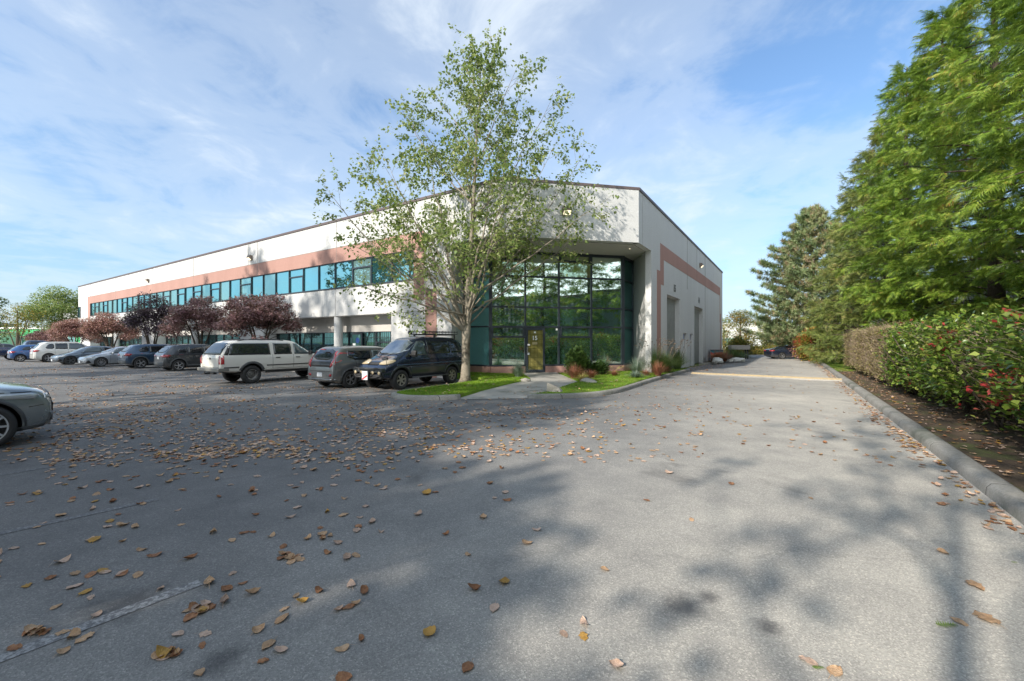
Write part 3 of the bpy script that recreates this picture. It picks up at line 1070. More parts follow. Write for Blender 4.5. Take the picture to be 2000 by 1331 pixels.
def lawn(poly, name):
    m = MB(); m.add([(p[0], p[1], 0) for p in poly], [tuple(range(len(poly)))])
    o = m.build(name, M['moss'])
    bm = bmesh.new(); bm.from_mesh(o.data)
    xs = [p[0] for p in poly]; ys = [p[1] for p in poly]
    for ax, lo, hi in ((0, min(xs), max(xs)), (1, min(ys), max(ys))):
        c = lo + .3
        while c < hi:
            co = (c, 0, 0) if ax == 0 else (0, c, 0); no = (1, 0, 0) if ax == 0 else (0, 1, 0)
            bmesh.ops.bisect_plane(bm, geom=bm.verts[:] + bm.edges[:] + bm.faces[:], plane_co=co, plane_no=no)
            c += .3
    for v_ in bm.verts: v_.co.z = lawn_z(v_.co.x, v_.co.y)
    for f in bm.faces:
        f.normal_update()
        if f.normal.z < 0: f.normal_flip()
        f.smooth = True
    ext = bmesh.ops.extrude_edge_only(bm, edges=[e for e in bm.edges if e.is_boundary])
    for v_ in [q for q in ext['geom'] if isinstance(q, bmesh.types.BMVert)]: v_.co.z = -.01
    bm.to_mesh(o.data); bm.free()
    tag(o, kind='structure')
    rng = np.random.default_rng(3)
    P2 = np.column_stack([rng.uniform(min(xs), max(xs), 52000), rng.uniform(min(ys), max(ys), 52000)])
    P2 = P2[in_poly_np(P2, poly)]
    P3 = np.array([(x, y, lawn_z(x, y)) for x, y in P2])
    n = len(P3)
    dirs = np.column_stack([rng.normal(0, .45, n), rng.normal(0, .45, n), np.ones(n)])
    Fr = frames(rng, dirs)
    V, T_ = cards(P3, Fr, rng.uniform(.03, .07, n), [(-.09, 0, 0), (.09, 0, 0), (.03, 1, .1)], [(0, 1, 2)])
    g = link('lawn_grass', np_mesh('lawn_grass', V, T_, M['lawnblade']))
    tag(g, kind='stuff')
    g['label'] = 'short bright green grass on the entrance lawn'


lawn(lawnL, 'lawn')
lawn(lawnR, 'lawn')
# path: quads between the two edges
pm = MB()
zz = [.012, .075, .12, .148, .168]
ext = [AB(5.0, 4.05), AB(3.6, 5.15)]
v = []
for l, r_, z in zip(path_left, path_right, zz):
    v += [(l.x, l.y, z), (r_.x, r_.y, z)]
v += [(G(1020, 727.8, .17).x, G(1020, 727.8, .17).y, .175), (G(1086, 727.2, .17).x, G(1086, 727.2, .17).y, .175)]
pm.add(v, [(2 * i, 2 * i + 1, 2 * i + 3, 2 * i + 2) for i in range(5)])
pth = pm.build('path', M['conc']); tag(pth, 'pale concrete path from the drive to the entrance door', kind='structure')
# speed bump across the drive
p0, p1 = G(1352, 731.5), G(1648, 744.5)
sb = MB()
dv = (p1 - p0).normalized(); nr = Vector((-dv.y, dv.x, 0))
prof = [(-.44, .001), (-.33, .055), (-.15, .10), (0, .115), (.15, .10), (.33, .055), (.44, .001)]
v = []
for p in (p0, p1):
    for q, z in prof: v.append(p + nr * q + Vector((0, 0, z)))
fs = [(i, i + 1, i + 8, i + 7) for i in range(6)] + [tuple(range(7))[::-1], tuple(range(7, 14))]
sb.add([tuple(x) for x in v], fs)
sb.m = [1, 0, 0, 0, 0, 0, 1, 1]
o = sb.build('speed_bump', [M['yellow'], M['asphalt']], fixn=True)
tag(o, 'pale worn yellow speed bump running across the drive by the garage doors', 'speed bump')
# parking lines
def line(p, q, wd, mat, name='parking_line'):
    p, q = Vector(p), Vector(q)
    t = (q - p).normalized(); n_ = Vector((-t.y, t.x, 0)) * wd / 2
    m = MB(); m.add([tuple(x + Vector((0, 0, .004))) for x in (p - n_, q - n_, q + n_, p + n_)], [(0, 1, 2, 3)])
    tag(m.build(name, mat), kind='structure')


line(G(-60, 1310), G(392, 1138), .105, M['line'])
line(G(-80, 1060), G(310, 975), .10, M['lineedge'])
line(G(-60, 938), G(160, 902), .10, M['lineedge'])
for px in (628, 592):
    pass
for k in range(12):
    a = 10.4 + k * 2.75
    q0 = AB(a, -7.2); q1 = AB(a, -2.2)
    line(q0, q1, .10, M['lineedge'])
# kerb stops / footway edge left of the island are hidden by the cars
# ------------------------------------------------------------------ vehicles (local +X forward, +Y left, origin on the ground)
def lerp_pts(pts, x):
    if x <= pts[0][0]: return pts[0][1]
    for (x0, y0), (x1, y1) in zip(pts, pts[1:]):
        if x <= x1: return y0 + (y1 - y0) * (x - x0) / (x1 - x0 + 1e-9)
    return pts[-1][1]


def chaikin(poly, it=1):
    for _ in range(it):
        o = []
        for i in range(len(poly)):
            a, b = poly[i], poly[(i + 1) % len(poly)]
            o += [(a[0] * .78 + b[0] * .22, a[1] * .78 + b[1] * .22), (a[0] * .22 + b[0] * .78, a[1] * .22 + b[1] * .78)]
        poly = o
    return poly


class Car:
    def __init__(s, name, spec, label, cat, loc, rz, group=None):
        s.sp = spec
        s.root = empty(name, loc, rz, label, cat, group)
        s.paint = spec['paint']
        s.body()

    def body(s):
        sp = s.sp
        L, W = sp['L'], sp['W']
        top, belt, plan, zb = sp['top'], sp['belt'], sp['plan'], sp['zb']
        xs = sorted(set([round(x, 3) for x, _ in top] + [round(x, 3) for x, _ in plan] + [round(L * k / 14, 3) for k in range(15)]))
        keep = [xs[0]]
        for x in xs[1:]:
            if x - keep[-1] > .06 or x in [round(p[0], 3) for p in top]: keep.append(x)
        xs = keep
        tum = sp.get('tumble', .30)
        rings = []
        for x in xs:
            zt = lerp_pts(top, x)
            zs = min(lerp_pts(belt, x), zt - .035)
            w = W / 2 * lerp_pts(plan, x)
            z0 = zb + lerp_pts(sp.get('under', [(0, .12), (.35, 0), (L - .4, 0), (L, .10)]), x)
            if z0 > zs - .1: z0 = zs - .1
            gh = zt - zs
            wt = w * .955 - tum * max(gh - .03, 0) - .02
            hs = zs - z0
            rd = min(.10, gh * .45)
            ring = [(0, z0), (w * .80, z0), (w * .955, z0 + .05 * hs + .01), (w * .995, z0 + .32 * hs), (w, z0 + .62 * hs), (w * .985, z0 + .90 * hs),
                    (w * .955, zs), (wt + (w * .955 - wt) * .32, zs + (gh - rd) * .72), (wt, zt - rd), (wt - .11, zt - rd * .18), (wt * .45, zt), (0, zt + .004)]
            rings.append((x, ring))
        # rounded nose and tail
        v, f = [], []
        n = len(rings[0][1])

        def emit(x, ring):
            full = [(y, z) for y, z in ring] + [(-y, z) for y, z in ring[-2:0:-1]]
            v.extend([(x, y, z) for y, z in full])
            return len(full)
        k = 0
        for x, ring in rings: k = emit(x, ring)
        for i in range(len(rings) - 1):
            for j in range(k):
                a, b = i * k + j, i * k + (j + 1) % k
                f.append((a, b, b + k, a + k))
        # grid end caps
        def cap(i, flip):
            b = i * k
            h = k // 2
            for j in range(h):
                q = (b + j, b + j + 1, b + (k - j - 1) % k, b + (k - j) % k)
                q = tuple(dict.fromkeys(q))
                if len(q) >= 3: f.append(q if flip else q[::-1])
        cap(0, True); cap(len(rings) - 1, False)
        me = bpy.data.meshes.new('body')
        me.from_pydata(v, [], f)
        bm = bmesh.new(); bm.from_mesh(me)
        bmesh.ops.recalc_face_normals(bm, faces=bm.faces)
        cl = bm.edges.layers.float.new('crease_edge')
        nr = len(rings)
        for e in bm.edges:
            i0, i1 = e.verts[0].index // k, e.verts[1].index // k
            if i0 == i1 and i0 in (0, nr - 1): e[cl] = sp.get('endcrease', .35)
            j0, j1 = e.verts[0].index % k, e.verts[1].index % k
            jj = {min(j0, k - j0), min(j1, k - j1)}
            if i0 != i1 and len(jj) == 1 and jj <= {6}: e[cl] = sp.get('beltcrease', .3)
            if i0 != i1 and len(jj) == 1 and jj <= {1, 2}: e[cl] = .5
        bm.to_mesh(me); bm.free()
        ob = bpy.data.objects.new('b', me); COL.objects.link(ob)
        me.materials.append(s.paint); me.materials.append(M['seam'])
        sub = ob.modifiers.new('s', 'SUBSURF'); sub.levels = 2; sub.render_levels = 2
        cut = MB()
        for xa in (sp['ra'], sp['fa']):
            for sd in (-1, 1):
                r = sp['r'] + sp.get('gap', .055)
                cut.lathe([(0, sd * (W / 2 - .34)), (r, sd * (W / 2 - .34)), (r, sd * (W / 2 + .2)), (0, sd * (W / 2 + .2))][::sd], 28, 'y', (xa, 0, sp['r'] + .01), 1)
        cme = bpy.data.meshes.new('c'); cme.from_pydata(cut.v, [], cut.f)
        cme.materials.append(s.paint); cme.materials.append(M['seam'])
        cme.polygons.foreach_set('material_index', [1] * len(cme.polygons))
        bm = bmesh.new(); bm.from_mesh(cme); bmesh.ops.remove_doubles(bm, verts=bm.verts, dist=1e-4); bmesh.ops.recalc_face_normals(bm, faces=bm.faces); bm.to_mesh(cme); bm.free()
        cu = bpy.data.objects.new('c', cme); COL.objects.link(cu)
        bo = ob.modifiers.new('b', 'BOOLEAN'); bo.object = cu; bo.operation = 'DIFFERENCE'; bo.solver = 'EXACT'
        dg = bpy.context.evaluated_depsgraph_get()
        out = bpy.data.meshes.new_from_object(ob.evaluated_get(dg))
        bo.show_viewport = False
        dg = bpy.context.evaluated_depsgraph_get()
        full = bpy.data.meshes.new_from_object(ob.evaluated_get(dg))
        bm = bmesh.new(); bm.from_mesh(full); s.bvh = BVHTree.FromBMesh(bm); bm.free()
        bpy.data.objects.remove(ob); bpy.data.objects.remove(cu)
        out.name = 'body'
        for p in out.polygons: p.use_smooth = p.material_index == 0
        s.bodyob = link('body', out, s.root)

    def patch(s, name, mat, poly, axis, off=.006, step=.09, rnd=0, parent=None, thick=.02):
        """a thin panel laid on the body: poly is (x,z) on a side, (y,z) at front or rear, (x,y) on top"""
        if rnd: poly = chaikin(poly, rnd)
        bm = bmesh.new()
        bm.faces.new([bm.verts.new((p[0], p[1], 0)) for p in poly])
        for ax in (0, 1):
            lo, hi = min(p[ax] for p in poly), max(p[ax] for p in poly)
            c = lo + step
            while c < hi - 1e-3:
                co = (c, 0, 0) if ax == 0 else (0, c, 0); no = (1, 0, 0) if ax == 0 else (0, 1, 0)
                bmesh.ops.bisect_plane(bm, geom=bm.verts[:] + bm.edges[:] + bm.faces[:], plane_co=co, plane_no=no)
                c += step
        bmesh.ops.triangulate(bm, faces=bm.faces[:])
        D = {'left': ((0, 1, 0), lambda u, v: (u, 4, v)), 'right': ((0, -1, 0), lambda u, v: (u, -4, v)),
             'front': ((1, 0, 0), lambda u, v: (12, u, v)), 'rear': ((-1, 0, 0), lambda u, v: (-4, u, v)),
             'top': ((0, 0, 1), lambda u, v: (u, v, 5))}
        out, fn = D[axis]
        out = Vector(out)
        pts = []
        for v in bm.verts:
            o = Vector(fn(v.co.x, v.co.y))
            hit, nrm, idx, dist = s.bvh.ray_cast(o, -out)
            if hit is None:
                near = o - out * (o.dot(out) - (s.sp['W'] / 2 if axis in ('left', 'right') else s.sp['L'] / 2))
                hit, nrm, idx, dist = s.bvh.find_nearest(near)
            if nrm.dot(out) < 0: nrm = -nrm
            pts.append(hit + (nrm * .7 + out * .3) * off)
        edge = [e for e in bm.edges if e.is_boundary]
        V_ = [tuple(p) for p in pts]
        bm.verts.index_update()
        F_ = [tuple(v.index for v in f.verts) for f in bm.faces]
        n0 = len(V_)
        mp_ = {}
        for e in edge:
            for v in e.verts:
                if v.index not in mp_:
                    mp_[v.index] = len(V_); V_.append(tuple(pts[v.index] - out * thick))
            a, b = e.verts[0].index, e.verts[1].index
            F_.append((a, b, mp_[b], mp_[a]))
        bm.free()
        m = MB(); m.add(V_, F_)
        ob = m.build(name, mat, parent or s.root)
        bm = bmesh.new(); bm.from_mesh(ob.data); bmesh.ops.recalc_face_normals(bm, faces=bm.faces)
        bm.normal_update()
        av = sum((f.normal * f.calc_area() for f in bm.faces), Vector())
        if av.dot(out) < 0: bmesh.ops.reverse_faces(bm, faces=bm.faces)
        for i, f in enumerate(bm.faces): f.smooth = i < len(F_) - len(edge)
        bm.to_mesh(ob.data); bm.free()
        return ob

    def both(s, name, mat, poly, **k):
        return [s.patch(name, mat, poly, a, **k) for a in ('left', 'right')]

    def mirror2(s, name, mat, poly, axis, **k):
        return [s.patch(name, mat, poly, axis, **k), s.patch(name, mat, [(-p[0], p[1]) for p in poly][::-1], axis, **k)]

    def seam(s, pts, axis, w=.012, name='panel_gap', parent=None, mat=None):
        """thin dark gap along a polyline"""
        pts = [Vector(p) for p in pts]
        l, r = [], []
        for i, p in enumerate(pts):
            t = (pts[min(i + 1, len(pts) - 1)] - pts[max(i - 1, 0)]).normalized()
            n = Vector((-t.y, t.x)) * w / 2
            l.append(tuple(p + n)); r.append(tuple(p - n))
        return s.patch(name, mat or M['seam'], l + r[::-1], axis, off=.003, step=.12, parent=parent or s.bodyob, thick=.004)

    def wheels(s, style='five', rimr=.68, rimmat=None, tw=.22):
        sp = s.sp
        r, W = sp['r'], sp['W']
        ty = MB()
        hw = tw / 2
        ty.lathe([(r * rimr, -hw * .8), (r * rimr, -hw), (r * .86, -hw * 1.06), (r * .97, -hw * .86), (r, -hw * .6), (r, hw * .6), (r * .97, hw * .86), (r * .86, hw * 1.06), (r * rimr, hw), (r * rimr, hw * .8)], 36, 'y')
        # inner barrel
        ty.lathe([(r * rimr, hw), (r * rimr * .97, hw * .1), (0, hw * .1)], 36, 'y')
        ty.lathe([(0, -hw * .1), (r * rimr * .97, -hw * .1), (r * rimr, -hw)], 36, 'y')
        tm = bpy.data.meshes.new('wheel'); tm.from_pydata(ty.v, [], ty.f); tm.materials.append(M['rubber'])
        tm.polygons.foreach_set('use_smooth', [True] * len(tm.polygons))
        rm = MB()
        R0 = r * rimr
        rm.lathe([(R0 * 1.0, hw * .7), (R0 * 1.01, hw * 1.0), (R0 * .93, hw * .98), (R0 * .90, hw * .5)], 36, 'y')
        rm.lathe([(R0 * .20, hw * .3), (R0 * .20, hw * .80), (R0 * .12, hw * .86), (0, hw * .86)], 20, 'y')
        ns = {'five': 5, 'ten': 10, 'six': 6, 'twin': 5, 'steel': 0, 'disc': 0}[style]
        if style in ('steel', 'disc'):
            rm.lathe([(R0 * .90, hw * .55), (R0 * .70, hw * .35), (R0 * .5, hw * .55), (R0 * .2, hw * .62)], 36, 'y')
        for i in range(ns):
            a = 2 * math.pi * i / ns + .3
            offs = (-.16, .16) if style == 'twin' else (0,)
            for o in offs:
                p = Vector((math.cos(a + o * .35) * R0 * .14, hw * .78, math.sin(a + o * .35) * R0 * .14))
                q = Vector((math.cos(a + o) * R0 * .93, hw * .86, math.sin(a + o) * R0 * .93))
                rm.bar(p, q, R0 * (.24 if style == 'five' else .12 if style == 'ten' else .26 if style == 'six' else .11), hw * .22, up=(0, 1, 0))
        rme = bpy.data.meshes.new('rim'); rme.from_pydata(rm.v, [], rm.f); rme.materials.append(rimmat or M['alloy'])
        for xa in (sp['ra'], sp['fa']):
            for sd in (1, -1):
                wo = link('wheel', tm, s.root)
                wo.location = (xa, sd * (W / 2 - hw - .015 + sp.get('wout', 0)), r)
                wo.rotation_euler = (0, 0.4 * xa, 0 if sd > 0 else math.pi)
                link('rim', rme, wo)

    def arches(s, mat, wid=.07, down=True):
        sp = s.sp
        for xa in (sp['ra'], sp['fa']):
            r0 = sp['r'] + sp.get('gap', .055) - .004; r1 = r0 + wid
            zc = sp['r'] + .01
            a0 = -math.asin(min(.9, (zc - sp['zb'] - .03) / r1))
            A = [a0 + (math.pi - 2 * a0) * i / 18 for i in range(19)]
            poly = [(xa + r1 * math.cos(a), zc + r1 * math.sin(a)) for a in A] + [(xa + r0 * math.cos(a), zc + r0 * math.sin(a)) for a in A[::-1]]
            s.both('wheel_arch_trim', mat, poly, off=.016, step=.3, thick=.05)

    def mirror(s, x, z, mat, sz=(.10, .22, .15)):
        for sd in (1, -1):
            hit = s.bvh.ray_cast(Vector((x, sd * 4, z)), Vector((0, -sd, 0)))[0]
            y = hit.y if hit else sd * s.sp['W'] / 2
            m = MB()
            cx_, cy_, cz_ = x - .02, y + sd * (sz[1] / 2 + .05), z + .05
            pr = [(-.5, -.5), (.2, -.5), (.5, -.2), (.5, .25), (.2, .5), (-.5, .5)]
            v = []
            for yy in (-.5, -.3, .3, .5):
                k = .75 if abs(yy) == .5 else 1
                v += [(cx_ + px_ * sz[0] * k, cy_ + yy * sz[1], cz_ + pz_ * sz[2] * k) for px_, pz_ in pr]
            n = 6
            f = [tuple(range(6)), tuple(range(18, 24))[::-1]] + [(i * n + j, i * n + (j + 1) % n, (i + 1) * n + (j + 1) % n, (i + 1) * n + j) for i in range(3) for j in range(n)]
            m.add(v, f)
            m.bar((x + .02, y - sd * .02, z), (x, y + sd * .09, z + .03), .05, .03)
            m.build('side_mirror', mat, s.root, fixn=True)

    def handle(s, x, z, mat, w=.16):
        for sd, ax in ((1, 'left'), (-1, 'right')):
            hit = s.bvh.ray_cast(Vector((x, sd * 4, z)), Vector((0, -sd, 0)))[0]
            if not hit: continue
            m = MB(); m.box(x - w / 2, x + w / 2, hit.y - .01, hit.y + sd * .03, z - .018, z + .018)
            m.build('door_handle', mat, s.root, bevel=.006)

    def plate(s, y, z, end, w=.30, h=.15, text=None):
        sg = 1 if end == 'front' else -1
        hit = s.bvh.ray_cast(Vector((12 * sg, y, z)), Vector((-sg, 0, 0)))[0]
        if not hit: return
        m = MB(); m.box(hit.x - .01 * sg, hit.x + .02 * sg, y - w / 2, y + w / 2, z - h / 2, z + h / 2)
        m.build('number_plate', M['plate'], s.root)

    def rails(s, x0, x1, y, mat, h=.05):
        for sd in (1, -1):
            m = MB(); pts = []
            for i in range(9):
                x = x0 + (x1 - x0) * i / 8
                hit = s.bvh.ray_cast(Vector((x, sd * y, 5)), Vector((0, 0, -1)))[0]
                pts.append((x, sd * y, hit.z + (h if 0 < i < 8 else .0)))
            m.tube(pts, .016, 6)
            m.build('roof_rail', mat, s.root)

    def underside(s):
        sp = s.sp
        m = MB(); m.box(.5, sp['fa'] + .2, -sp['W'] * .34, sp['W'] * .34, sp['zb'] - .04, sp['zb'] + .08)
        m.box(sp['ra'] - .06, sp['ra'] + .06, -sp['W'] * .40, sp['W'] * .40, sp['r'] - .06, sp['r'] + .06)
        m.build('underbody', M['seam'], s.root)


def place(heading, wheel_xy, local_xy):
    """origin so that the local point lands on wheel_xy"""
    hx, hy = heading
    x = wheel_xy[0] - (local_xy[0] * hx - local_xy[1] * hy)
    y = wheel_xy[1] - (local_xy[0] * hy + local_xy[1] * hx)
    return (x, y, 0), math.atan2(hy, hx)


HU = (UX, UY); HUN = (-UX, -UY)
PLAN = lambda L, e=.86, n=.80: [(0, e), (.12, e + (1 - e) * .6), (.5, .985), (1.2, 1.0), (L - 1.4, 1.0), (L - .6, .975), (L - .18, n + (1 - n) * .62), (L, n)]


def suv(name, label, L, W, Ht, paint_, at, heading=HU, wb=2.65, r=.35, clad=True, style='five', glass_alt=False, tail='bar', rear_plate=True, railm=None, belt=(1.02, .96), rimmat=None, tw=.22, front=False, zb=.20, cat='SUV', clear=False):
    ra = .62 + (L - wb - 1.5) * .45
    fa = ra + wb
    bz0, bz1 = belt
    h = Ht
    top = [(0, .86), (.03, bz0 + .02), (.14, bz0 + .14), (.48, h - .09), (.75, h - .02), (1.5, h), (L * .52, h - .01), (L * .60, h - .07), (L * .76, bz1 + .10), (L * .80, bz1 + .06), (L - .5, bz1 - .05), (L - .15, bz1 - .15), (L, bz1 - .32)]
    sp = dict(L=L, W=W, top=top, belt=[(0, bz0), (L * .7, bz1), (L, bz1 - .12)], plan=PLAN(L), zb=zb, ra=ra, fa=fa, r=r, paint=paint_)
    # 'at' is the ground point of the wheel nearest the viewer
    local = (ra, -W / 2) if heading == HU or heading[1] > 0 else (fa, W / 2)
    loc, rz = place(heading, at, local)
    c = Car(name, sp, label, cat, loc, rz)
    c.wheels(style, rimmat=rimmat, tw=tw)
    c.underside()
    gl = M['carglass']
    x1 = L * .735
    # side glass in three panes
    zt = h - .13
    c.both('side_window', gl, [(.62, bz0 + .10), (1.20, bz0 + .05), (1.20, zt - .02), (.86, zt - .07)], rnd=1, off=.007)
    c.both('side_window', gl, [(1.26, bz0 + .05), (2.02, bz0 + .035), (2.02, zt), (1.26, zt - .02)], rnd=0, off=.007)
    c.both('side_window', M['carglass_clear'] if clear else gl, [(2.09, bz0 + .035), (x1 - .16, bz1 + .07), (x1 - .30, bz1 + .16), (L * .60, zt - .05), (2.5, zt), (2.09, zt)], off=.007)
    c.patch('rear_window', gl, [(-W * .34, bz0 + .08), (W * .34, bz0 + .08), (W * .27, h - .17), (-W * .27, h - .17)], 'rear', rnd=1)
    c.patch('windshield', M['carglass_clear'], [(-W * .40, bz1 + .14), (W * .40, bz1 + .14), (W * .31, h - .12), (-W * .31, h - .12)], 'front', rnd=1)
    for X in (1.23, 2.055, x1 - .08):
        c.seam([(X + (.12 if X < 1.3 else 0), zb + .14), (X, zb + .4), (X, bz0 + .03)], 'left'); c.seam([(X + (.12 if X < 1.3 else 0), zb + .14), (X, zb + .4), (X, bz0 + .03)], 'right')
    c.seam([(-W * .36, bz0 + .0), (-W * .35, .66), (W * .35, .66), (W * .36, bz0 + .0)], 'rear')
    c.handle(1.42, bz0 - .07, paint_); c.handle(2.25, bz0 - .08, paint_)
    c.mirror(x1 - .30, bz1 + .08, paint_)
    if clad:
        c.arches(M['clad'])
        c.both('sill_cladding', M['clad'], [(ra + r + .1, zb + .01), (fa - r - .1, zb + .01), (fa - r - .1, zb + .17), (ra + r + .1, zb + .17)], off=.012)
        c.patch('lower_bumper', M['clad'], [(-W * .42, zb + .13), (W * .42, zb + .13), (W * .43, zb + .34), (-W * .43, zb + .34)], 'rear', off=.02)
        c.patch('lower_bumper', M['clad'], [(-W * .38, zb + .11), (W * .38, zb + .11), (W * .38, zb + .28), (-W * .38, zb + .28)], 'front', off=.015)
    # rear lamps wrap from the rear face onto the side
    c.mirror2('tail_light', M['red'], [(W * .22, bz0 - .16), (W * .47, bz0 - .20), (W * .475, bz0 - .02), (W * .36, bz0 - .02), (W * .22, bz0 - .08)], 'rear', off=.012)
    c.both('tail_light', M['red'], [(.03, bz0 - .20), (.26, bz0 - .12), (.34, bz0 - .04), (.05, bz0 - .02)], off=.012)
    if tail == 'bar':
        c.patch('light_bar', M['red'], [(-W * .22, bz0 - .13), (W * .22, bz0 - .13), (W * .22, bz0 - .09), (-W * .22, bz0 - .09)], 'rear', off=.01)
    # front lamps and grille
    zf = lerp_pts(top, L - .1)
    c.mirror2('headlight', M['headlamp'], [(W * .24, zf - .20), (W * .44, zf - .16), (W * .46, zf - .04), (W * .26, zf - .09)], 'front', off=.012)
    c.both('headlight', M['headlamp'], [(L - .34, zf - .02), (L - .12, zf - .12), (L - .10, zf - .02), (L - .25, zf + .06)], off=.01)
    c.patch('grille', M['black'], [(-W * .24, zf - .34), (W * .24, zf - .34), (W * .26, zf - .10), (-W * .26, zf - .10)], 'front', off=.01)
    if railm: c.rails(.7, L * .56, W / 2 - .28, railm)
    if rear_plate: c.plate(0, .80, 'rear')
    c.plate(0, .48, 'front')
    return c


def sedan(name, label, L, W, Ht, paint_, at, heading=HUN, wb=2.75, r=.33, style='five', rimmat=None, fast=False, cat='car', dark_lamp=False):
    ra = 1.0; fa = ra + wb
    h = Ht
    bz = .90
    if fast:
        top = [(0, .80), (.04, .98), (.35, 1.06), (.9, 1.16), (1.5, h - .07), (2.1, h - .01), (2.6, h), (L * .62, h - .08), (L * .78, .96), (L * .82, .90), (L - .55, .80), (L - .15, .70), (L, .55)]
    else:
        top = [(0, .76), (.03, .96), (.4, 1.03), (.75, 1.08), (1.4, h - .08), (1.9, h - .01), (2.5, h), (L * .60, h - .06), (L * .77, .97), (L * .81, .92), (L - .5, .80), (L - .13, .68), (L, .52)]
    sp = dict(L=L, W=W, top=top, belt=[(0, .93), (1.2, .95), (L * .72, .88), (L, .62)], plan=PLAN(L, .84, .74), zb=.17, ra=ra, fa=fa, r=r, paint=paint_, gap=.04)
    local = (ra, -W / 2) if heading == HU else (fa, W / 2)
    loc, rz = place(heading, at, local)
    c = Car(name, sp, label, cat, loc, rz)
    c.wheels(style, rimmat=rimmat, tw=.20); c.underside()
    gl = M['carglass']; zt = h - .10
    c.both('side_window', gl, [(1.02, .99), (2.0, .955), (2.0, zt), (1.62, zt - .03)], rnd=0, off=.007)
    c.both('side_window', M['carglass_clear'], [(2.07, .955), (L * .72 - .06, .92), (L * .70 - .1, 1.0), (L * .61, zt - .05), (2.5, zt), (2.07, zt)], off=.007)
    c.patch('windshield', M['carglass_clear'], [(-W * .40, 1.0), (W * .40, 1.0), (W * .30, h - .09), (-W * .30, h - .09)], 'front', rnd=1)
    c.patch('rear_window', gl, [(-W * .36, 1.12), (W * .36, 1.12), (W * .28, h - .11), (-W * .28, h - .11)], 'rear', rnd=1)
    for X in (1.18, 2.035, L * .72 - .12):
        for ax in ('left', 'right'): c.seam([(X, .32), (X, .93)], ax)
    for ax in ('left', 'right'): c.seam([(L * .74, .86), (L - .5, .77), (L - .2, .64)], ax)
    c.handle(1.4, .84, paint_); c.handle(2.25, .82, paint_)
    c.mirror(L * .70 - .12, .93, paint_)
    lm = M['headlamp']
    c.both('headlight', lm, [(L - .62, .70), (L - .22, .56), (L - .14, .60), (L - .24, .68), (L - .60, .755)], off=.01)
    c.mirror2('headlight', lm, [(W * .22, .54), (W * .40, .57), (W * .41, .66), (W * .24, .60)], 'front', off=.012)
    c.patch('grille', M['black'], [(-W * .30, .24), (W * .30, .24), (W * .36, .42), (-W * .36, .42)], 'front', off=.01)
    c.both('bumper_vent', M['black'], [(L - .42, .30), (L - .14, .27), (L - .20, .46), (L - .32, .46)], off=.008)
    c.mirror2('tail_light', M['red'], [(W * .2, .80), (W * .44, .78), (W * .45, .92), (W * .2, .90)], 'rear', off=.012)
    c.both('tail_light', M['red'], [(.03, .78), (.3, .84), (.3, .90), (.05, .92)], off=.01)
    c.plate(0, .36, 'front')
    return c


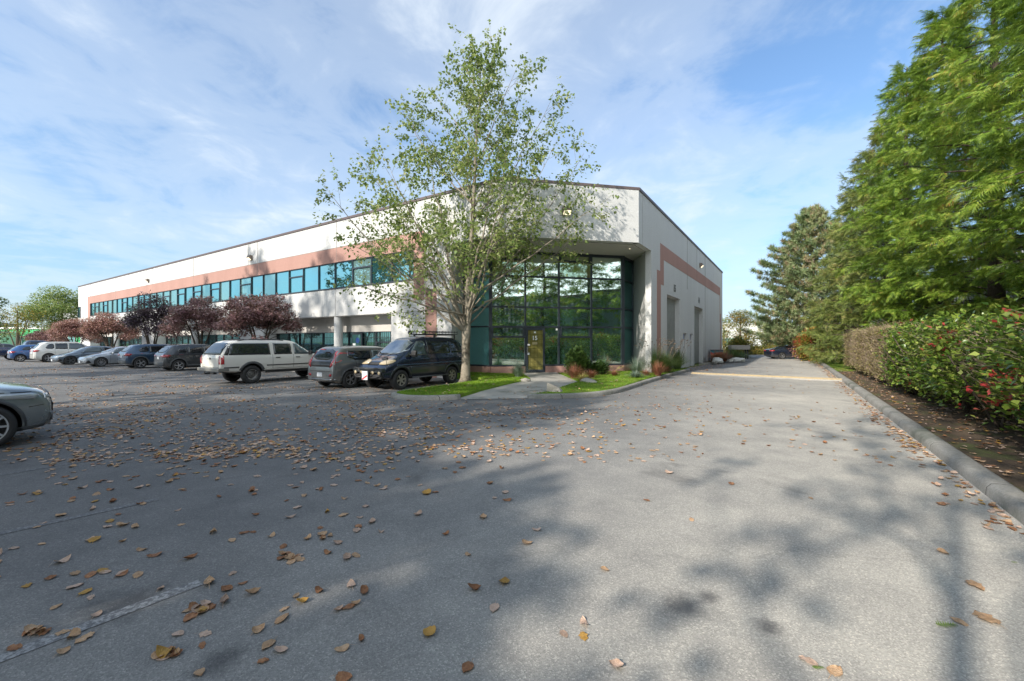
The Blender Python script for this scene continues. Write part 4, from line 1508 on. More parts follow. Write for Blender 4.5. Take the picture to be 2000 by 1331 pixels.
# --- big white wagon in the row
def big_wagon():
    L, W = 5.45, 1.96
    pt = paint('off_white_car_paint', (.62, .61, .57), .35, .0, .6)
    top = [(0, 1.10), (.015, 1.20), (.06, 1.26), (.34, 1.76), (.62, 1.84), (1.4, 1.865), (2.9, 1.86), (3.22, 1.80), (3.95, 1.26), (4.05, 1.22), (4.9, 1.15), (5.25, 1.08), (L, .92)]
    sp = dict(L=L, W=W, top=top, belt=[(0, 1.20), (3.9, 1.17), (L, 1.02)], plan=[(0, .93), (.06, .975), (.4, 1), (L - 1, 1), (L - .3, .97), (L, .90)], zb=.50, ra=1.20, fa=4.50, r=.385, gap=.075, paint=pt,
              under=[(0, .1), (.4, 0), (L - .4, 0), (L, .1)], endcrease=.75, beltcrease=.5, tumble=.26)
    loc, rz = place(HU, (-11.05, 18.1), (1.20, -W / 2))
    c = Car('station_wagon', sp, 'big off-white station wagon with black wheel-arch flares and dark glass parked nose-in', 'car', loc, rz)
    c.wheels('steel', rimr=.60, rimmat=nmat('dark_steel_rim', (.16, .155, .15), .4, .6), tw=.26); c.underside()
    # bright ring on the rims
    for wo in [o for o in c.root.children if o.name.startswith('wheel')]:
        m = MB(); m.lathe([(.385 * .60, .135), (.385 * .605, .142), (.385 * .55, .142), (.385 * .54, .12)], 32, 'y'); m.build('rim_ring', M['chrome'], wo)
    gl = M['carglass']
    c.both('side_window', gl, [(.30, 1.23), (1.98, 1.215), (1.98, 1.715), (.55, 1.715), (.42, 1.66)], off=.007)
    c.both('side_window', gl, [(2.14, 1.225), (2.94, 1.215), (2.94, 1.70), (2.14, 1.71)], off=.007)
    c.both('side_window', M['carglass_clear'], [(3.06, 1.215), (3.88, 1.205), (3.84, 1.30), (3.36, 1.66), (3.24, 1.70), (3.06, 1.70)], off=.007)
    c.patch('rear_window', gl, [(-.80, 1.24), (.80, 1.24), (.70, 1.73), (-.70, 1.73)], 'rear')
    c.patch('windshield', M['carglass_clear'], [(-.82, 1.30), (.82, 1.30), (.70, 1.74), (-.70, 1.74)], 'front')
    c.both('window_pillar_trim', M['black'], [(.13, 1.23), (.28, 1.23), (.50, 1.73), (.40, 1.73)], off=.005)
    for X in (2.06, 3.00, 4.02):
        for ax in ('left', 'right'): c.seam([(X, .62), (X, 1.21), (X - (.0 if X < 4 else .05), 1.22)], ax)
    for ax in ('left', 'right'):
        c.seam([(2.06, .62), (4.02, .62)], ax)
        c.patch('rub_strip', M['black'], [(1.80, .74), (4.0, .74), (4.0, .785), (1.80, .785)], ax, off=.016)
        c.patch('rub_strip', M['black'], [(.12, .70), (.68, .70), (.68, .745), (.12, .745)], ax, off=.016)
    c.handle(2.28, 1.08, M['black'], .2); c.handle(3.20, 1.08, M['black'], .2)
    c.mirror(3.78, 1.22, M['black'], (.12, .22, .2))
    c.arches(M['clad'], .10)
    c.mirror2('tail_light', M['red'], [(.80, .86), (.935, .86), (.935, 1.20), (.80, 1.20)], 'rear', off=.02)
    c.both('tail_light', M['red'], [(.02, .86), (.13, .86), (.13, 1.20), (.03, 1.20)], off=.015)
    c.seam([(-.74, 1.2), (-.74, .72), (.74, .72), (.74, 1.2)], 'rear', .015)
    m = MB(); m.box(-.10, .05, -.95, .95, .56, .70); m.box(-.10, .30, -.99, -.93, .57, .69); m.box(-.10, .30, .93, .99, .57, .69)
    m.build('rear_bumper', nmat('dull_steel_bumper', (.24, .235, .22), .4, .5), c.root, bevel=.02)
    m = MB(); m.box(-.22, .2, -.03, .03, .44, .50); m.box(-.02, .1, -.35, .35, .44, .50); m.tube([(-.2, 0, .5), (-.2, 0, .57)], .025); m.build('tow_hitch', M['black'], c.root)
    m = MB(); m.box(1.75, 4.0, -1.02, -.93, .43, .48); m.box(1.75, 4.0, .93, 1.02, .43, .48); m.build('side_step', M['black'], c.root, bevel=.01)
    m = MB(); m.box(L - .02, L + .10, -.95, .95, .55, .75); m.build('front_bumper', M['clad'], c.root, bevel=.02)
    m = MB(); m.box(-.012, .03, -.06, .06, 1.04, 1.12); m.build('tailgate_latch', M['black'], c.root)
    m = MB(); m.box(.012, .02, -.72, -.50, .80, .84); m.build('badge', M['chrome'], c.root)
    c.rails(.75, 2.7, .62, M['black'], .035)
    for x in (1.0, 1.8, 2.5):
        z = c.bvh.ray_cast(Vector((x, 0, 5)), Vector((0, 0, -1)))[0].z
        m = MB(); m.bar((x, -.62, z + .03), (x, .62, z + .03), .03, .02); m.build('roof_bar', M['black'], c.root)


big_wagon()


# --- grey boxy hatchback
def boxy():
    L, W = 4.12, 1.80
    pt = paint('mid_grey_car_paint', (.16, .17, .175), .3, .5, 1)
    top = [(0, .70), (.02, .98), (.10, 1.08), (.28, 1.50), (.5, 1.59), (1.3, 1.62), (2.3, 1.605), (2.62, 1.54), (3.15, 1.12), (3.25, 1.06), (3.85, .96), (4.05, .84), (L, .62)]
    sp = dict(L=L, W=W, top=top, belt=[(0, 1.10), (1.2, 1.02), (3.1, .93), (L, .75)], plan=PLAN(L, .90, .80), zb=.19, ra=.74, fa=3.31, r=.335, gap=.045, paint=pt, tumble=.22, endcrease=.6)
    loc, rz = place(HU, (-6.18, 16.35), (.74, -W / 2))
    c = Car('boxy_hatchback', sp, 'boxy grey hatchback with tall curved red tail lights', 'car', loc, rz)
    c.wheels('twin', rimr=.64, tw=.22); c.underside()
    gl = M['carglass']
    c.both('side_window', gl, [(.62, 1.20), (.95, 1.08), (1.72, 1.055), (1.72, 1.45), (.66, 1.44)], off=.007, rnd=0)
    c.both('side_window', M['carglass_clear'], [(1.80, 1.05), (2.92, 1.0), (2.80, 1.14), (2.55, 1.40), (2.4, 1.45), (1.80, 1.45)], off=.007)
    c.patch('rear_window', gl, [(-.62, 1.09), (.62, 1.09), (.60, 1.50), (-.60, 1.50)], 'rear', rnd=1, off=.008)
    c.patch('tailgate_panel', nmat('satin_black_tailgate', (.035, .037, .04), .3, .2, .5, .6), [(-.60, .83), (.60, .83), (.64, 1.075), (-.64, 1.075)], 'rear', off=.008)
    c.patch('windshield', M['carglass_clear'], [(-.74, 1.15), (.74, 1.15), (.64, 1.50), (-.64, 1.50)], 'front', rnd=1)
    c.mirror2('tail_light', M['red'], [(.60, .80), (.70, .84), (.84, 1.0), (.84, 1.18), (.76, 1.36), (.66, 1.42), (.62, 1.40), (.70, 1.15)], 'rear', off=.016)
    c.both('tail_light', M['red'], [(.03, .86), (.10, .92), (.15, 1.10), (.20, 1.26), (.10, 1.20), (.04, 1.04)], off=.008)
    for X in (.98, 1.76, 2.86):
        for ax in ('left', 'right'): c.seam([(X + (.10 if X < 1 else 0), .34), (X, .5), (X, 1.02)], ax)
    c.handle(1.12, .92, pt); c.handle(1.95, .90, pt); c.mirror(2.72, 1.03, pt)
    c.arches(M['clad'], .06)
    c.both('sill_cladding', M['clad'], [(1.15, .20), (2.9, .20), (2.9, .34), (1.15, .34)], off=.012)
    c.patch('lower_bumper', M['clad'], [(-.80, .30), (.80, .30), (.78, .40), (-.78, .40)], 'rear', off=.02)
    c.patch('bumper_trim', M['chrome'], [(-.82, .355), (.82, .355), (.82, .375), (-.82, .375)], 'rear', off=.026)
    c.mirror2('reflector', M['red'], [(.56, .46), (.74, .48), (.74, .58), (.58, .57)], 'rear', off=.012, rnd=1)
    c.seam([(-.66, 1.1), (-.64, .66), (.64, .66), (.66, 1.1)], 'rear')
    c.plate(.0, .53, 'rear', .31, .15)
    z = 1.61
    m = MB(); m.tube([(.55, 0, z - .01), (.45, 0, z + .10)], .006, 5); m.build('antenna', M['black'], c.root)
    m = MB(); m.box(.11, .2, -.12, .12, 1.475, 1.505); m.build('brake_light', M['red'], c.root)


boxy()


# --- dark blue four-wheel-drive van facing the lot
def van():
    L, W = 4.60, 1.72
    pt = paint('midnight_blue_car_paint', (.012, .022, .052), .22, .35, 1)
    low = nmat('dark_grey_green_lower_paint', (.035, .042, .045), .35, .3, .5, .5)
    top = [(0, 1.0), (.02, 1.18), (.08, 1.28), (.26, 1.86), (.55, 1.965), (1.3, 2.0), (2.6, 2.0), (2.95, 1.93), (3.72, 1.30), (3.82, 1.24), (4.2, 1.08), (4.42, .94), (L, .72)]
    sp = dict(L=L, W=W, top=top, belt=[(0, 1.26), (3.4, 1.17), (3.8, 1.12), (L, .82)], plan=[(0, .93), (.15, .98), (.6, 1), (L - 1, 1), (L - .35, .96), (L - .08, .88), (L, .82)], zb=.40, ra=.98, fa=3.80, r=.37, gap=.07, paint=pt, tumble=.22, endcrease=.5,
              under=[(0, .1), (.4, 0), (L - .4, 0), (L, .08)])
    loc, rz = place(HUN, (-4.08, 15.75), (3.80, W / 2))
    c = Car('minivan', sp, 'dark blue four-wheel-drive van with a black roof rack parked beside the tree', 'van', loc, rz)
    c.wheels('six', rimr=.60, rimmat=nmat('tan_grey_alloy', (.36, .34, .29), .4, .5), tw=.25); c.underside()
    gl = M['carglass']
    c.both('side_window', gl, [(.30, 1.33), (.98, 1.31), (.98, 1.80), (.46, 1.80)], off=.007)
    c.both('side_window', gl, [(1.06, 1.31), (2.38, 1.29), (2.38, 1.83), (1.06, 1.81)], off=.007)
    c.both('side_window', M['carglass_clear'], [(2.48, 1.28), (3.30, 1.22), (3.24, 1.42), (2.88, 1.80), (2.48, 1.83)], off=.007)
    c.both('side_window', M['carglass'], [(3.34, 1.22), (3.62, 1.20), (3.34, 1.40)], off=.007)
    c.patch('windshield', mat_glass('windshield_glass', (.75, .82, .9), (.10, .12, .14), .28, .03), [(-.76, 1.30), (.76, 1.30), (.64, 1.86), (-.64, 1.86)], 'front', rnd=1, off=.008)
    c.patch('rear_window', gl, [(-.66, 1.32), (.66, 1.32), (.60, 1.82), (-.60, 1.82)], 'rear', rnd=1)
    for ax in ('left', 'right'):
        c.patch('lower_panel', low, [(1.44, .42), (3.33, .42), (3.36, .86), (1.40, .86)], ax, off=.006)
        c.patch('lower_panel', low, [(.06, .56), (.52, .52), (.58, .86), (.06, .86)], ax, off=.006)
        c.patch('trim_line', nmat('blue_grey_trim', (.08, .13, .20), .3, .4) if ax == 'left' else M['clad'], [(.10, .93), (4.0, .90), (4.0, .935), (.10, .97)], ax, off=.014)
        for X in (1.02, 2.43, 3.42): c.seam([(X, .48), (X, 1.28)], ax)
    c.handle(2.25, 1.10, M['black'], .16); c.handle(2.62, 1.10, M['black'], .16)
    c.mirror(3.30, 1.28, M['black'], (.14, .24, .24))
    c.arches(low, .09)
    # front end
    hy = M['headlamp_y']
    c.mirror2('headlight', hy, [(.28, .94), (.62, .93), (.78, .97), (.78, 1.10), (.60, 1.12), (.30, 1.07)], 'front', off=.02, rnd=1)
    c.both('turn_signal', M['headlamp_y'], [(L - .42, .96), (L - .22, .94), (L - .20, 1.04), (L - .40, 1.06)], off=.01, rnd=1)
    c.patch('grille', M['black'], [(-.28, .92), (.28, .92), (.26, 1.02), (-.26, 1.02)], 'front', off=.014)
    c.patch('bonnet_scoop', M['black'], [(3.98, .06), (4.12, .10), (4.12, .40), (3.98, .36)], 'top', off=.035, rnd=1, thick=.05)
    bar = MB()
    bx = L + .06
    bar.box(L - .10, L + .09, -.80, .80, .66, .84)
    b_ = bar.build('front_bumper', low, c.root, bevel=.04)
    bb = MB(); bb.box(L - .08, L + .07, -.74, .74, .44, .60); bb.build('lower_bumper', M['black'], c.root, bevel=.03)
    nb = MB()
    for sd in (-1, 1):
        nb.tube([(bx + .02, sd * .16, .48), (bx + .13, sd * .24, .62), (bx + .14, sd * .30, .80), (bx + .10, sd * .60, .84), (bx - .02, sd * .74, .78), (bx + .02, sd * .72, .56), (bx + .08, sd * .5, .50), (bx + .02, sd * .16, .48)], .024, 8)
    nb.tube([(bx + .14, -.3, .80), (bx + .14, .3, .80)], .024, 8)
    nb.build('nudge_bar', M['black'], c.root, smooth=True)
    for y in (-.66, .66, -.30, .30):
        m = MB(); m.lathe([(0, bx + .045), (.062, bx + .04), (.066, bx - .02), (0, bx - .02)], 18, 'x', (0, y, .66 if abs(y) > .5 else .67)); m.build('fog_light', hy, c.root, smooth=True)
    m = MB(); m.box(bx + .10, bx + .115, -.17, .14, .40, .72); po = m.build('number_plate', M['plate'], c.root)
    m = MB(); m.bar((bx + .118, -.15, .42), (bx + .118, .12, .56), .05, .006, up=(1, 0, 0)); m.build('red_slash', nmat('red_sticker', (.5, .03, .04), .5), po)
    m = MB(); m.tube([(4.45, .78, .82), (4.47, .80, 1.16)], .009, 6); m.build('corner_pole', M['clad'], c.root)
    m = MB(); m.tube([(1.3, .90, .42), (3.3, .90, .42)], .032, 8); m.tube([(1.3, -.90, .42), (3.3, -.90, .42)], .032, 8); m.build('side_step', M['clad'], c.root, smooth=True)
    m = MB(); m.tube([(3.86, -.1, 1.27), (3.70, .25, 1.33), (3.72, .55, 1.33)], .01, 5); m.tube([(3.86, -.65, 1.27), (3.72, -.3, 1.34), (3.70, -.02, 1.34)], .01, 5); m.build('wiper', M['black'], c.root)
    m = MB(); m.lathe([(.155, 3.05), (.17, 3.04), (.185, 3.05), (.17, 3.06), (.155, 3.05)], 20, 'x', (0, .36, 1.25)) ; m.build('steering_wheel', M['black'], c.root)
    # roof basket
    rk_ = MB()
    zr = 2.10
    x0, x1, yy = .35, 2.05, .58
    for z in (zr, zr + .10):
        for sd in (-1, 1): rk_.tube([(x0, sd * yy, z), (x1, sd * yy, z)], .014, 6)
        for x in (x0, x1): rk_.tube([(x, -yy, z), (x, yy, z)], .014, 6)
    for i in range(9): rk_.tube([(x0 + (x1 - x0) * i / 8, -yy, zr), (x0 + (x1 - x0) * i / 8, yy, zr)], .010, 5)
    for i in range(10):
        x = x0 + (x1 - x0) * i / 9
        for sd in (-1, 1): rk_.tube([(x, sd * yy, zr), (x, sd * yy, zr + .14)], .010, 5)
    for x in (.55, 1.8):
        for sd in (-1, 1): rk_.box(x - .03, x + .03, sd * yy - .03, sd * yy + .03, 1.90, zr)
        rk_.box(x - .025, x + .025, -yy, yy, zr - .05, zr - .015)
    rk_.build('roof_rack', M['black'], c.root)
    for y in (-.4, .4):
        m = MB(); m.lathe([(0, .015), (.09, .02), (.09, .10), (0, .11)], 16, 'x', (2.15, y, 2.16)); m.build('roof_lamp', M['black'], c.root)


van()

P_ = paint
suv('parked_suv', 'charcoal grey SUV showing its tail between the white wagon and the blue SUV', 4.37, 1.80, 1.63, P_('charcoal_car_paint', (.055, .062, .07), .28, .5), tuple(G(350, 725)[:2]), wb=2.61, r=.335, railm=M['chrome'])
suv('parked_suv', 'steel blue SUV parked tail-out left of the charcoal SUV', 4.48, 1.84, 1.62, P_('steel_blue_car_paint', (.035, .075, .135), .28, .5), tuple(G(275, 720)[:2]), wb=2.69, r=.345, tail='none')
sedan('parked_sedan', 'silver sedan facing the lot with its nose out', 4.62, 1.78, 1.43, P_('silver_car_paint', (.36, .40, .45), .3, .5), tuple(G(198, 717)[:2]), wb=2.7, style='ten')
sedan('parked_sedan', 'slate blue fastback sedan facing the lot with dark rims', 4.70, 1.85, 1.44, P_('slate_blue_car_paint', (.10, .14, .19), .3, .5), tuple(G(138, 713)[:2]), wb=2.87, fast=True, rimmat=nmat('dark_grey_rim', (.10, .105, .11), .4, .5))
suv('parked_suv', 'large white SUV with silver rails parked tail-out at the far end of the row', 4.86, 1.92, 1.76, P_('white_car_paint', (.66, .66, .63), .3, .0), tuple(G(96, 708)[:2]), wb=2.79, r=.37, clad=False, railm=M['chrome'], tail='none', belt=(1.08, 1.03), clear=True)
suv('parked_hatchback', 'bright blue hatchback half hidden behind the large white SUV', 3.95, 1.70, 1.5, P_('bright_blue_car_paint', (.02, .09, .26), .25, .3), (-43.0, 37.2), wb=2.5, r=.31, clad=False, tail='none', belt=(.95, .92), cat='car')


# --- pickup
def pickup():
    L, W = 5.6, 1.95
    pt = paint('navy_car_paint', (.015, .03, .075), .25, .3)
    top = [(0, .95), (.02, 1.16), (.08, 1.20), (1.75, 1.22), (1.82, 1.26), (1.98, 1.78), (2.2, 1.88), (3.2, 1.88), (3.5, 1.80), (4.1, 1.26), (4.2, 1.20), (5.0, 1.12), (5.4, 1.02), (L, .8)]
    sp = dict(L=L, W=W, top=top, belt=[(0, 1.14), (L * .7, 1.12), (L, .95)], plan=PLAN(L, .93, .85), zb=.42, ra=1.15, fa=4.6, r=.39, gap=.07, paint=pt, endcrease=.7, under=[(0, .1), (.4, 0), (L - .4, 0), (L, .08)])
    loc, rz = place(HU, (-47.4, 40.4), (1.15, -W / 2))
    c = Car('pickup_truck', sp, 'navy blue pickup truck with a covered bed at the end of the row', 'pickup truck', loc, rz)
    c.wheels('five', tw=.26); c.underside()
    c.both('side_window', M['carglass'], [(2.12, 1.22), (2.85, 1.2), (2.85, 1.75), (2.22, 1.75)], off=.007)
    c.both('side_window', M['carglass'], [(2.93, 1.2), (3.95, 1.2), (3.5, 1.70), (3.4, 1.75), (2.93, 1.75)], off=.007)
    c.patch('bed_cover', M['black'], [(.12, -.78), (1.72, -.78), (1.72, .78), (.12, .78)], 'top', off=.02)
    c.mirror2('tail_light', M['red'], [(.76, .84), (.93, .84), (.93, 1.12), (.76, 1.12)], 'rear', off=.015)
    c.both('tail_light', M['red'], [(.02, .84), (.22, .84), (.18, 1.12), (.04, 1.12)], off=.012)
    m = MB(); m.box(-.12, .02, -.9, .9, .52, .68); m.build('rear_bumper', M['black'], c.root, bevel=.02)
    c.arches(M['clad'], .07); c.mirror(3.9, 1.2, M['black'])
    for X in (2.02, 2.9, 4.05):
        for ax in ('left', 'right'): c.seam([(X, .55), (X, 1.16)], ax)


pickup()
# dark car only its tail wheel showing at the frame's left edge
suv('parked_suv', 'dark grey SUV cut off by the left edge beyond the pickup', 4.5, 1.85, 1.55, P_('graphite_car_paint', (.07, .075, .085), .28, .5), (-59.5, 48.0), wb=2.65, r=.34, tail='none')


# --- grey-blue SUV nosing in at the left edge, close by
def near_suv():
    L, W = 4.68, 1.93
    pt = paint('grey_green_car_paint', (.25, .285, .30), .25, .5)
    top = [(0, .9), (.03, 1.08), (.5, 1.55), (1.0, 1.62), (2.3, 1.62), (2.75, 1.54), (3.4, 1.10), (3.55, 1.06), (4.1, 1.03), (4.4, .985), (4.56, .93), (L - .02, .86), (L, .70)]
    sp = dict(L=L, W=W, top=top, belt=[(0, 1.02), (3.2, .98), (4.2, .94), (4.6, .87), (L, .66)], plan=[(0, .86), (.3, .96), (.9, 1), (L - 1.1, 1), (L - .5, .965), (L - .25, .88), (L - .08, .78), (L, .70)], zb=.24, ra=.98, fa=3.90, r=.375, gap=.05, paint=pt, tumble=.3,
              under=[(0, .1), (.4, 0), (L - .7, -.02), (L - .1, .02), (L, .08)], endcrease=.2)
    hd = (math.sin(R(40)), math.cos(R(40)))
    loc, rz = place(hd, (-8.62, 6.92), (3.90, -W / 2))
    c = Car('parked_suv', sp, 'grey-green SUV nosing into view at the left edge in the foreground', 'SUV', loc, rz)
    c.wheels('ten', rimr=.74, tw=.25, rimmat=nmat('bright_alloy_rim', (.62, .64, .67), .25, .7)); c.underside()
    c.arches(M['clad'], .055)
    c.both('headlight', M['headlamp'], [(L - .95, .93), (L - .55, .82), (L - .22, .79), (L - .16, .86), (L - .26, .90), (L - .60, .905), (L - .98, .945)], off=.009)
    c.mirror2('headlight', M['headlamp'], [(.44, .78), (.72, .79), (.70, .87), (.48, .86)], 'front', off=.012)
    c.patch('grille', M['black'], [(-.50, .66), (.50, .66), (.55, .86), (-.55, .86)], 'front', off=.012)
    for ax in ('left', 'right'):
        c.seam([(L - 1.3, .965), (L - .6, .93), (L - .25, .915)], ax, .014)
        c.seam([(L - .62, .84), (L - .78, .74), (L - .74, .70)], ax, .010)
        c.patch('lower_bumper', M['clad'], [(L - .50, .23), (L - .10, .30), (L - .07, .40), (L - .30, .33), (L - .50, .32)], ax, off=.012)
        c.seam([(L - .28, .66), (L - .10, .68)], ax, .012)
        c.seam([(3.02, .40), (3.02, .96)], ax)
    c.patch('lower_bumper', M['clad'], [(-.7, .38), (.7, .38), (.7, .52), (-.7, .52)], 'front', off=.02)
    c.both('side_window', M['carglass'], [(1.0, 1.08), (3.2, 1.02), (2.7, 1.46), (1.3, 1.5)], off=.007)
    c.patch('windshield', M['carglass_clear'], [(-.76, 1.18), (.76, 1.18), (.62, 1.5), (-.62, 1.5)], 'front', rnd=1)
    m = MB(); m.box(L - .02, L + .035, -.26, .26, .50, .66); m.build('number_plate', M['black'], c.root)
    c.mirror(3.0, 1.04, pt); c.handle(2.2, .92, pt)


near_suv()
# dark sedan parked across, far end of the drive
sd_ = sedan('parked_sedan', 'dark navy sedan parked behind shrubs at the far end of the drive', 4.6, 1.8, 1.42, P_('dark_navy_car_paint', (.02, .028, .05), .25, .4), (0, 0), heading=HUN, wb=2.7)
p_ = G(1583, 702.3)
sd_.root.location = (26.2, 43.6, 0); sd_.root.rotation_euler = (0, 0, R(-4))


# --- small white box truck far off
def box_truck():
    t = empty('box_truck', (39.6, 71.5, -.3), R(12), 'small white box truck parked far off beyond the dark sedan', 'truck')
    m = MB(); m.box(-1.7, 1.7, -1.25, 1.25, .75, 2.45); m.build('cargo_box', M['white'], t, bevel=.03)
    f = MB()
    for x in (-1.72, 1.66):
        for y in (-1.27, 1.21): f.box(x, x + .06, y, y + .06, .72, 2.47)
    f.box(-1.72, 1.72, -1.27, -1.21, 2.43, 2.49); f.build('box_frame', M['chrome'], t)
    m = MB()
    prof = [(1.75, .5), (3.3, .5), (3.35, 1.1), (2.9, 1.3), (2.5, 1.95), (1.8, 2.0)]
    v = [(x, -1.0, z) for x, z in prof] + [(x, 1.0, z) for x, z in prof]
    n = len(prof)
    m.add(v, [tuple(range(n)), tuple(range(n, 2 * n))[::-1]] + [(i, i + n, (i + 1) % n + n, (i + 1) % n) for i in range(n)])
    m.build('cab', M['white'], t, fixn=True, bevel=.04)
    m = MB(); m.box(1.95, 2.6, -1.012, -1.002, 1.3, 1.8); m.box(1.95, 2.6, 1.002, 1.012, 1.3, 1.8); m.build('side_window', M['carglass'], t)
    for x in (-1.0, 2.7):
        for y in (-.95, .95):
            m = MB(); m.lathe([(0, y - .12), (.38, y - .12), (.38, y + .12), (0, y + .12)], 20, 'y', (x, 0, .38)); m.build('wheel', M['rubber'], t)
    m = MB(); m.box(-1.7, 3.2, -.5, .5, .5, .75); m.build('chassis', M['black'], t)


box_truck()
# ------------------------------------------------------------------ trees
def bez(p0, p1, p2, n):
    return [p0 * ((1 - t) ** 2) + p1 * (2 * t * (1 - t)) + p2 * (t * t) for t in [i / (n - 1) for i in range(n)]]


def branching_tree(name, label, base, trunk, limbs, leafmat, barkmat, env=None, seed=1, leaf=.11, per_twig=16, nsec=8, nter=3, sec_len=1.6, ter_len=.8,
                   droop=.15, cat='tree', group=None, trunk_n=12, leaf_tmpl=None, make=True, leader_side=10, thin=0.0):
    """trunk: (x,y,z,r) points from the base; limbs: (start fraction, end offset vector, start radius)"""
    rng = np.random.default_rng(seed); rr = random.Random(seed)
    wood = MB()
    tp = [Vector(p[:3]) for p in trunk]; tr = [p[3] for p in trunk]
    wood.tube(tp, tr, trunk_n)

    def on_trunk(f):
        k = f * (len(tp) - 1); i = min(int(k), len(tp) - 2); t = k - i
        return tp[i].lerp(tp[i + 1], t), tr[i] * (1 - t) + tr[i + 1] * t
    LP, LD = [], []
    paths = []
    for (f, end, r0, rise) in limbs:
        s_, rt = on_trunk(f)
        s_ = s_
        e_ = Vector(end)
        mid = s_.lerp(e_, .42) + Vector((0, 0, -abs(e_.z - s_.z) * rise)) * 1.0
        mid += Vector((rr.uniform(-.3, .3), rr.uniform(-.3, .3), rr.uniform(-.1, .2)))
        pts = bez(s_, mid, e_, 12)
        for q in pts[2:-1]: q += Vector((rr.gauss(0, .05), rr.gauss(0, .05), rr.gauss(0, .04)))
        rad = [max(.006, r0 * (1 - i / 11) ** .8 * .94 + .006) for i in range(12)]
        wood.tube(pts, rad, 7)
        paths.append((pts, rad, (e_ - s_).length))
    # the leader carries side twigs too
    top = [on_trunk(.45 + .55 * i / 11)[0] for i in range(12)]
    paths.append((top, [on_trunk(.45 + .55 * i / 11)[1] for i in range(12)], (top[-1] - top[0]).length))

    def inside(p):
        if env is None: return True
        z = p.z
        r = lerp_pts(env, z)
        c, _ = on_trunk(max(0, min(1, (z - tp[0].z) / (tp[-1].z - tp[0].z))))
        return (Vector((p.x - c.x, p.y - c.y)).length) < r * 1.04

    def twig(p, d, L, r, depth):
        n = 5
        e = p + d * L + Vector((0, 0, -droop * L * .4))
        pts = bez(p, p + d * (L * .55) + Vector((0, 0, L * .10)), e, n)
        if not inside(pts[-1]):
            if not inside(pts[2]): return
            pts = pts[:3] + [pts[2].lerp(pts[3], .3)]
        wood.tube(pts, [r * (1 - .75 * i / (len(pts) - 1)) for i in range(len(pts))], 4 if r > .012 else 3, cap=False)
        if depth == 0 or L < .5:
            for k in range(per_twig):
                t = rr.uniform(.12, 1.08)
                i = min(int(t * (len(pts) - 1)), len(pts) - 2)
                q = pts[i].lerp(pts[i + 1], t * (len(pts) - 1) - i)
                if thin and q.z < thin and rr.random() < .62: continue
                LP.append((q.x + rr.gauss(0, .06), q.y + rr.gauss(0, .06), q.z + rr.gauss(0, .06) - .02))
                LD.append((d.x * .5 + rr.gauss(0, .6), d.y * .5 + rr.gauss(0, .6), -.45 + rr.gauss(0, .5)))
            return
        for k in range(nter):
            t = .25 + .75 * (k + rr.random()) / nter
            i = min(int(t * (len(pts) - 1)), len(pts) - 2)
            q = pts[i].lerp(pts[i + 1], t * (len(pts) - 1) - i)
            dd = (d + Vector((rr.gauss(0, .75), rr.gauss(0, .75), rr.gauss(.10, .45)))).normalized()
            twig(q, dd, ter_len * rr.uniform(.6, 1.2), r * .5, depth - 1)
        for k in range(int(per_twig * .5)):
            t = rr.uniform(.5, 1.0)
            i = min(int(t * (len(pts) - 1)), len(pts) - 2)
            q = pts[i].lerp(pts[i + 1], t * (len(pts) - 1) - i)
            LP.append((q.x + rr.gauss(0, .05), q.y + rr.gauss(0, .05), q.z + rr.gauss(0, .05)))
            LD.append((d.x + rr.gauss(0, .6), d.y + rr.gauss(0, .6), -.4 + rr.gauss(0, .5)))

    for pi, (pts, rad, L) in enumerate(paths):
        ns = leader_side if pi == len(paths) - 1 else max(4, int(nsec * (.6 + L / 8)))
        for k in range(ns):
            t = .28 + .72 * (k + rr.random() * .9) / ns
            t = min(t, .995)
            i = min(int(t * 11), 10)
            q = pts[i].lerp(pts[i + 1], t * 11 - i)
            tan = (pts[i + 1] - pts[max(0, i - 1)]).normalized()
            side = tan.cross(Vector((rr.gauss(0, 1), rr.gauss(0, 1), rr.gauss(0, 1)))).normalized()
            dd = (tan * rr.uniform(.45, .9) + side * rr.uniform(.6, 1.0) + Vector((0, 0, .12))).normalized()
            sl = sec_len * rr.uniform(.55, 1.15) * (1.15 - .55 * t)
            twig(q, dd, sl, max(.007, rad[i] * .26), 1)
        twig(pts[-1], (pts[-1] - pts[-3]).normalized(), sec_len * .5, .008, 0)
    root = empty(name, base, 0, label, cat, group)
    b0 = Vector(base)
    wood.v = [(x - b0.x, y - b0.y, z - b0.z) for x, y, z in wood.v]
    wood.build('trunk', barkmat, root, smooth=True)
    LP = np.array(LP) - np.array(base); LD = np.array(LD)
    tv, tf = leaf_tmpl or (LEAF_V, LEAF_T)
    Fr = frames(rng, LD, .25)
    V, T_ = cards(LP, Fr, rng.uniform(.7, 1.25, len(LP)) * leaf, tv, tf)
    link('crown', np_mesh('crown', V, T_, leafmat), root)
    return root, len(LP)


# --- the big young tree by the entrance
bx, by = -1.92, 17.5
env_hero = [(2.2, 2.5), (3.0, 4.4), (4.5, 5.2), (6.0, 5.5), (8.0, 5.9), (9.5, 5.3), (10.8, 4.6), (12.0, 3.6), (13.0, 2.8), (14.0, 1.6), (14.9, .5)]
trunk = [(bx, by, .12, .30), (bx + .0, by, .30, .21), (bx + .02, by, .9, .172), (bx + .02, by, 1.6, .165), (bx + .03, by, 2.1, .18), (bx + .10, by + .02, 2.9, .125), (bx + .10, by, 3.8, .115), (bx + .20, by + .05, 5.2, .10),
         (bx + .28, by + .1, 6.6, .085), (bx + .36, by + .1, 8.2, .068), (bx + .42, by + .1, 9.7, .05), (bx + .55, by + .1, 11.4, .034), (bx + .60, by + .15, 12.4, .018), (bx + .62, by + .15, 13.2, .007)]
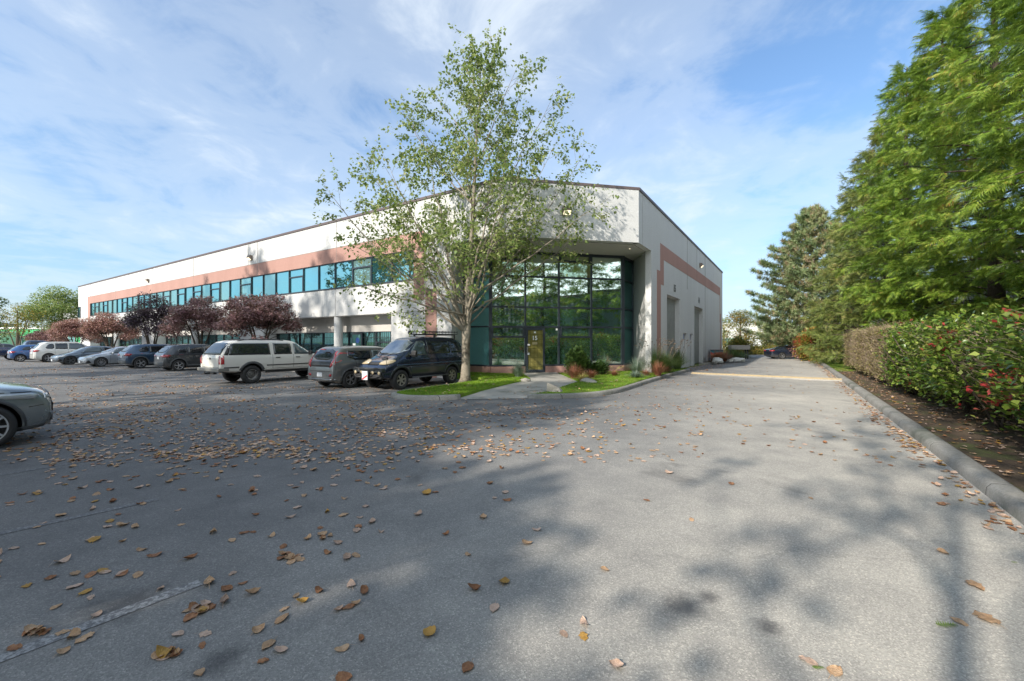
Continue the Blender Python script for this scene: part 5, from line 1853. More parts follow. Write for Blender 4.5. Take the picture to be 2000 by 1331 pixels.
# first limbs read from the photograph: (pixel x of the tip, pixel y, depth offset)
tips = [(640, 372, -.6), (700, 300, 1.0), (690, 555, -.8), (735, 420, 2.4), (790, 225, .4), (770, 500, -2.4), (845, 180, 1.8), (800, 600, -2.0), (690, 480, 1.2),
        (1172, 400, .3), (1140, 300, 1.4), (1070, 210, .6), (1130, 460, 1.6), (1020, 240, 2.2), (1000, 155, -.9), (1060, 430, 3.2), (900, 130, .8), (985, 330, -3.0), (830, 262, 1.2), (905, 190, -.6), (1010, 205, .9), (760, 340, -1.6), (965, 400, 2.6), (880, 300, 1.5), (1075, 300, -.8), (930, 260, -1.8), (870, 400, 3.4), (860, 470, -3.2), (965, 115, .3)]
limbs = []
rr = random.Random(11)
for i, (tx, ty, dy) in enumerate(tips):
    Y = by + dy
    e = ((tx - 1000) / F * Y, Y, EYE + (HY - ty) / F * Y)
    low = e[2] < 9.4
    hz_ = min(.80, max(.135, (e[2] - 2.2) / 12.4 * .50)) if not low else .30 + .06 * (i % 4)
    k_ = .31 + .035 * (i % 5) if low and i < 13 else min(.86, .40 + (e[2] - 6) / 14)
    if not (low and i < 13):
        zs_ = max(2.4, e[2] - 1.25 * math.hypot(e[0] - bx, e[1] - by) - .6)
        j_ = max(q for q in range(len(trunk) - 1) if trunk[q][2] <= zs_); k_ = (j_ + (zs_ - trunk[j_][2]) / (trunk[j_ + 1][2] - trunk[j_][2])) / (len(trunk) - 1)
    limbs.append((k_, e, .050 if (low and i < 13) else .030, .10 if low else .05))
# four heavy limbs leave the crotch itself
for e, r0 in (((bx - 2.9, by - .6, 8.6), .085), ((bx - 1.6, by + .9, 9.6), .075), ((bx + 2.3, by - .3, 9.0), .075), ((bx + 1.3, by - 1.3, 8.4), .07), ((bx - 2.2, by - 1.0, 5.8), .075)):
    limbs.append((.31, e, r0, -.02 if e[2] > 6 else .05))
hero, nl = branching_tree('deciduous_tree', 'tall open-crowned young tree with pale bark standing in the lawn beside the dark blue van', (bx, by, .12), trunk, limbs, M['leaf_green'], M['bark_pale'],
                          env=env_hero, seed=4, leaf=.140, per_twig=13, nsec=10, nter=4, sec_len=1.8, ter_len=.85, leader_side=30, thin=5.2)
print('hero leaves', nl)


def quick_tree(name, label, x, y, h, rad, zlow, leafmat, seed, leaf=.16, n=12, group=None, trunk_r=.16, bark='bark', per=14, nsec=7, z0=0.0, lean=(0, 0), slen=None):
    rr_ = random.Random(seed)
    tr = [(x + lean[0] * t + .1 * math.sin(3 * t + seed), y + lean[1] * t, z0 + h * t, trunk_r * (1 - t) ** .75 + .01) for t in [0, .04, .12, .22, .34, .46, .58, .70, .82, .92, 1.0]]
    L = []
    for i in range(n):
        a = 2.4 * i + rr_.random()
        t = i / (n - 1)
        ze = z0 + zlow + (h - zlow) * (.25 + .72 * t)
        rz = rad * math.sin(math.pi * min(.98, .30 + .62 * t)) ** .8
        st = max(.10, min(.85, (ze - z0 - rad * .75) / h))
        L.append((st, (x + rz * math.cos(a), y + rz * math.sin(a), ze), trunk_r * .42, .08))
    env = [(z0 + zlow - .5, rad * .55), (z0 + zlow + (h - zlow) * .3, rad), (z0 + zlow + (h - zlow) * .6, rad * .95), (z0 + h * .9, rad * .5), (z0 + h * 1.05, rad * .2)]
    return branching_tree(name, label, (x, y, z0), tr, L, leafmat, M[bark], env=env, seed=seed, leaf=leaf, per_twig=per, nsec=nsec, nter=3, sec_len=slen or rad * .42, ter_len=(slen or rad * .42) * .5, group=group, trunk_n=8)[0]


# tall street trees behind the opposite parking row: outside the frame, they cast the dappled shade and show in the glass
SH = [(-11.5, 2.4, 12), (-17.5, 8.0, 16), (-24.6, 12.6, 18), (-31.5, 17.2, 17.5), (-38.5, 21.8, 17), (-15.8, -9.0, 11.5), (-22.0, -4.0, 14), (-19.8, -9.6, 14.0)]
sl = ['nearest to the silver-green SUV', 'second along the opposite parking row', 'third along the opposite parking row', 'fourth along the opposite parking row', 'fifth along the opposite parking row',
      'far behind the viewer on the left', 'on the far left behind the near SUV', 'farthest behind the viewer']
proto = []
for i, (x, y, h) in enumerate(SH):
    if i < 3:
        t = quick_tree('street_tree', 'tall street tree ' + sl[i], x, y, h, 4.3, 4.6, M['leaf_shade'], 40 + i, leaf=.26, n=20, group='street trees out of frame', per=19 if i == 0 else 12, nsec=8, slen=2.2)
        proto.append((t, h))
    else:
        src, h0 = proto[{5: 0, 6: 0, 7: 0}.get(i, i % 3)]
        t = copy_tree(src); t.location = (x, y, 0); t.rotation_euler = (0, 0, 1.3 * i); t.scale = (h / h0,) * 3
        t['label'] = 'tall street tree ' + sl[i]

quick_tree('street_tree', 'slim sparse street tree right behind the viewer', -2.3, -2.5, 11, 2.7, 3.4, M['leaf_shade'], 61, leaf=.20, n=11, group='street trees out of frame', per=7, nsec=5, slen=1.4, trunk_r=.10)

quick_tree('street_tree', 'low wide street tree behind the viewer on the left', -9.2, -3.4, 7.2, 3.5, 2.9, M['leaf_shade'], 66, leaf=.26, n=18, group='street trees out of frame', per=20, nsec=9, slen=1.9)

# --- purple-leaved maples along the footway
def clump_tree(name, label, x, y, z0, stems, blobs, leafmat, seed, leaf=.09, per=260, bark='bark_dark', group=None, flat=.45, cat='tree', tmpl=None, spread=1.0):
    """blobs: (dx, dy, z, radius)"""
    rng = np.random.default_rng(seed); rr_ = random.Random(seed)
    root = empty(name, (x, y, z0), 0, label, cat, group)
    w = MB()
    for (dx, dy, dz, r0) in stems:
        mid = Vector((dx * .30 + rr_.uniform(-.1, .1), dy * .30, dz * .55))
        w.tube(bez(Vector((dx * .06, dy * .06, 0)), mid, Vector((dx, dy, dz)), 8), [r0 * (1 - .75 * i / 7) for i in range(8)], 6)
        for k in range(5):
            q = Vector((dx, dy, dz)) * (.55 + .09 * k)
            e = q + Vector((rr_.gauss(0, .6), rr_.gauss(0, .6), rr_.uniform(.1, .6))) * spread
            w.tube([q, q.lerp(e, .5) + Vector((0, 0, .1)), e], [r0 * .3, r0 * .2, .004], 4, cap=False)
    w.build('trunk', M[bark], root, smooth=True)
    Ps, Ds = [], []
    for (dx, dy, z, r) in blobs:
        n = int(per * (r / .6) ** 2)
        d = rng.normal(size=(n, 3)); d /= np.linalg.norm(d, axis=1)[:, None]
        rad = r * rng.uniform(.35, 1.08, n) ** .55
        p = d * rad[:, None]
        p[:, 2] *= flat
        p += np.array([dx, dy, z]) + rng.normal(0, .05, (n, 3))
        Ps.append(p); q = d.copy(); q[:, 2] = q[:, 2] * .3 - .25; Ds.append(q)
    P3 = np.concatenate(Ps); Dd = np.concatenate(Ds)
    V, T_ = cards(P3, frames(rng, Dd, .45), rng.uniform(.65, 1.3, len(P3)) * leaf, *(tmpl or (LEAF_V, LEAF_T)))
    link('crown', np_mesh('crown', V, T_, leafmat), root)
    return root


def dome_blobs(rx, ry, zb, zt, seed, n=46, r=(.35, .75), weep=.25):
    rr_ = random.Random(seed); out = []
    for i in range(n):
        a = rr_.uniform(0, 6.28); u = rr_.random() ** .45
        x, y = rx * u * math.cos(a), ry * u * math.sin(a)
        e = math.sqrt(max(0, 1 - u * u))
        z = zb + (zt - zb) * (weep + (e - weep) * rr_.uniform(.25, 1.0) if e > weep else e)
        out.append((x, y, max(z, zb + .1), rr_.uniform(*r)))
    return out


MAP = [(508, 558, 586, 668, 448, 'leaf_plum', 'broad domed plum maple above the white wagon', 1),
       (392, 572, 448, 664, 338, 'leaf_plum', 'dusky plum maple left of the tallest one, behind the charcoal SUV', 2),
       (296, 572, 336, 668, 252, 'leaf_plumdark', 'darkest purple tree with an upright crown behind the blue SUV', 3),
       (216, 606, 258, 664, 178, 'leaf_rust', 'rosy brown maple between the dark purple tree and the far end of the building', 4),
       (148, 618, 192, 672, 108, 'leaf_rust', 'rosy maple with bare leaning stems near the far corner of the building', 5),
       (92, 645, 118, 672, 56, 'leaf_plum', 'small low plum maple farthest along the row', 6)]
for (pc, pt, pr, pb_, pl_, mt, lab, sd) in MAP:
    bb = -2.6
    a = a_of(pc, bb)
    P0 = AB(a, bb)
    sc = P0.y / F
    hw = (pr - pl_) / 2 * sc
    zt = zat(pt, P0.y); zb = max(zat(pb_, P0.y) , 1.3)
    up = mt == 'leaf_plumdark'
    bl = dome_blobs(hw * .88, hw * .80, zb, zt - .15, 70 + sd, n=64 if not up else 52, r=(.28 * hw / 1.8, .62 * hw / 1.8 + .1), weep=.28)
    st = [(hw * .5 * math.cos(k * 1.7 + sd), hw * .5 * math.sin(k * 1.7 + sd), (zb + zt) / 2 - .1, .085) for k in range(5)]
    clump_tree('purple_maple', lab, P0.x, P0.y, .1, st, [(b_[0], b_[1], b_[2] - .1, b_[3]) for b_ in bl], M[mt], 90 + sd, leaf=.13, per=250 if not up else 330, flat=.42 if not up else .8)

# --- background trees
def far_tree(label, px, ptop, pbot, pw, Y, mat, seed, per=60, leaf=.22, z0=0.0, flat=.75, name='background_tree', n=60, conic=0.0, blobr=(.5, 1.1)):
    x = (px - 1000) / F * Y
    zt = zat(ptop, Y); zb = max(.6, zat(pbot, Y)); hw = pw / 2 * Y / F
    rr_ = random.Random(seed); bl = []
    for i in range(n):
        t = rr_.random()
        z = zb + (zt - zb) * t
        rmax = hw * (math.sin(math.pi * (.18 + .74 * t)) ** .7 if not conic else (1 - t * conic))
        a = rr_.uniform(0, 6.28); u = rr_.random() ** .5 * rmax
        bl.append((u * math.cos(a), u * math.sin(a), z - z0, rr_.uniform(*blobr) * hw / 3.2 + .15))
    st = [(0, 0, (zt - z0) * .9, .2)] + [(hw * .5 * math.cos(k * 2.1), hw * .5 * math.sin(k * 2.1), (zb + zt) / 2, .10) for k in range(4)]
    return clump_tree(name, label, x, Y, z0, st, bl, M[mat], seed, leaf=leaf, per=per, flat=flat, bark='bark', group='background trees')


far_tree('green tree rising behind the far end of the office building', 122, 572, 640, 110, 66, 'leaf_green', 201, n=80)
far_tree('thin autumn tree with yellowing top in front of the green building', 34, 596, 652, 84, 60, 'leaf_warm', 202, n=26, per=34)
far_tree('leafy tree cut by the left edge of the picture', -22, 580, 672, 56, 52, 'leaf_shade', 203, n=40)
far_tree('young tree with orange tips left of the white warehouse', 1446, 613, 690, 66, 58, 'leaf_warm', 204, n=80, per=60, leaf=.18)
far_tree('reddish young tree beside the pine', 1504, 628, 690, 44, 60, 'leaf_warm', 205, n=60, per=50, leaf=.18)
far_tree('pale green young tree peeking out right of the office building corner', 1414, 622, 690, 30, 72, 'leaf_green', 206, n=36, per=50, leaf=.2)
for i, (px, pt_, w_, Y, mt) in enumerate([(20, 650, 90, 125, 'leaf_green'), (-60, 628, 120, 95, 'leaf_shade'), (1395, 652, 60, 130, 'leaf_green'), (1560, 646, 120, 110, 'leaf_green')]):
    far_tree(['distant rounded tree behind the green building', 'distant tree beyond the left edge', 'distant tree right behind the office corner', 'distant tree behind the box truck'][i], px, pt_, 676, w_, Y, mt, 220 + i, n=50, leaf=.35, per=50)


# --- cedars along the drive
def cedar(name, label, x, y, h, rad, seed, mat, zlow=2.0, nb=150, per=46, group='cedar row along the drive', size=.44, col_pow=.62):
    rng = np.random.default_rng(seed); rr_ = random.Random(seed)
    root = empty(name, (x, y, .1), 0, label, 'tree', group)
    w = MB()
    w.tube([(0, 0, 0), (.03, 0, h * .3), (0, .05, h * .7), (0, 0, h)], [.24, .18, .09, .012], 9)
    Ps, Ds, Sz = [], [], []
    for i in range(nb):
        t = (i + rr_.random()) / nb
        z = zlow + (h - zlow) * t
        rm = rad * (1 - t) ** col_pow * (.88 + .12 * min(1, t * 6))
        if zlow > 1.2: rm *= .50 + .50 * min(1, (z - zlow) / 3.2)
        rm = max(rm, .3) * rr_.choice((.72, .85, .95, 1.0, 1.1, 1.22))
        a = 2.399 * i + rr_.gauss(0, .25)
        d = Vector((math.cos(a), math.sin(a), 0))
        rise = rr_.uniform(-.05, .35) * (1 if t < .8 else 2.0)
        s_ = Vector((0, 0, z - rm * .15))
        e_ = s_ + d * rm + Vector((0, 0, rm * rise - .10 * rm * rm / 2))
        m_ = s_.lerp(e_, .5) + Vector((0, 0, .15 * rm + .05))
        pts = bez(s_, m_, e_, 7)
        w.tube(pts, [.032 * (1 - .8 * k / 6) * (.5 + rm / 4) for k in range(7)], 4, cap=False)
        n = int(per * (.35 + rm / rad))
        tt = rng.uniform(.30, 1.02, n) ** .75
        idx = np.minimum((tt * 6).astype(int), 5); fr = tt * 6 - idx
        A = np.array([tuple(q) for q in pts])
        p = A[idx] * (1 - fr)[:, None] + A[idx + 1] * fr[:, None]
        side = np.array([-d.y, d.x, 0.0])
        sg = rng.choice([-1, 1], n)
        off = rng.uniform(0, .34, n) * (1.15 - tt) * rm
        p = p + side * (sg * off)[:, None] + rng.normal(0, .05, (n, 3)); p[:, 2] -= off * .22
        q = np.array([d.x, d.y, rise * .5]) * rng.uniform(.6, 1.1, n)[:, None] + side * (sg * rng.uniform(.1, .8, n))[:, None]
        q[:, 2] += rng.normal(-.42, .55, n); q[:, :2] += rng.normal(0, .5, (n, 2))
        Ps.append(p); Ds.append(q); Sz.append(rng.choice([.5, .7, .9, 1.1, 1.4], n) * size)
    P3 = np.concatenate(Ps); Dd = np.concatenate(Ds); Sz = np.concatenate(Sz)
    V, T_ = cards(P3, frames(rng, Dd, .12), Sz, SPRAY_V, SPRAY_T)
    w.build('trunk', M['bark_dark'], root, smooth=True)
    link('crown', np_mesh('crown', V, T_, mat), root)
    return root


CD = [(10.5, 5.4, 13.5, 3.0, 'cedar', 2.6), (15.0, 5.6, 15.0, 3.1, 'cedar', 2.7), (19.6, 5.4, 15.5, 3.0, 'cedar', 2.5), (24.3, 5.2, 15.2, 3.0, 'cedar', 2.4), (29.0, 4.9, 15.6, 2.9, 'cedar', 2.0), (33.8, 4.8, 15.0, 2.9, 'cedar_y', .9), (38.5, 4.4, 15.0, 3.4, 'cedar_y', .4), (43.0, 4.1, 13.8, 3.2, 'cedar_y', .3)]
CL = ['cedar nearest the camera filling the right edge of the picture', 'tall cedar second from the right edge', 'tall cedar with bright green sprays, third from the right edge', 'tall cedar in the middle of the row with a dark trunk below', 'tall cedar just left of the row middle, above the end of the brown hedge',
      'olive-tinged cedar reaching down to the ground past the hedge end', 'bushy olive cedar next to last before the pine', 'shortest olive cedar, last of the row beside the pine']
cp = {}
for i, (s_, D_, h, r_, mt, zl) in enumerate(CD):
    p = DS(D_, s_)
    c = cedar('cedar_tree', CL[i], p.x, p.y, h, r_, 300 + i, M[mt], zlow=zl, nb=150, per=96 if i < 4 else 70, size=.30 if i < 3 else .38, col_pow=.66 if i < 4 else .55)
    cp[i] = c
# the row goes on behind the camera (seen in the entrance glass)
for k, s_ in enumerate((-7.0, -2.0, 5.0)):
    src = cp[[1, 3, 2][k]]
    c = copy_tree(src); p = DS(6.3 if s_ > 0 else 5.5, s_); c.location = (p.x, p.y, .1); c.rotation_euler = (0, 0, 1.1 + k)
    c['label'] = ['cedar farthest behind the camera', 'cedar behind the camera', 'cedar just outside the right edge of the picture'][k]


# --- pine on the verge
def pine(x, y, h, rad, seed):
    rng = np.random.default_rng(seed); rr_ = random.Random(seed)
    root = empty('pine_tree', (x, y, .1), 0, 'blue-green pine with rusty cones and layered tufted branches at the far end of the drive', 'tree')
    w = MB(); w.tube([(0, 0, 0), (.1, 0, h * .4), (0, .1, h * .75), (.0, 0, h)], [.28, .2, .1, .02], 9)
    P3, Dd = [], []
    for i in range(190):
        t = (i + rr_.random()) / 190
        z = 1.0 + (h - 1.2) * t
        rm = rad * (1 - t ** 1.8) ** .7 * rr_.uniform(.58, 1.12) + .3
        a = 2.399 * i
        d = Vector((math.cos(a), math.sin(a), 0))
        e_ = Vector((0, 0, z)) + d * rm + Vector((0, 0, .18 * rm))
        pts = bez(Vector((0, 0, z - .2)), Vector((0, 0, z - .1)) + d * rm * .55, e_, 7)
        w.tube(pts, [.05 * (1 - .8 * k / 6) for k in range(7)], 5, cap=False)
        for k in range(int(10 + rm * 7)):
            tt = rr_.uniform(.25, 1.03) ** .8
            j = min(int(tt * 6), 5)
            q = pts[j].lerp(pts[j + 1], tt * 6 - j)
            o = Vector((-d.y, d.x, 0)) * rr_.gauss(0, .30) * rm * .45 * (1.25 - tt)
            P3.append(tuple(q + o + Vector((0, 0, rr_.uniform(-.05, .22)))))
            Dd.append(tuple(d * .5 + o * .8 + Vector((0, 0, .6))))
    P3 = np.array(P3); Dd = np.array(Dd)
    tv, tf = [], []
    r2 = random.Random(3)
    for k in range(22):
        a = r2.uniform(0, 6.28); e = r2.uniform(-.2, 1.4)
        v_ = Vector((math.cos(a) * math.cos(e), math.sin(e), math.sin(a) * math.cos(e)))
        s_ = v_.cross(Vector((.3, .5, .8))).normalized() * .055
        n_ = len(tv); b_ = Vector((0, r2.uniform(-.3, .3), 0))
        tv += [tuple(b_ - s_), tuple(b_ + s_), tuple(b_ + v_)]; tf.append((n_, n_ + 1, n_ + 2))
    # one island colour per tuft: join needles at the centre
    hub = len(tv); tv.append((0, 0, 0))
    tf += [(t_[0], t_[1], hub) for t_ in tf[:22]]
    V, T_ = cards(P3, frames(rng, Dd, .3), rng.uniform(.32, .55, len(P3)), tv, tf)
    w.build('trunk', M['bark'], root, smooth=True)
    link('crown', np_mesh('crown', V, T_, M['pine']), root)


pine(30.8, 43.6, 15.4, 5.7, 77)
# ------------------------------------------------------------------ hedges and small plants
def hedge(name, label, s0, s1, D0, D1, z0, z1, mats, n, leaf, seed, group=None, twigs=0, stems=0, edge=.12, redfrac=0.0, loose=.06, topwave=.08, cat='hedge'):
    rng = np.random.default_rng(seed); rr_ = random.Random(seed)
    c = DS((D0 + D1) / 2, (s0 + s1) / 2)
    root = empty(name, (c.x, c.y, .1), 0, label, cat, group)
    # surface-biased points in the box
    sg = rng.uniform(s0, s1, n); Dg = rng.uniform(D0, D1, n); zg = rng.uniform(z0, z1, n)
    face = rng.random(n)
    m = face < .55; Dg[m] = D0 + np.abs(rng.normal(0, .12, m.sum()))
    m = (face >= .55) & (face < .80); zg[m] = z1 - np.abs(rng.normal(0, .10, m.sum()))
    m = (face >= .80) & (face < .90); sg[m] = s1 - np.abs(rng.normal(0, .15, m.sum()))
    wob = .10 * np.sin(sg * 2.3 + seed) + .07 * np.sin(sg * 5.1 + zg * 3) + topwave * np.sin(sg * 1.3)
    Dg = Dg + wob * .9 + rng.normal(0, loose, n)
    zg = zg + wob * .6 * (zg - z0) / (z1 - z0) + rng.normal(0, loose, n)
    r_ = .18
    X = sg * UX + Dg * UY - c.x; Y = sg * UY - Dg * UX - c.y
    P3 = np.column_stack([X, Y, zg - .1])
    out = np.column_stack([np.full(n, -UY), np.full(n, UX), np.full(n, .45)]) * 1.0
    Dd = out + rng.normal(0, .85, (n, 3))
    Fr = frames(rng, Dd, .2)
    sz = rng.uniform(.6, 1.3, n) * leaf
    if redfrac:
        cl_ = (np.sin(sg * 1.9 + 1) + np.sin(zg * 4 + sg) > .9) & (rng.random(n) < redfrac * 3)
        V, T_ = cards(P3[~cl_], Fr[~cl_], sz[~cl_], LEAF_V, LEAF_T)
        link('foliage', np_mesh('foliage', V, T_, mats[0]), root)
        V, T_ = cards(P3[cl_], Fr[cl_], sz[cl_] * 1.15, LEAF_V, LEAF_T)
        link('red_shoots', np_mesh('red_shoots', V, T_, M['hedge_r']), root)['kind'] = 'stuff'
    else:
        V, T_ = cards(P3, Fr, sz, LEAF_V, LEAF_T)
        link('foliage', np_mesh('foliage', V, T_, mats[0]), root)
    w = MB()
    for k in range(stems):
        s_ = rr_.uniform(s0, s1); D_ = rr_.uniform(D0 + .25, D1 - .1)
        b = DS(D_, s_); q = Vector((b.x - c.x, b.y - c.y, 0))
        for j in range(rr_.choice((2, 3, 4))):
            e = q + Vector((rr_.gauss(0, .45), rr_.gauss(0, .45), rr_.uniform(z0 + .2, z1 - .1)))
            mid = q.lerp(e, .4) + Vector((rr_.gauss(0, .12), rr_.gauss(0, .12), 0))
            w.tube(bez(q, mid, e, 7), [rr_.uniform(.02, .04) * (1 - .6 * i / 6) for i in range(7)], 6)
    if stems: w.build('stem', M['bark_dark'], root, smooth=True)
    if twigs:
        w = MB()
        for k in range(twigs):
            s_ = rr_.uniform(s0, s1); D_ = D0 + rr_.uniform(-.05, .3); z = rr_.uniform(z0, z1)
            b = DS(D_, s_)
            q = Vector((b.x - c.x, b.y - c.y, z - .1))
            e = q + Vector((-UY * rr_.uniform(0, .25) + rr_.gauss(0, .2), UX * rr_.uniform(0, .25) + rr_.gauss(0, .2), rr_.uniform(-.05, .40)))
            w.tube([q, q.lerp(e, .5) + Vector((0, 0, .02)), e], [.006, .004, .002], 3, cap=False)
        w.build('twigs', M['twig'], root)['kind'] = 'stuff'
    return root


hedge('clipped_hedge', 'long clipped hedge turning brown and pink, left part of the hedge line', 19.0, 33.0, 2.95, 4.2, .35, 2.30, [M['hedge_b']], 80000, .060, 401, twigs=1800, stems=22, group='hedge line along the drive')
hedge('laurel_hedge', 'bright yellow-green laurel hedge between the brown hedge and the red-tipped shrubs', 13.2, 19.1, 2.95, 4.3, .60, 2.15, [M['hedge_g']], 14500, .10, 402, twigs=350, stems=20, redfrac=.03, loose=.15, group='hedge line along the drive')
hedge('red_tipped_hedge', 'loose dark green hedge with crimson young leaves and bare stems at the right edge', 6.0, 13.3, 3.05, 4.4, .80, 2.0, [M['hedge_g']], 11500, .105, 403, twigs=900, stems=30, redfrac=.09, loose=.24, group='hedge line along the drive')
hedge('laurel_hedge', 'stretch of green hedge beside and behind the camera', -12, 6.0, 3.05, 4.4, .5, 2.0, [M['hedge_g']], 15000, .11, 404, twigs=100, stems=6, group='hedge line along the drive')


def shrub(name, label, x, y, rad, z0, z1, mat, n, leaf, seed, cat='shrub', group=None, upright=.3, second=None):
    rng = np.random.default_rng(seed)
    root = empty(name, (x, y, z0), 0, label, cat, group)
    d = rng.normal(size=(n, 3)); d /= np.linalg.norm(d, axis=1)[:, None]
    r = rng.uniform(.3, 1.05, n) ** .5
    P3 = d * r[:, None] * np.array([rad, rad, (z1 - z0) / 2]) + np.array([0, 0, (z1 - z0) / 2])
    P3 += .12 * rad * np.sin(P3[:, [1, 2, 0]] * 7)
    P3[:, :2] *= (1.15 - .55 * np.clip(P3[:, 2:3] / (z1 - z0), 0, 1)) * (1 + .25 * np.sin(3 * np.arctan2(P3[:, 1:2], P3[:, 0:1]) + 5 * P3[:, 2:3] + seed))
    P3 += rng.normal(0, .06 * rad + .02, P3.shape)
    d[:, 2] += upright
    V, T_ = cards(P3, frames(rng, d, .5), rng.uniform(.6, 1.3, n) * leaf, LEAF_V, LEAF_T)
    link('foliage', np_mesh('foliage', V, T_, mat), root)
    w = MB(); rr_ = random.Random(seed)
    for k in range(7):
        e = Vector((rr_.gauss(0, rad * .4), rr_.gauss(0, rad * .4), (z1 - z0) * .8))
        w.tube([(0, 0, 0), tuple(e * .5 + Vector((.03, 0, 0))), tuple(e)], [.02, .014, .005], 5)
    w.build('stem', M['bark_dark'], root)
    return root


def grass_clump(name, label, x, y, z0, h, rad, mat, n, seed, cat='grass clump', group=None, plumes=0, plmat=None, wid=.010, arch=.5):
    rng = np.random.default_rng(seed); rr_ = random.Random(seed)
    root = empty(name, (x, y, z0), 0, label, cat, group)
    V, T_ = [], []
    for i in range(n):
        a = rr_.uniform(0, 6.28); lean = rr_.uniform(.08, 1.15); L = h * (1.1 - .25 * lean) * rr_.uniform(.6, 1.1)
        b = Vector((math.cos(a), math.sin(a), 0))
        s_ = b * rr_.uniform(0, rad * .25)
        side = Vector((-b.y, b.x, 0)) * wid * rr_.uniform(.7, 1.3)
        k = len(V); m_ = 4
        for j in range(m_ + 1):
            t = j / m_
            p = s_ + b * (rad * lean * 1.3 * (t ** 1.6)) + Vector((0, 0, L * (t - arch * lean * t * t * .8)))
            wv = side * (1 - t * .9)
            V += [tuple(p - wv), tuple(p + wv)]
        for j in range(m_):
            o = k + 2 * j
            T_ += [(o, o + 1, o + 3), (o, o + 3, o + 2)]
    link('blades', np_mesh('blades', V, T_, mat), root)
    if plumes:
        w = MB()
        for i in range(plumes):
            a = rr_.uniform(0, 6.28); l = rr_.uniform(.2, .95)
            e = Vector((math.cos(a) * rad * l * 1.1, math.sin(a) * rad * l * 1.1, h * rr_.uniform(1.0, 1.3)))
            w.tube([(0, 0, 0), tuple(e * .55 + Vector((0, 0, .12))), tuple(e)], [.004, .003, .003], 3, cap=False)
            w.tube([tuple(e), tuple(e + Vector((math.cos(a) * .06, math.sin(a) * .06, .05))), tuple(e + Vector((math.cos(a) * .13, math.sin(a) * .13, .03)))], [.010, .018, .004], 5)
        w.build('seed_heads', plmat or M['bark'], root)
    return root


def gp(px, py, z=.17):
    p = G(px, py, z); return p.x, p.y, z - .01


x, y, z = gp(1012, 737); grass_clump('blue_grass', 'pale blue-grey grass tuft left of the entrance door', x, y, z, .80, .55, M['bladeblue'], 620, 501, wid=.008)
x, y, z = gp(1130, 733); shrub('juniper_shrub', 'green upright juniper against the entrance glass right of the door', x - .05, y, .55, z, 1.45, M['juniper'], 4200, .13, 502, upright=1.4)
x, y, z = gp(1168, 731.5); shrub('juniper_shrub', 'low spreading green shrub touching the pink plinth', x, y, .5, z, .75, M['juniper'], 3400, .09, 503, upright=.5)
x, y, z = gp(1122, 739); grass_clump('red_grass', 'reddish brown grass in front of the upright juniper', x, y, z, .70, .6, M['bladered'], 620, 504, wid=.008)
x, y, z = gp(1155, 738); grass_clump('red_grass', 'rusty grass tuft right of the upright juniper', x, y, z, .42, .4, M['bladered'], 320, 505, wid=.008)
x, y, z = gp(1138, 742); grass_clump('golden_grass', 'golden grass arching over the flat stone', x, y, z, .32, .5, M['bladetan'], 380, 506, wid=.009, arch=.9)
x, y, z = gp(1200, 734); grass_clump('brown_sedge', 'small brown sedge with thin upright stalks before the pink plinth', x, y, z, .32, .32, M['bladered'], 260, 507, plumes=4, plmat=M['bladetan'])
x, y, z = gp(1243, 731); grass_clump('blue_grass', 'tall pale blue grass by the white corner pier', x, y, z, .95, .6, M['bladeblue'], 500, 508, wid=.008)
x, y, z = gp(1242, 737); grass_clump('spiky_grass', 'dark spiky blue-green clump low at the lawn edge', x, y, z, .36, .48, M['bladeblue'], 300, 509, wid=.016, arch=.8)
x, y, z = gp(1262, 734); grass_clump('brown_sedge', 'rounded brown sedge between the spiky clump and the tall fountain grass', x, y, z, .36, .36, M['bladered'], 260, 510)
x, y, z = gp(1280, 728); grass_clump('fountain_grass', 'large green fountain grass with dark seed heads at the building corner', x, y, z, 1.35, 1.0, M['blade'], 1300, 511, plumes=46, wid=.009)
x, y, z = gp(1300, 727); grass_clump('fountain_grass', 'second green fountain grass touching the red-leaved clump', x, y, z, 1.15, .8, M['blade'], 900, 512, plumes=20, wid=.009)
x, y, z = gp(1285, 733.5); grass_clump('red_grass', 'salmon red grass in front of the fountain grasses', x, y, z, .75, .55, M['bladered'], 520, 513, wid=.009)
x, y, z = gp(1323, 722); grass_clump('fountain_grass', 'upright green fountain grass beside the first garage door', x, y, z, 1.35, .65, M['blade'], 800, 514, plumes=22, wid=.009)
# second bed by the far garage door
x, y, z = gp(1402, 707, .12); grass_clump('red_grass', 'dark red spiky grass by the painted box', x, y, z, 1.0, .95, M['bladered'], 700, 515, wid=.014)
x, y, z = gp(1416, 706, .12); grass_clump('red_grass', 'dark red spiky grass between two white stones', x, y, z, .95, .8, M['bladered'], 600, 516, wid=.014)
x, y, z = gp(1433, 704, .12); grass_clump('fountain_grass', 'dark green grass clump at the building end', x, y, z, 1.15, 1.1, M['blade'], 900, 517, wid=.012)
x, y, z = gp(1446, 703, .12); grass_clump('fountain_grass', 'outermost green grass clump beyond the building end', x, y, z, 1.0, .9, M['blade'], 700, 518, wid=.012)
bedk = spline([tuple(AB(.02, 20.2)[:2]), tuple(AB(-.9, 20.6)[:2]), tuple(AB(-1.3, 24)[:2]), tuple(AB(-1.5, 29)[:2]), tuple(AB(-1.6, 35)[:2]), tuple(AB(-.6, 37)[:2])], .5)
kerb_run(bedk[::-1], .2, .14)
m_ = sheet('planting_bed', [tuple(p) for p in bedk] + [tuple(AB(-.05, 37)[:2]), tuple(AB(-.05, 20.3)[:2])], .10, M['dirt'])


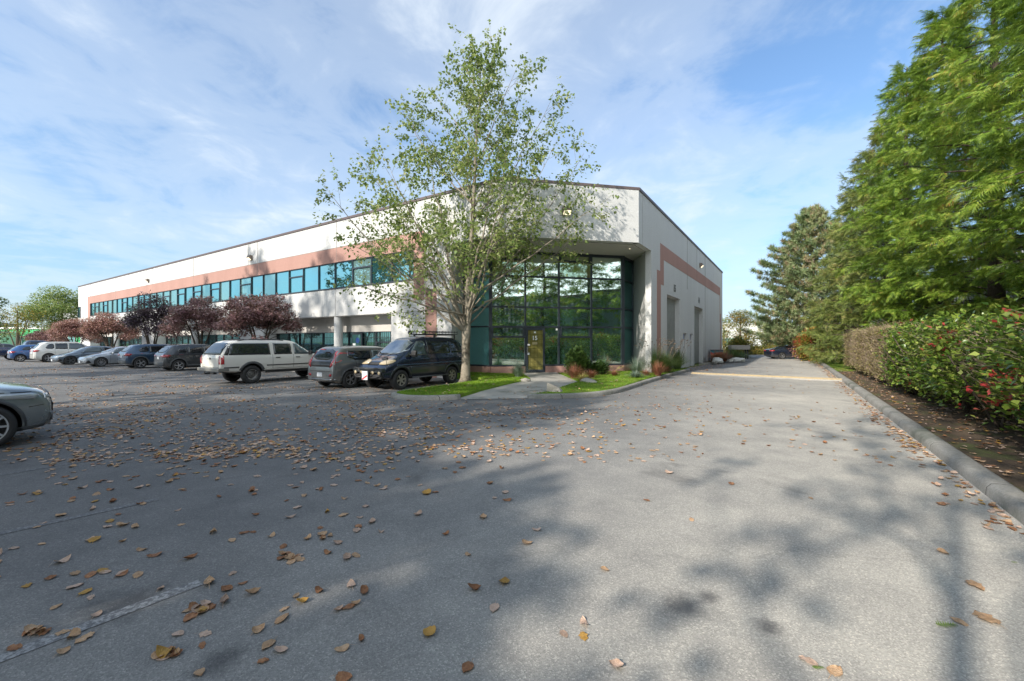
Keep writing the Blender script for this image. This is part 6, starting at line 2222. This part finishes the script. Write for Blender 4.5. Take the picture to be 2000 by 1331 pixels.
def rock(name, label, x, y, z, r, mat, seed, sc=(1, 1, .7), cat='stone'):
    bm = bmesh.new(); bmesh.ops.create_icosphere(bm, subdivisions=3, radius=1)
    rr_ = random.Random(seed); sh = [rr_.uniform(0, 6) for _ in range(6)]
    for v in bm.verts:
        c = v.co
        k = 1 + .16 * math.sin(c.x * 3 + sh[0]) * math.cos(c.y * 2.6 + sh[1]) + .10 * math.sin(c.z * 5 + sh[2] + c.x * 4) + .03 * math.sin(c.y * 11 + sh[3])
        v.co = Vector((c.x * sc[0], c.y * sc[1], max(c.z, -.45) * sc[2])) * k * r
    me = bpy.data.meshes.new(name); bm.to_mesh(me); bm.free(); me.materials.append(mat)
    for p in me.polygons: p.use_smooth = True
    o = link(name, me); o.location = (x, y, z + r * sc[2] * .32); o.rotation_euler = (0, 0, seed)
    return tag(o, label, cat)


x, y, z = gp(1404, 707.5, .12); rock('boulder', 'largest white stone in the bed of red grass', x - .3, y - .5, z, .42, M['whiterock'], 1)
x, y, z = gp(1422, 706, .12); rock('boulder', 'smallest white stone between the red grass clumps', x, y - .3, z, .26, M['whiterock'], 2)
x, y, z = gp(1434, 705, .12); rock('boulder', 'wide white stone before the dark green grass at the building end', x, y - .6, z, .36, M['whiterock'], 3, sc=(1.5, .8, .7))
x, y, z = gp(1387, 708.5, .12); rock('boulder', 'pale grey stone lying against the painted box', x, y - .8, z, .30, M['rock'], 4, sc=(1.4, .8, .5))
x, y, z = gp(1148, 744); rock('flat_stone', 'low flat tan stone beside the path under golden grass', x, y, z - .05, .36, M['conc'], 5, sc=(1.6, .8, .35))
x, y, z = gp(1026, 744); rock('flat_stone', 'small dark edging stone at the left side of the path', x, y, z - .03, .16, M['rock'], 6, sc=(1.3, .8, .7))
# split wedge stone at the kerb
p = G(1067, 770.5, .04)
wm = MB()
wm.add([(0, 0, 0), (.50, -.12, 0), (.62, .12, 0), (.05, .25, 0), (.02, .02, .36), (.10, .20, .33), (.42, .02, .17), (.50, .13, .15)],
       [(0, 3, 2, 1), (0, 1, 6, 4), (1, 2, 7, 6), (2, 3, 5, 7), (3, 0, 4, 5), (4, 6, 7, 5)])
o = wm.build('kerb_stone', M['rock'], bevel=.02, fixn=True); o.location = (p.x, p.y, .08)
tag(o, 'wedge-shaped broken stone standing at the kerb beside the path', 'stone')
# painted utility box by the far garage door
pb = AB(-.62, b_of(1384) + .2)
bxm = nmat('painted_mural', (.1, .3, .3), .6)
nt = bxm.node_tree
tc = nt.nodes.new('ShaderNodeTexCoord'); sx = nt.nodes.new('ShaderNodeSeparateXYZ'); nt.links.new(tc.outputs['Object'], sx.inputs[0])
h_ = mth(nt, 'SUBTRACT', sx.outputs[2], mth(nt, 'MULTIPLY', noise(nt, tc.outputs['Object'], 1.6, 2), .9))
setc(nt, ramp(nt, h_, [(0, (.10, .05, .03)), (.12, (.55, .16, .04)), (.30, (.45, .06, .05)), (.42, (.03, .20, .24)), (.9, (.02, .12, .16))]))
m_ = MB(); m_.box(-.5, .5, -.45, .45, 0, .92)
o = m_.build('painted_box', bxm, bevel=.03); o.location = (pb.x, pb.y, .1); o.rotation_euler = (0, 0, RZ + R(8))
tag(o, 'box painted teal, orange and brown standing by the far garage door', 'painted box')
l_ = MB(); l_.box(-.54, .54, -.49, .49, .92, .97); l_.build('lid', M['cap'], o, bevel=.01)

# photinia with red leaves and shrubs at the end of the drive
shrub('photinia_shrub', 'orange and red leaved shrub between the pine and the olive cedars', 27.3, 38.6, 1.35, .1, 2.9, mat_leaf('photinia_leaf', [(.10, .18, .03), (.20, .26, .05), (.40, .30, .06), (.45, .12, .06), (.42, .06, .06)], transl=.3), 11000, .16, 601)
shrub('yellow_shrub', 'yellow-green shrub in front of the box truck', 22.8 + 2.0, 46.5, 1.35, 0, 2.1, M['leaf_warm'], 5000, .16, 602)
shrub('brown_shrub', 'thin brown shrub in front of the dark navy sedan', 28.6, 42.2, 1.0, .1, 2.2, M['leaf_rust'], 1300, .12, 603)
rr_ = random.Random(8)
for i in range(6):
    px = 1432 + i * 17
    Y = 57 + i * .3
    X = (px - 1000) / F * Y
    shrub('low_hedge', ['leftmost low yellow-green hedge bush across the road', 'second low hedge bush across the road', 'third low hedge bush across the road', 'fourth low hedge bush across the road', 'fifth low hedge bush across the road', 'last low hedge bush across the road beside the yellow-green shrub'][i],
          X, Y, 1.25, -.1, 1.1, M['leaf_warm'], 2600, .14, 610 + i, group='low hedge across the road')

# grey slab table at the end of the building
tb = empty('slab_table', (G(1425, 699).x - .6, 43.6, 0), R(-10), 'grey slab bench table on dark legs at the end of the building', 'table')
m_ = MB(); m_.box(-.9, .9, -.45, .45, .95, 1.4); m_.build('table_top', M['conc'], tb, bevel=.02)
for sx_ in (-.7, .7):
    for sy in (-.3, .3):
        m_ = MB(); m_.box(sx_ - .05, sx_ + .05, sy - .05, sy + .05, 0, .948); m_.build('leg', M['black'], tb)

# ------------------------------------------------------------------ neighbouring buildings
def simple_building(name, label, loc, rz, L, W, h, mat, roofmat, wins=(), trim=None, cat='building', base_z=0):
    t = empty(name, (loc[0], loc[1], base_z), rz, label, cat)
    m_ = MB(); m_.box(0, L, 0, W, 0, h); m_.build('wall', mat, t)
    r_ = MB(); r_.box(-.15, L + .15, -.15, W + .15, h + .002, h + .3); r_.build('roof', roofmat, t)
    for (x0, x1, z0, z1) in wins:
        g = MB(); g.box(x0, x1, -.03, .0, z0, z1); go = g.build('window', M['glass_side'], t)
        f = MB(); f.box(x0 - .06, x1 + .06, -.05, -.001, z0 - .08, z0); f.box(x0 - .06, x1 + .06, -.05, -.001, z1, z1 + .08)
        k = x0
        while k < x1 + .01:
            f.box(k - .04, k + .04, -.05, -.031, z0 + .001, z1 - .001); k += 1.4
        f.build('frame', M['white'], go)
    return t


ribbed = lambda nm, c: mat_mottled(nm, c, tuple(min(1, q * 1.2) for q in c), .8, .7, .1, .01, 12)
simple_building('green_building', 'bright green low building far off at the left', (-92, 74), R(-6), 21, 14, 3.9, ribbed('green_cladding', (.05, .36, .14)), M['white'], [(2, 8, 1.0, 2.6), (11, 18, 1.0, 2.6)])
simple_building('pale_green_building', 'pale green building with tall windows left of the bright green one', (-99.5, 72), R(-4), 14, 12, 3.2, ribbed('pale_green_wall', (.42, .62, .45)), M['white'], [(2, 7, .6, 2.4)])
simple_building('white_warehouse', 'long white warehouse beyond the road at the right', (50, 112), R(-4), 70, 30, 6.2, ribbed('white_cladding', (.70, .70, .68)), M['white'], [(2, 16, .8, 2.6), (22, 40, .8, 2.6)])
simple_building('small_white_building', 'small white building end left of the office building', (-77.5, 72.5), R(0), 4.5, 6, 7.2, M['wall'], M['joint'], [])
q = DS(9.6, 48)
wb_ = empty('grey_warehouse', (DS(9.4, -16).x, DS(9.4, -16).y, 0), math.atan2(UY, UX), 'grey ribbed warehouse wall behind the cedars', 'building')
m_ = MB(); m_.box(0, 68, -20, 0, 0, 6.5)
k = 0.0
while k < 68: m_.box(k, k + .12, 0, .05, .3, 6.4); k += .6
m_.build('wall', mat_mottled('grey_blue_cladding', (.22, .245, .28), (.30, .325, .36), .6, .7), wb_)
m_ = MB(); m_.box(-.1, 68.1, -20.1, .12, 6.5, 6.75); m_.build('roof', M['cap'], wb_)
# ------------------------------------------------------------------ fallen leaves
def leaf_template(seed, lobes=0, nx=5, ny=7):
    rr_ = random.Random(seed)
    q_ = (.25, 1.0, 1.9)[seed % 3]
    c1, c2, c3 = rr_.uniform(-.5, .9) * q_, rr_.uniform(-.6, .9) * q_, rr_.uniform(-.35, .35) * q_
    wid = rr_.uniform(.36, .50)
    V, T_ = [], []
    for j in range(ny):
        t = j / (ny - 1)
        w = wid * (math.sin(math.pi * min(1, t * .93 + .07)) ** .62) * (1 - .32 * t)
        if lobes: w *= 1 + .30 * math.sin(t * math.pi * 5 + seed)
        if j == ny - 1: w = .01
        for i in range(nx):
            u = (i / (nx - 1) - .5) * 2
            x = u * w * (1 + .05 * math.sin(7 * t + seed)); y = t
            z = .10 + c1 * .42 * (x * x) * 2.2 + c2 * .30 * (t - .5) ** 2 * 2 + c3 * x * (t - .5) - .05 * abs(u) * (1 - abs(u)) + .025 * math.sin(9 * t + 5 * u + seed)
            V.append((x, y - .5, z))
    for j in range(ny - 1):
        for i in range(nx - 1):
            a = j * nx + i
            T_ += [(a, a + 1, a + nx + 1), (a, a + nx + 1, a + nx)]
    zmin = min(v[2] for v in V)
    V = [(x, y, z - zmin + .012) for x, y, z in V]
    # stalk
    k = len(V)
    V += [(-.012, -.5, V[2][2]), (.012, -.5, V[2][2]), (.05, -.92, .02), (.03, -.92, .02)]
    T_ += [(k, k + 1, k + 2), (k, k + 2, k + 3)]
    return V, T_


def leafm(name, c1, c2, c3):
    m = nmat(name, c1, .62, spec=.3)
    nt = m.node_tree
    tc = nt.nodes.new('ShaderNodeTexCoord')
    oi = nt.nodes.new('ShaderNodeObjectInfo')
    v = nt.nodes.new('ShaderNodeVectorMath'); v.operation = 'ADD'
    cb = nt.nodes.new('ShaderNodeCombineXYZ')
    nt.links.new(mth(nt, 'MULTIPLY', oi.outputs['Random'], 37.0), cb.inputs[0])
    nt.links.new(tc.outputs['Object'], v.inputs[0]); nt.links.new(cb.outputs[0], v.inputs[1])
    n = noise(nt, v.outputs[0], 3.2, 5, .65)
    c = ramp(nt, n, [(.30, c1), (.55, c2), (.75, c3)])
    c = mixc(nt, mth(nt, 'MULTIPLY', oi.outputs['Random'], .45), c, tuple(x * .55 for x in c1))
    setc(nt, c)
    bump(nt, noise(nt, v.outputs[0], 14, 3), .4, .05)
    return m


LM = {'tan': leafm('tan_dead_leaf', (.40, .24, .13), (.58, .38, .23), (.64, .46, .30)),
      'russet': leafm('russet_dead_leaf', (.22, .10, .05), (.38, .18, .085), (.50, .28, .15)),
      'ochre': leafm('ochre_dead_leaf', (.38, .20, .045), (.52, .31, .08), (.50, .26, .07)),
      'pinkish': leafm('pale_pink_brown_leaf', (.44, .29, .21), (.62, .45, .35), (.54, .38, .28))}
TM = [leaf_template(i, lobes=(i % 4 == 3)) for i in range(9)]
protos = {}
shape_words = ['curled', 'flat', 'cupped', 'ragged', 'folded', 'rounded', 'twisted', 'jagged', 'wavy']
for key, mt in LM.items():
    for i, (v, t) in enumerate(TM):
        me = np_mesh('fallen_leaf', v, t, mt)
        me.polygons.foreach_set('use_smooth', [True] * len(me.polygons))
        protos[(key, i)] = me

rng = np.random.default_rng(2024)
rr_ = random.Random(2024)


def dens(px, py):
    """how thick the litter lies, by place on the ground"""
    p = G(px, py)
    s_ = p.x * UX + p.y * UY; D_ = p.x * UY - p.y * UX
    left = 1 / (1 + math.exp((D_ + 3.0) / 1.0))                # thick on the lot, sparse on the drive
    d = .10 + .9 * left
    gut = math.exp(-((D_ - 1.72) / .16) ** 2) * 3.0            # swept against the kerb
    n = .5 + .5 * math.sin(p.x * 1.1 + 1.7 * math.sin(p.y * .8)) * math.sin(p.y * 1.3 + p.x * .35)
    n2 = .5 + .5 * math.sin(p.x * 3.1 + p.y * 1.9) * math.sin(p.y * 2.7 - p.x)
    return d * (.25 + 1.1 * n * n + .35 * n2) + gut * (.3 + .7 * n2), p


cand = []
# near leaves: individuals
PILE = [(560, 945, 46, 60), (400, 860, 40, 50), (350, 930, 60, 40), (690, 905, 50, 18), (1938, 1018, 40, 22), (600, 960, 24, 30), (90, 870, 50, 40), (330, 1280, 30, 10), (1850, 985, 30, 10), (70, 1235, 30, 8), (395, 1190, 60, 10), (560, 1090, 50, 12)]
tries = 0
while len(cand) < 215 and tries < 60000:
    tries += 1
    u = rr_.random()
    py = 905 + (1331 - 905) * u ** 1.25
    px = rr_.uniform(-20, 2020)
    d, p = dens(px, py)
    if px > 980 and rr_.random() < .65: continue
    if rr_.random() < d * .42 * (1.5 if py < 1050 else .9):
        if p.x * UY - p.y * UX > 1.85: continue
        cand.append((px, py))
for (cx_, cy_, k, sp_) in PILE:
    for _ in range(max(3, k // 5)):
        px, py = rr_.gauss(cx_, sp_), rr_.gauss(cy_, sp_ * .3)
        p = G(px, max(py, 700))
        if p.x * UY - p.y * UX < 1.85 and py < 1330: cand.append((px, py))
named = [(833, 965, 'ochre', 5, .115, 'round ochre leaf alone on the dark asphalt left of the bright patch'),
         (985, 1137, 'ochre', 5, .095, 'round golden leaf right of the row of stalked leaves'),
         (838, 1239, 'ochre', 5, .085, 'round ochre leaf near the bottom centre of the picture'),
         (1140, 1218, 'pinkish', 1, .09, 'large pale pink-brown leaf in the group of three at the bottom'),
         (1102, 1240, 'pinkish', 6, .065, 'small crumpled pink-brown leaf left of the orange one'),
         (1140, 1245, 'ochre', 3, .07, 'bright orange leaf below the large pale pink-brown one'),
         (1203, 1301, 'pinkish', 5, .08, 'pale round leaf near the bottom edge right of centre'),
         (1632, 1312, 'tan', 0, .10, 'tan leaf with a long upright stalk at the bottom edge on the right'),
         (712, 1157, 'russet', 2, .10, 'cupped brown leaf with its stalk pointing at the viewer, left of two'),
         (927, 1152, 'russet', 2, .10, 'cupped brown leaf with its stalk pointing at the viewer, right of two'),
         (185, 1055, 'ochre', 4, .12, 'mustard yellow leaf on a pale patch at the left'),
         (1048, 1036, 'pinkish', 1, .09, 'whitish leaf lying right of a rusty pair'),
         (686, 1143, 'pinkish', 1, .085, 'whitish leaf beside a rusty pair in the dark area'),
         (1905, 1146, 'tan', 7, .13, 'broad tan leaf in the sun near the right edge'),
         (1925, 1208, 'tan', 3, .15, 'long ragged tan leaf near the right edge'),
         (1872, 1215, 'tan', 4, .09, 'folded tan leaf left of the long ragged one'),
         (1842, 1080, 'tan', 5, .08, 'single pale leaf above the trunk shadow')]
keys = ['tan'] * 8 + ['russet'] * 8 + ['ochre'] * 1 + ['pinkish'] * 6
cnt = 0
GRP = 'fallen leaves on the near asphalt'
CW = {'tan': 'tan', 'russet': 'russet brown', 'ochre': 'ochre yellow', 'pinkish': 'pale pinkish brown'}


def put_leaf(px, py, key, i, size, label, rz=None):
    p = G(px, py)
    o = link('fallen_leaf', protos[(key, i)])
    o.location = (p.x, p.y, .002)
    o.rotation_euler = (rr_.gauss(0, .06), rr_.gauss(0, .06), rr_.uniform(0, 6.28) if rz is None else rz)
    o.scale = (size * rr_.uniform(.85, 1.15), size, size * rr_.uniform(.8, 1.5))
    tag(o, label, 'leaf', GRP)


for (px, py, key, i, size, lab) in named: put_leaf(px, py, key, i, size, lab)
cand.sort(key=lambda q: -q[1])
for (px, py) in cand[:283]:
    key = rr_.choice(keys); i = rr_.randrange(9)
    put_leaf(px, py, key, i, rr_.uniform(.06, .105), '%s %s dead leaf lying on the grey asphalt' % (shape_words[i], CW[key]))
# the rest: one sheet of litter
P3, KY = [], []
tries = 0
far_piles = [(rr_.uniform(100, 900), 700 + 200 * rr_.random() ** 1.6, rr_.randint(20, 70)) for _ in range(46)]
while len(P3) < 5600 and tries < 200000:
    tries += 1
    # uniform over the ground area, then thinned
    Y = rr_.uniform(5.0, 42) if rr_.random() < .75 else rr_.uniform(3.0, 12)
    X = rr_.uniform(-1.25, .95) * Y
    py = HY + F * EYE / Y; px = 1000 + F * X / Y
    if py > 905: continue
    q = Vector((X - CX, Y - CY)); a = q.x * VX + q.y * VY; b = q.x * UX + q.y * UY
    if a > -1 and b > -2 and (a + b) > 2: continue
    d, p = dens(px, py)
    if X * UY - Y * UX > 1.85: continue
    if rr_.random() < d * .8: P3.append((X, Y, .004))
for (px, py, n) in far_piles:
    c = G(px, py)
    for _ in range(n):
        P3.append((c.x + rr_.gauss(0, .45), c.y + rr_.gauss(0, .25), .004))
# gutter along the right kerb, soil bed, by the garage doors, on the lawn and path
for _ in range(900):
    s_ = rr_.uniform(6, 44); q = DS(1.9 - abs(rr_.gauss(0, .16)) - .03, s_)
    if rr_.random() < .75: P3.append((q.x, q.y, .006))
for _ in range(2600):
    s_ = rr_.uniform(3, 34); q = DS(rr_.uniform(2.2, 5.5), s_); P3.append((q.x, q.y, .115))
for _ in range(420):
    q = AB(-rr_.uniform(.1, 1.8), rr_.uniform(12.2, 22)); P3.append((q.x, q.y, .006))
nlawn = 0
while nlawn < 230:
    x = rr_.uniform(-3.8, 9); y = rr_.uniform(13.3, 25)
    if in_poly(x, y, lawnL) or in_poly(x, y, lawnR):
        P3.append((x, y, lawn_z(x, y) + .03)); nlawn += 1
for _ in range(30):
    t = rr_.random(); k = rr_.randrange(4); l = path_left[k].lerp(path_left[k + 1], t); r_ = path_right[k].lerp(path_right[k + 1], t); q = l.lerp(r_, rr_.random())
    P3.append((q.x, q.y, zz[k] * (1 - t) + zz[k + 1] * t + .003))
P3 = np.array(P3)
n = len(P3)
kk = rng.integers(0, 4, n)
kk = np.array([0, 0, 0, 1, 1, 3, 3, 3, 2])[rng.integers(0, 9, n)]
vv, tt, mi = [], [], []
base = 0
small = [leaf_template(i, lobes=(i % 3 == 2), nx=3, ny=4) for i in range(6)]
for g_ in range(6):
    sel = np.arange(n) % 6 == g_
    P_s = P3[sel]; m_n = len(P_s)
    an = rng.uniform(0, 6.28, m_n); tl = rng.normal(0, .12, (m_n, 2))
    Fr = np.zeros((m_n, 3, 3))
    ca, sa = np.cos(an), np.sin(an)
    Fr[:, 0, 0] = ca; Fr[:, 0, 1] = -sa; Fr[:, 1, 0] = sa; Fr[:, 1, 1] = ca; Fr[:, 2, 2] = rng.uniform(.8, 1.5, m_n)
    Fr[:, 2, 0] = np.abs(tl[:, 0]) * .5; Fr[:, 2, 1] = tl[:, 1] * .3
    V, T_ = cards(P_s, Fr, rng.uniform(.055, .105, m_n), *small[g_])
    vv.append(V); tt.append(T_ + base); base += len(V); mi.append(np.repeat(kk[sel], len(small[g_][1])))
me = np_mesh('leaf_litter', np.concatenate(vv), np.concatenate(tt), [LM['tan'], LM['russet'], LM['ochre'], LM['pinkish']], np.concatenate(mi))
o = link('leaf_litter', me)
tag(o, 'scattered brown autumn leaf litter over asphalt, lawn and soil bed', kind='stuff')
# a few green sprigs fallen from the cedars
for (px, py, s_) in ((1826, 1222, .14), (1585, 1306, .07), (1975, 1100, .05)):
    p = G(px, py)
    V, T_ = cards(np.array([[0, 0, .008]]), np.array([[[0, 1, 0], [1, 0, 0], [0, 0, 1.0]]]), s_, SPRAY_V, SPRAY_T)
    V[:, 2] = .006 + np.abs(V[:, 2]) * .4
    o = link('cedar_sprig', np_mesh('cedar_sprig', V, T_, M['cedar'])); o.location = (p.x, p.y, 0)
    tag(o, {.14: 'green cedar sprig lying beside the trunk shadow', .07: 'tiny green cedar sprig near the bottom edge', .05: 'tiny green sprig by the right edge'}[s_], 'sprig')
# ------------------------------------------------------------------ sun, sky, camera
SAZ = math.atan2(-.707, -.707)          # the sun stands behind-left of the camera
SEL = R(30)
ld = Vector((.707 * math.cos(SEL), .707 * math.cos(SEL), -math.sin(SEL)))
sun = bpy.data.lights.new('sun', 'SUN')
sun.energy = SUN_E
sun.angle = R(1.1)
sun.color = (1.0, .92, .80)
so = bpy.data.objects.new('sun', sun)
COL.objects.link(so)
so.rotation_euler = (-ld).to_track_quat('Z', 'Y').to_euler()

wd = bpy.data.worlds.new('World')
S.world = wd
wd.use_nodes = True
nt = wd.node_tree
bg = nt.nodes['Background']
sky = nt.nodes.new('ShaderNodeTexSky')
sky.sky_type = 'NISHITA'
sky.sun_disc = False
sky.sun_elevation = SEL
sky.sun_rotation = math.atan2(-.707, -.707)      # measured from +Y, clockwise
sky.air_density = 1.0
sky.dust_density = 1.2
sky.ozone_density = 2.2
tc = nt.nodes.new('ShaderNodeTexCoord')
dirv = tc.outputs['Generated']
sp = nt.nodes.new('ShaderNodeSeparateXYZ')
nt.links.new(dirv, sp.inputs[0])
zc = mth(nt, 'ADD', mth(nt, 'MAXIMUM', sp.outputs[2], 0.0), .16)
cx = nt.nodes.new('ShaderNodeCombineXYZ')
nt.links.new(mth(nt, 'DIVIDE', sp.outputs[0], zc), cx.inputs[0])
nt.links.new(mth(nt, 'DIVIDE', sp.outputs[1], zc), cx.inputs[1])
plane = cx.outputs[0]
# high thin cloud: soft sheets plus wind-drawn streaks
mp = nt.nodes.new('ShaderNodeMapping')
mp.inputs['Rotation'].default_value = (0, 0, R(-62))
mp.inputs['Scale'].default_value = (1.0, .62, 1)
mp.inputs['Location'].default_value = (3.1, 1.7, 0)
nt.links.new(plane, mp.inputs['Vector'])
n1 = noise(nt, mp.outputs[0], .75, 7, .60, .5)
n2 = noise(nt, plane, 3.0, 8, .60, .5)
cl = mth(nt, 'ADD', mth(nt, 'MULTIPLY', n1, .56), mth(nt, 'MULTIPLY', n2, .44))


def lobe(px, py, power):
    dv_ = Vector(((px - 1000) / F, 1, (HY - py) / F)).normalized()
    d_ = nt.nodes.new('ShaderNodeVectorMath'); d_.operation = 'DOT_PRODUCT'
    nt.links.new(dirv, d_.inputs[0]); d_.inputs[1].default_value = dv_
    return mth(nt, 'POWER', mth(nt, 'MAXIMUM', d_.outputs['Value'], 0.0), power)


bias = mth(nt, 'MULTIPLY', lobe(1020, 60, 14), .13)
bias = mth(nt, 'ADD', bias, mth(nt, 'MULTIPLY', lobe(1330, 330, 12), .09))
bias = mth(nt, 'ADD', bias, mth(nt, 'MULTIPLY', lobe(330, 330, 9), .05))
bias = mth(nt, 'SUBTRACT', bias, mth(nt, 'MULTIPLY', lobe(1620, 90, 12), .13))
bias = mth(nt, 'ADD', bias, mth(nt, 'MULTIPLY', mth(nt, 'MAXIMUM', mth(nt, 'MULTIPLY', sp.outputs[1], -1.0), 0.0), .35))  # extra cloud added behind the camera, out of view, to raise the fill
bias = mth(nt, 'SUBTRACT', bias, mth(nt, 'MULTIPLY', lobe(620, 190, 40), .06))
cov = mth(nt, 'ADD', cl, bias)
mask = ramp(nt, cov, [(.41, (0, 0, 0)), (.53, (.33, .33, .33)), (.72, (.92, .92, .92))], 'EASE')
# milky haze lifting towards the horizon
hz = ramp(nt, sp.outputs[2], [(0, (.66, .66, .66)), (.12, (.42, .42, .42)), (.45, (.14, .14, .14)), (.9, (.0, .0, .0))])
skyc = mixc(nt, 1.0, sky.outputs[0], SKY_TINT, 'MULTIPLY')
c0 = mixc(nt, hz, skyc, HAZE_C)
back = ramp(nt, mth(nt, 'MULTIPLY', sp.outputs[1], -1.0), [(.0, (1, 1, 1)), (.5, (1.75, 1.72, 1.66)), (1, (1.9, 1.85, 1.78))])   # unseen cloud behind the camera, brightened as added fill light
c1 = mixc(nt, mask, c0, mixc(nt, 1.0, back, CLOUD_C, 'MULTIPLY'))
nt.links.new(c1, bg.inputs['Color'])
bg.inputs['Strength'].default_value = SKY_S

cam = bpy.data.cameras.new('camera')
co = bpy.data.objects.new('camera', cam)
COL.objects.link(co)
co.location = (0, 0, EYE)
co.rotation_euler = (R(90), 0, 0)
cam.sensor_width = 36
cam.lens = F / 2000 * 36
cam.shift_y = (HY - 665.5) / 2000
cam.clip_start = .05
cam.clip_end = 2000
S.camera = co
vs = S.view_settings
vs.view_transform = 'Standard'
vs.look = 'None'
vs.exposure = EXPO
vs.gamma = 1
S.cycles.use_denoising = True
S.cycles.max_bounces = 8
S.cycles.transparent_max_bounces = 8
S.render.film_transparent = False
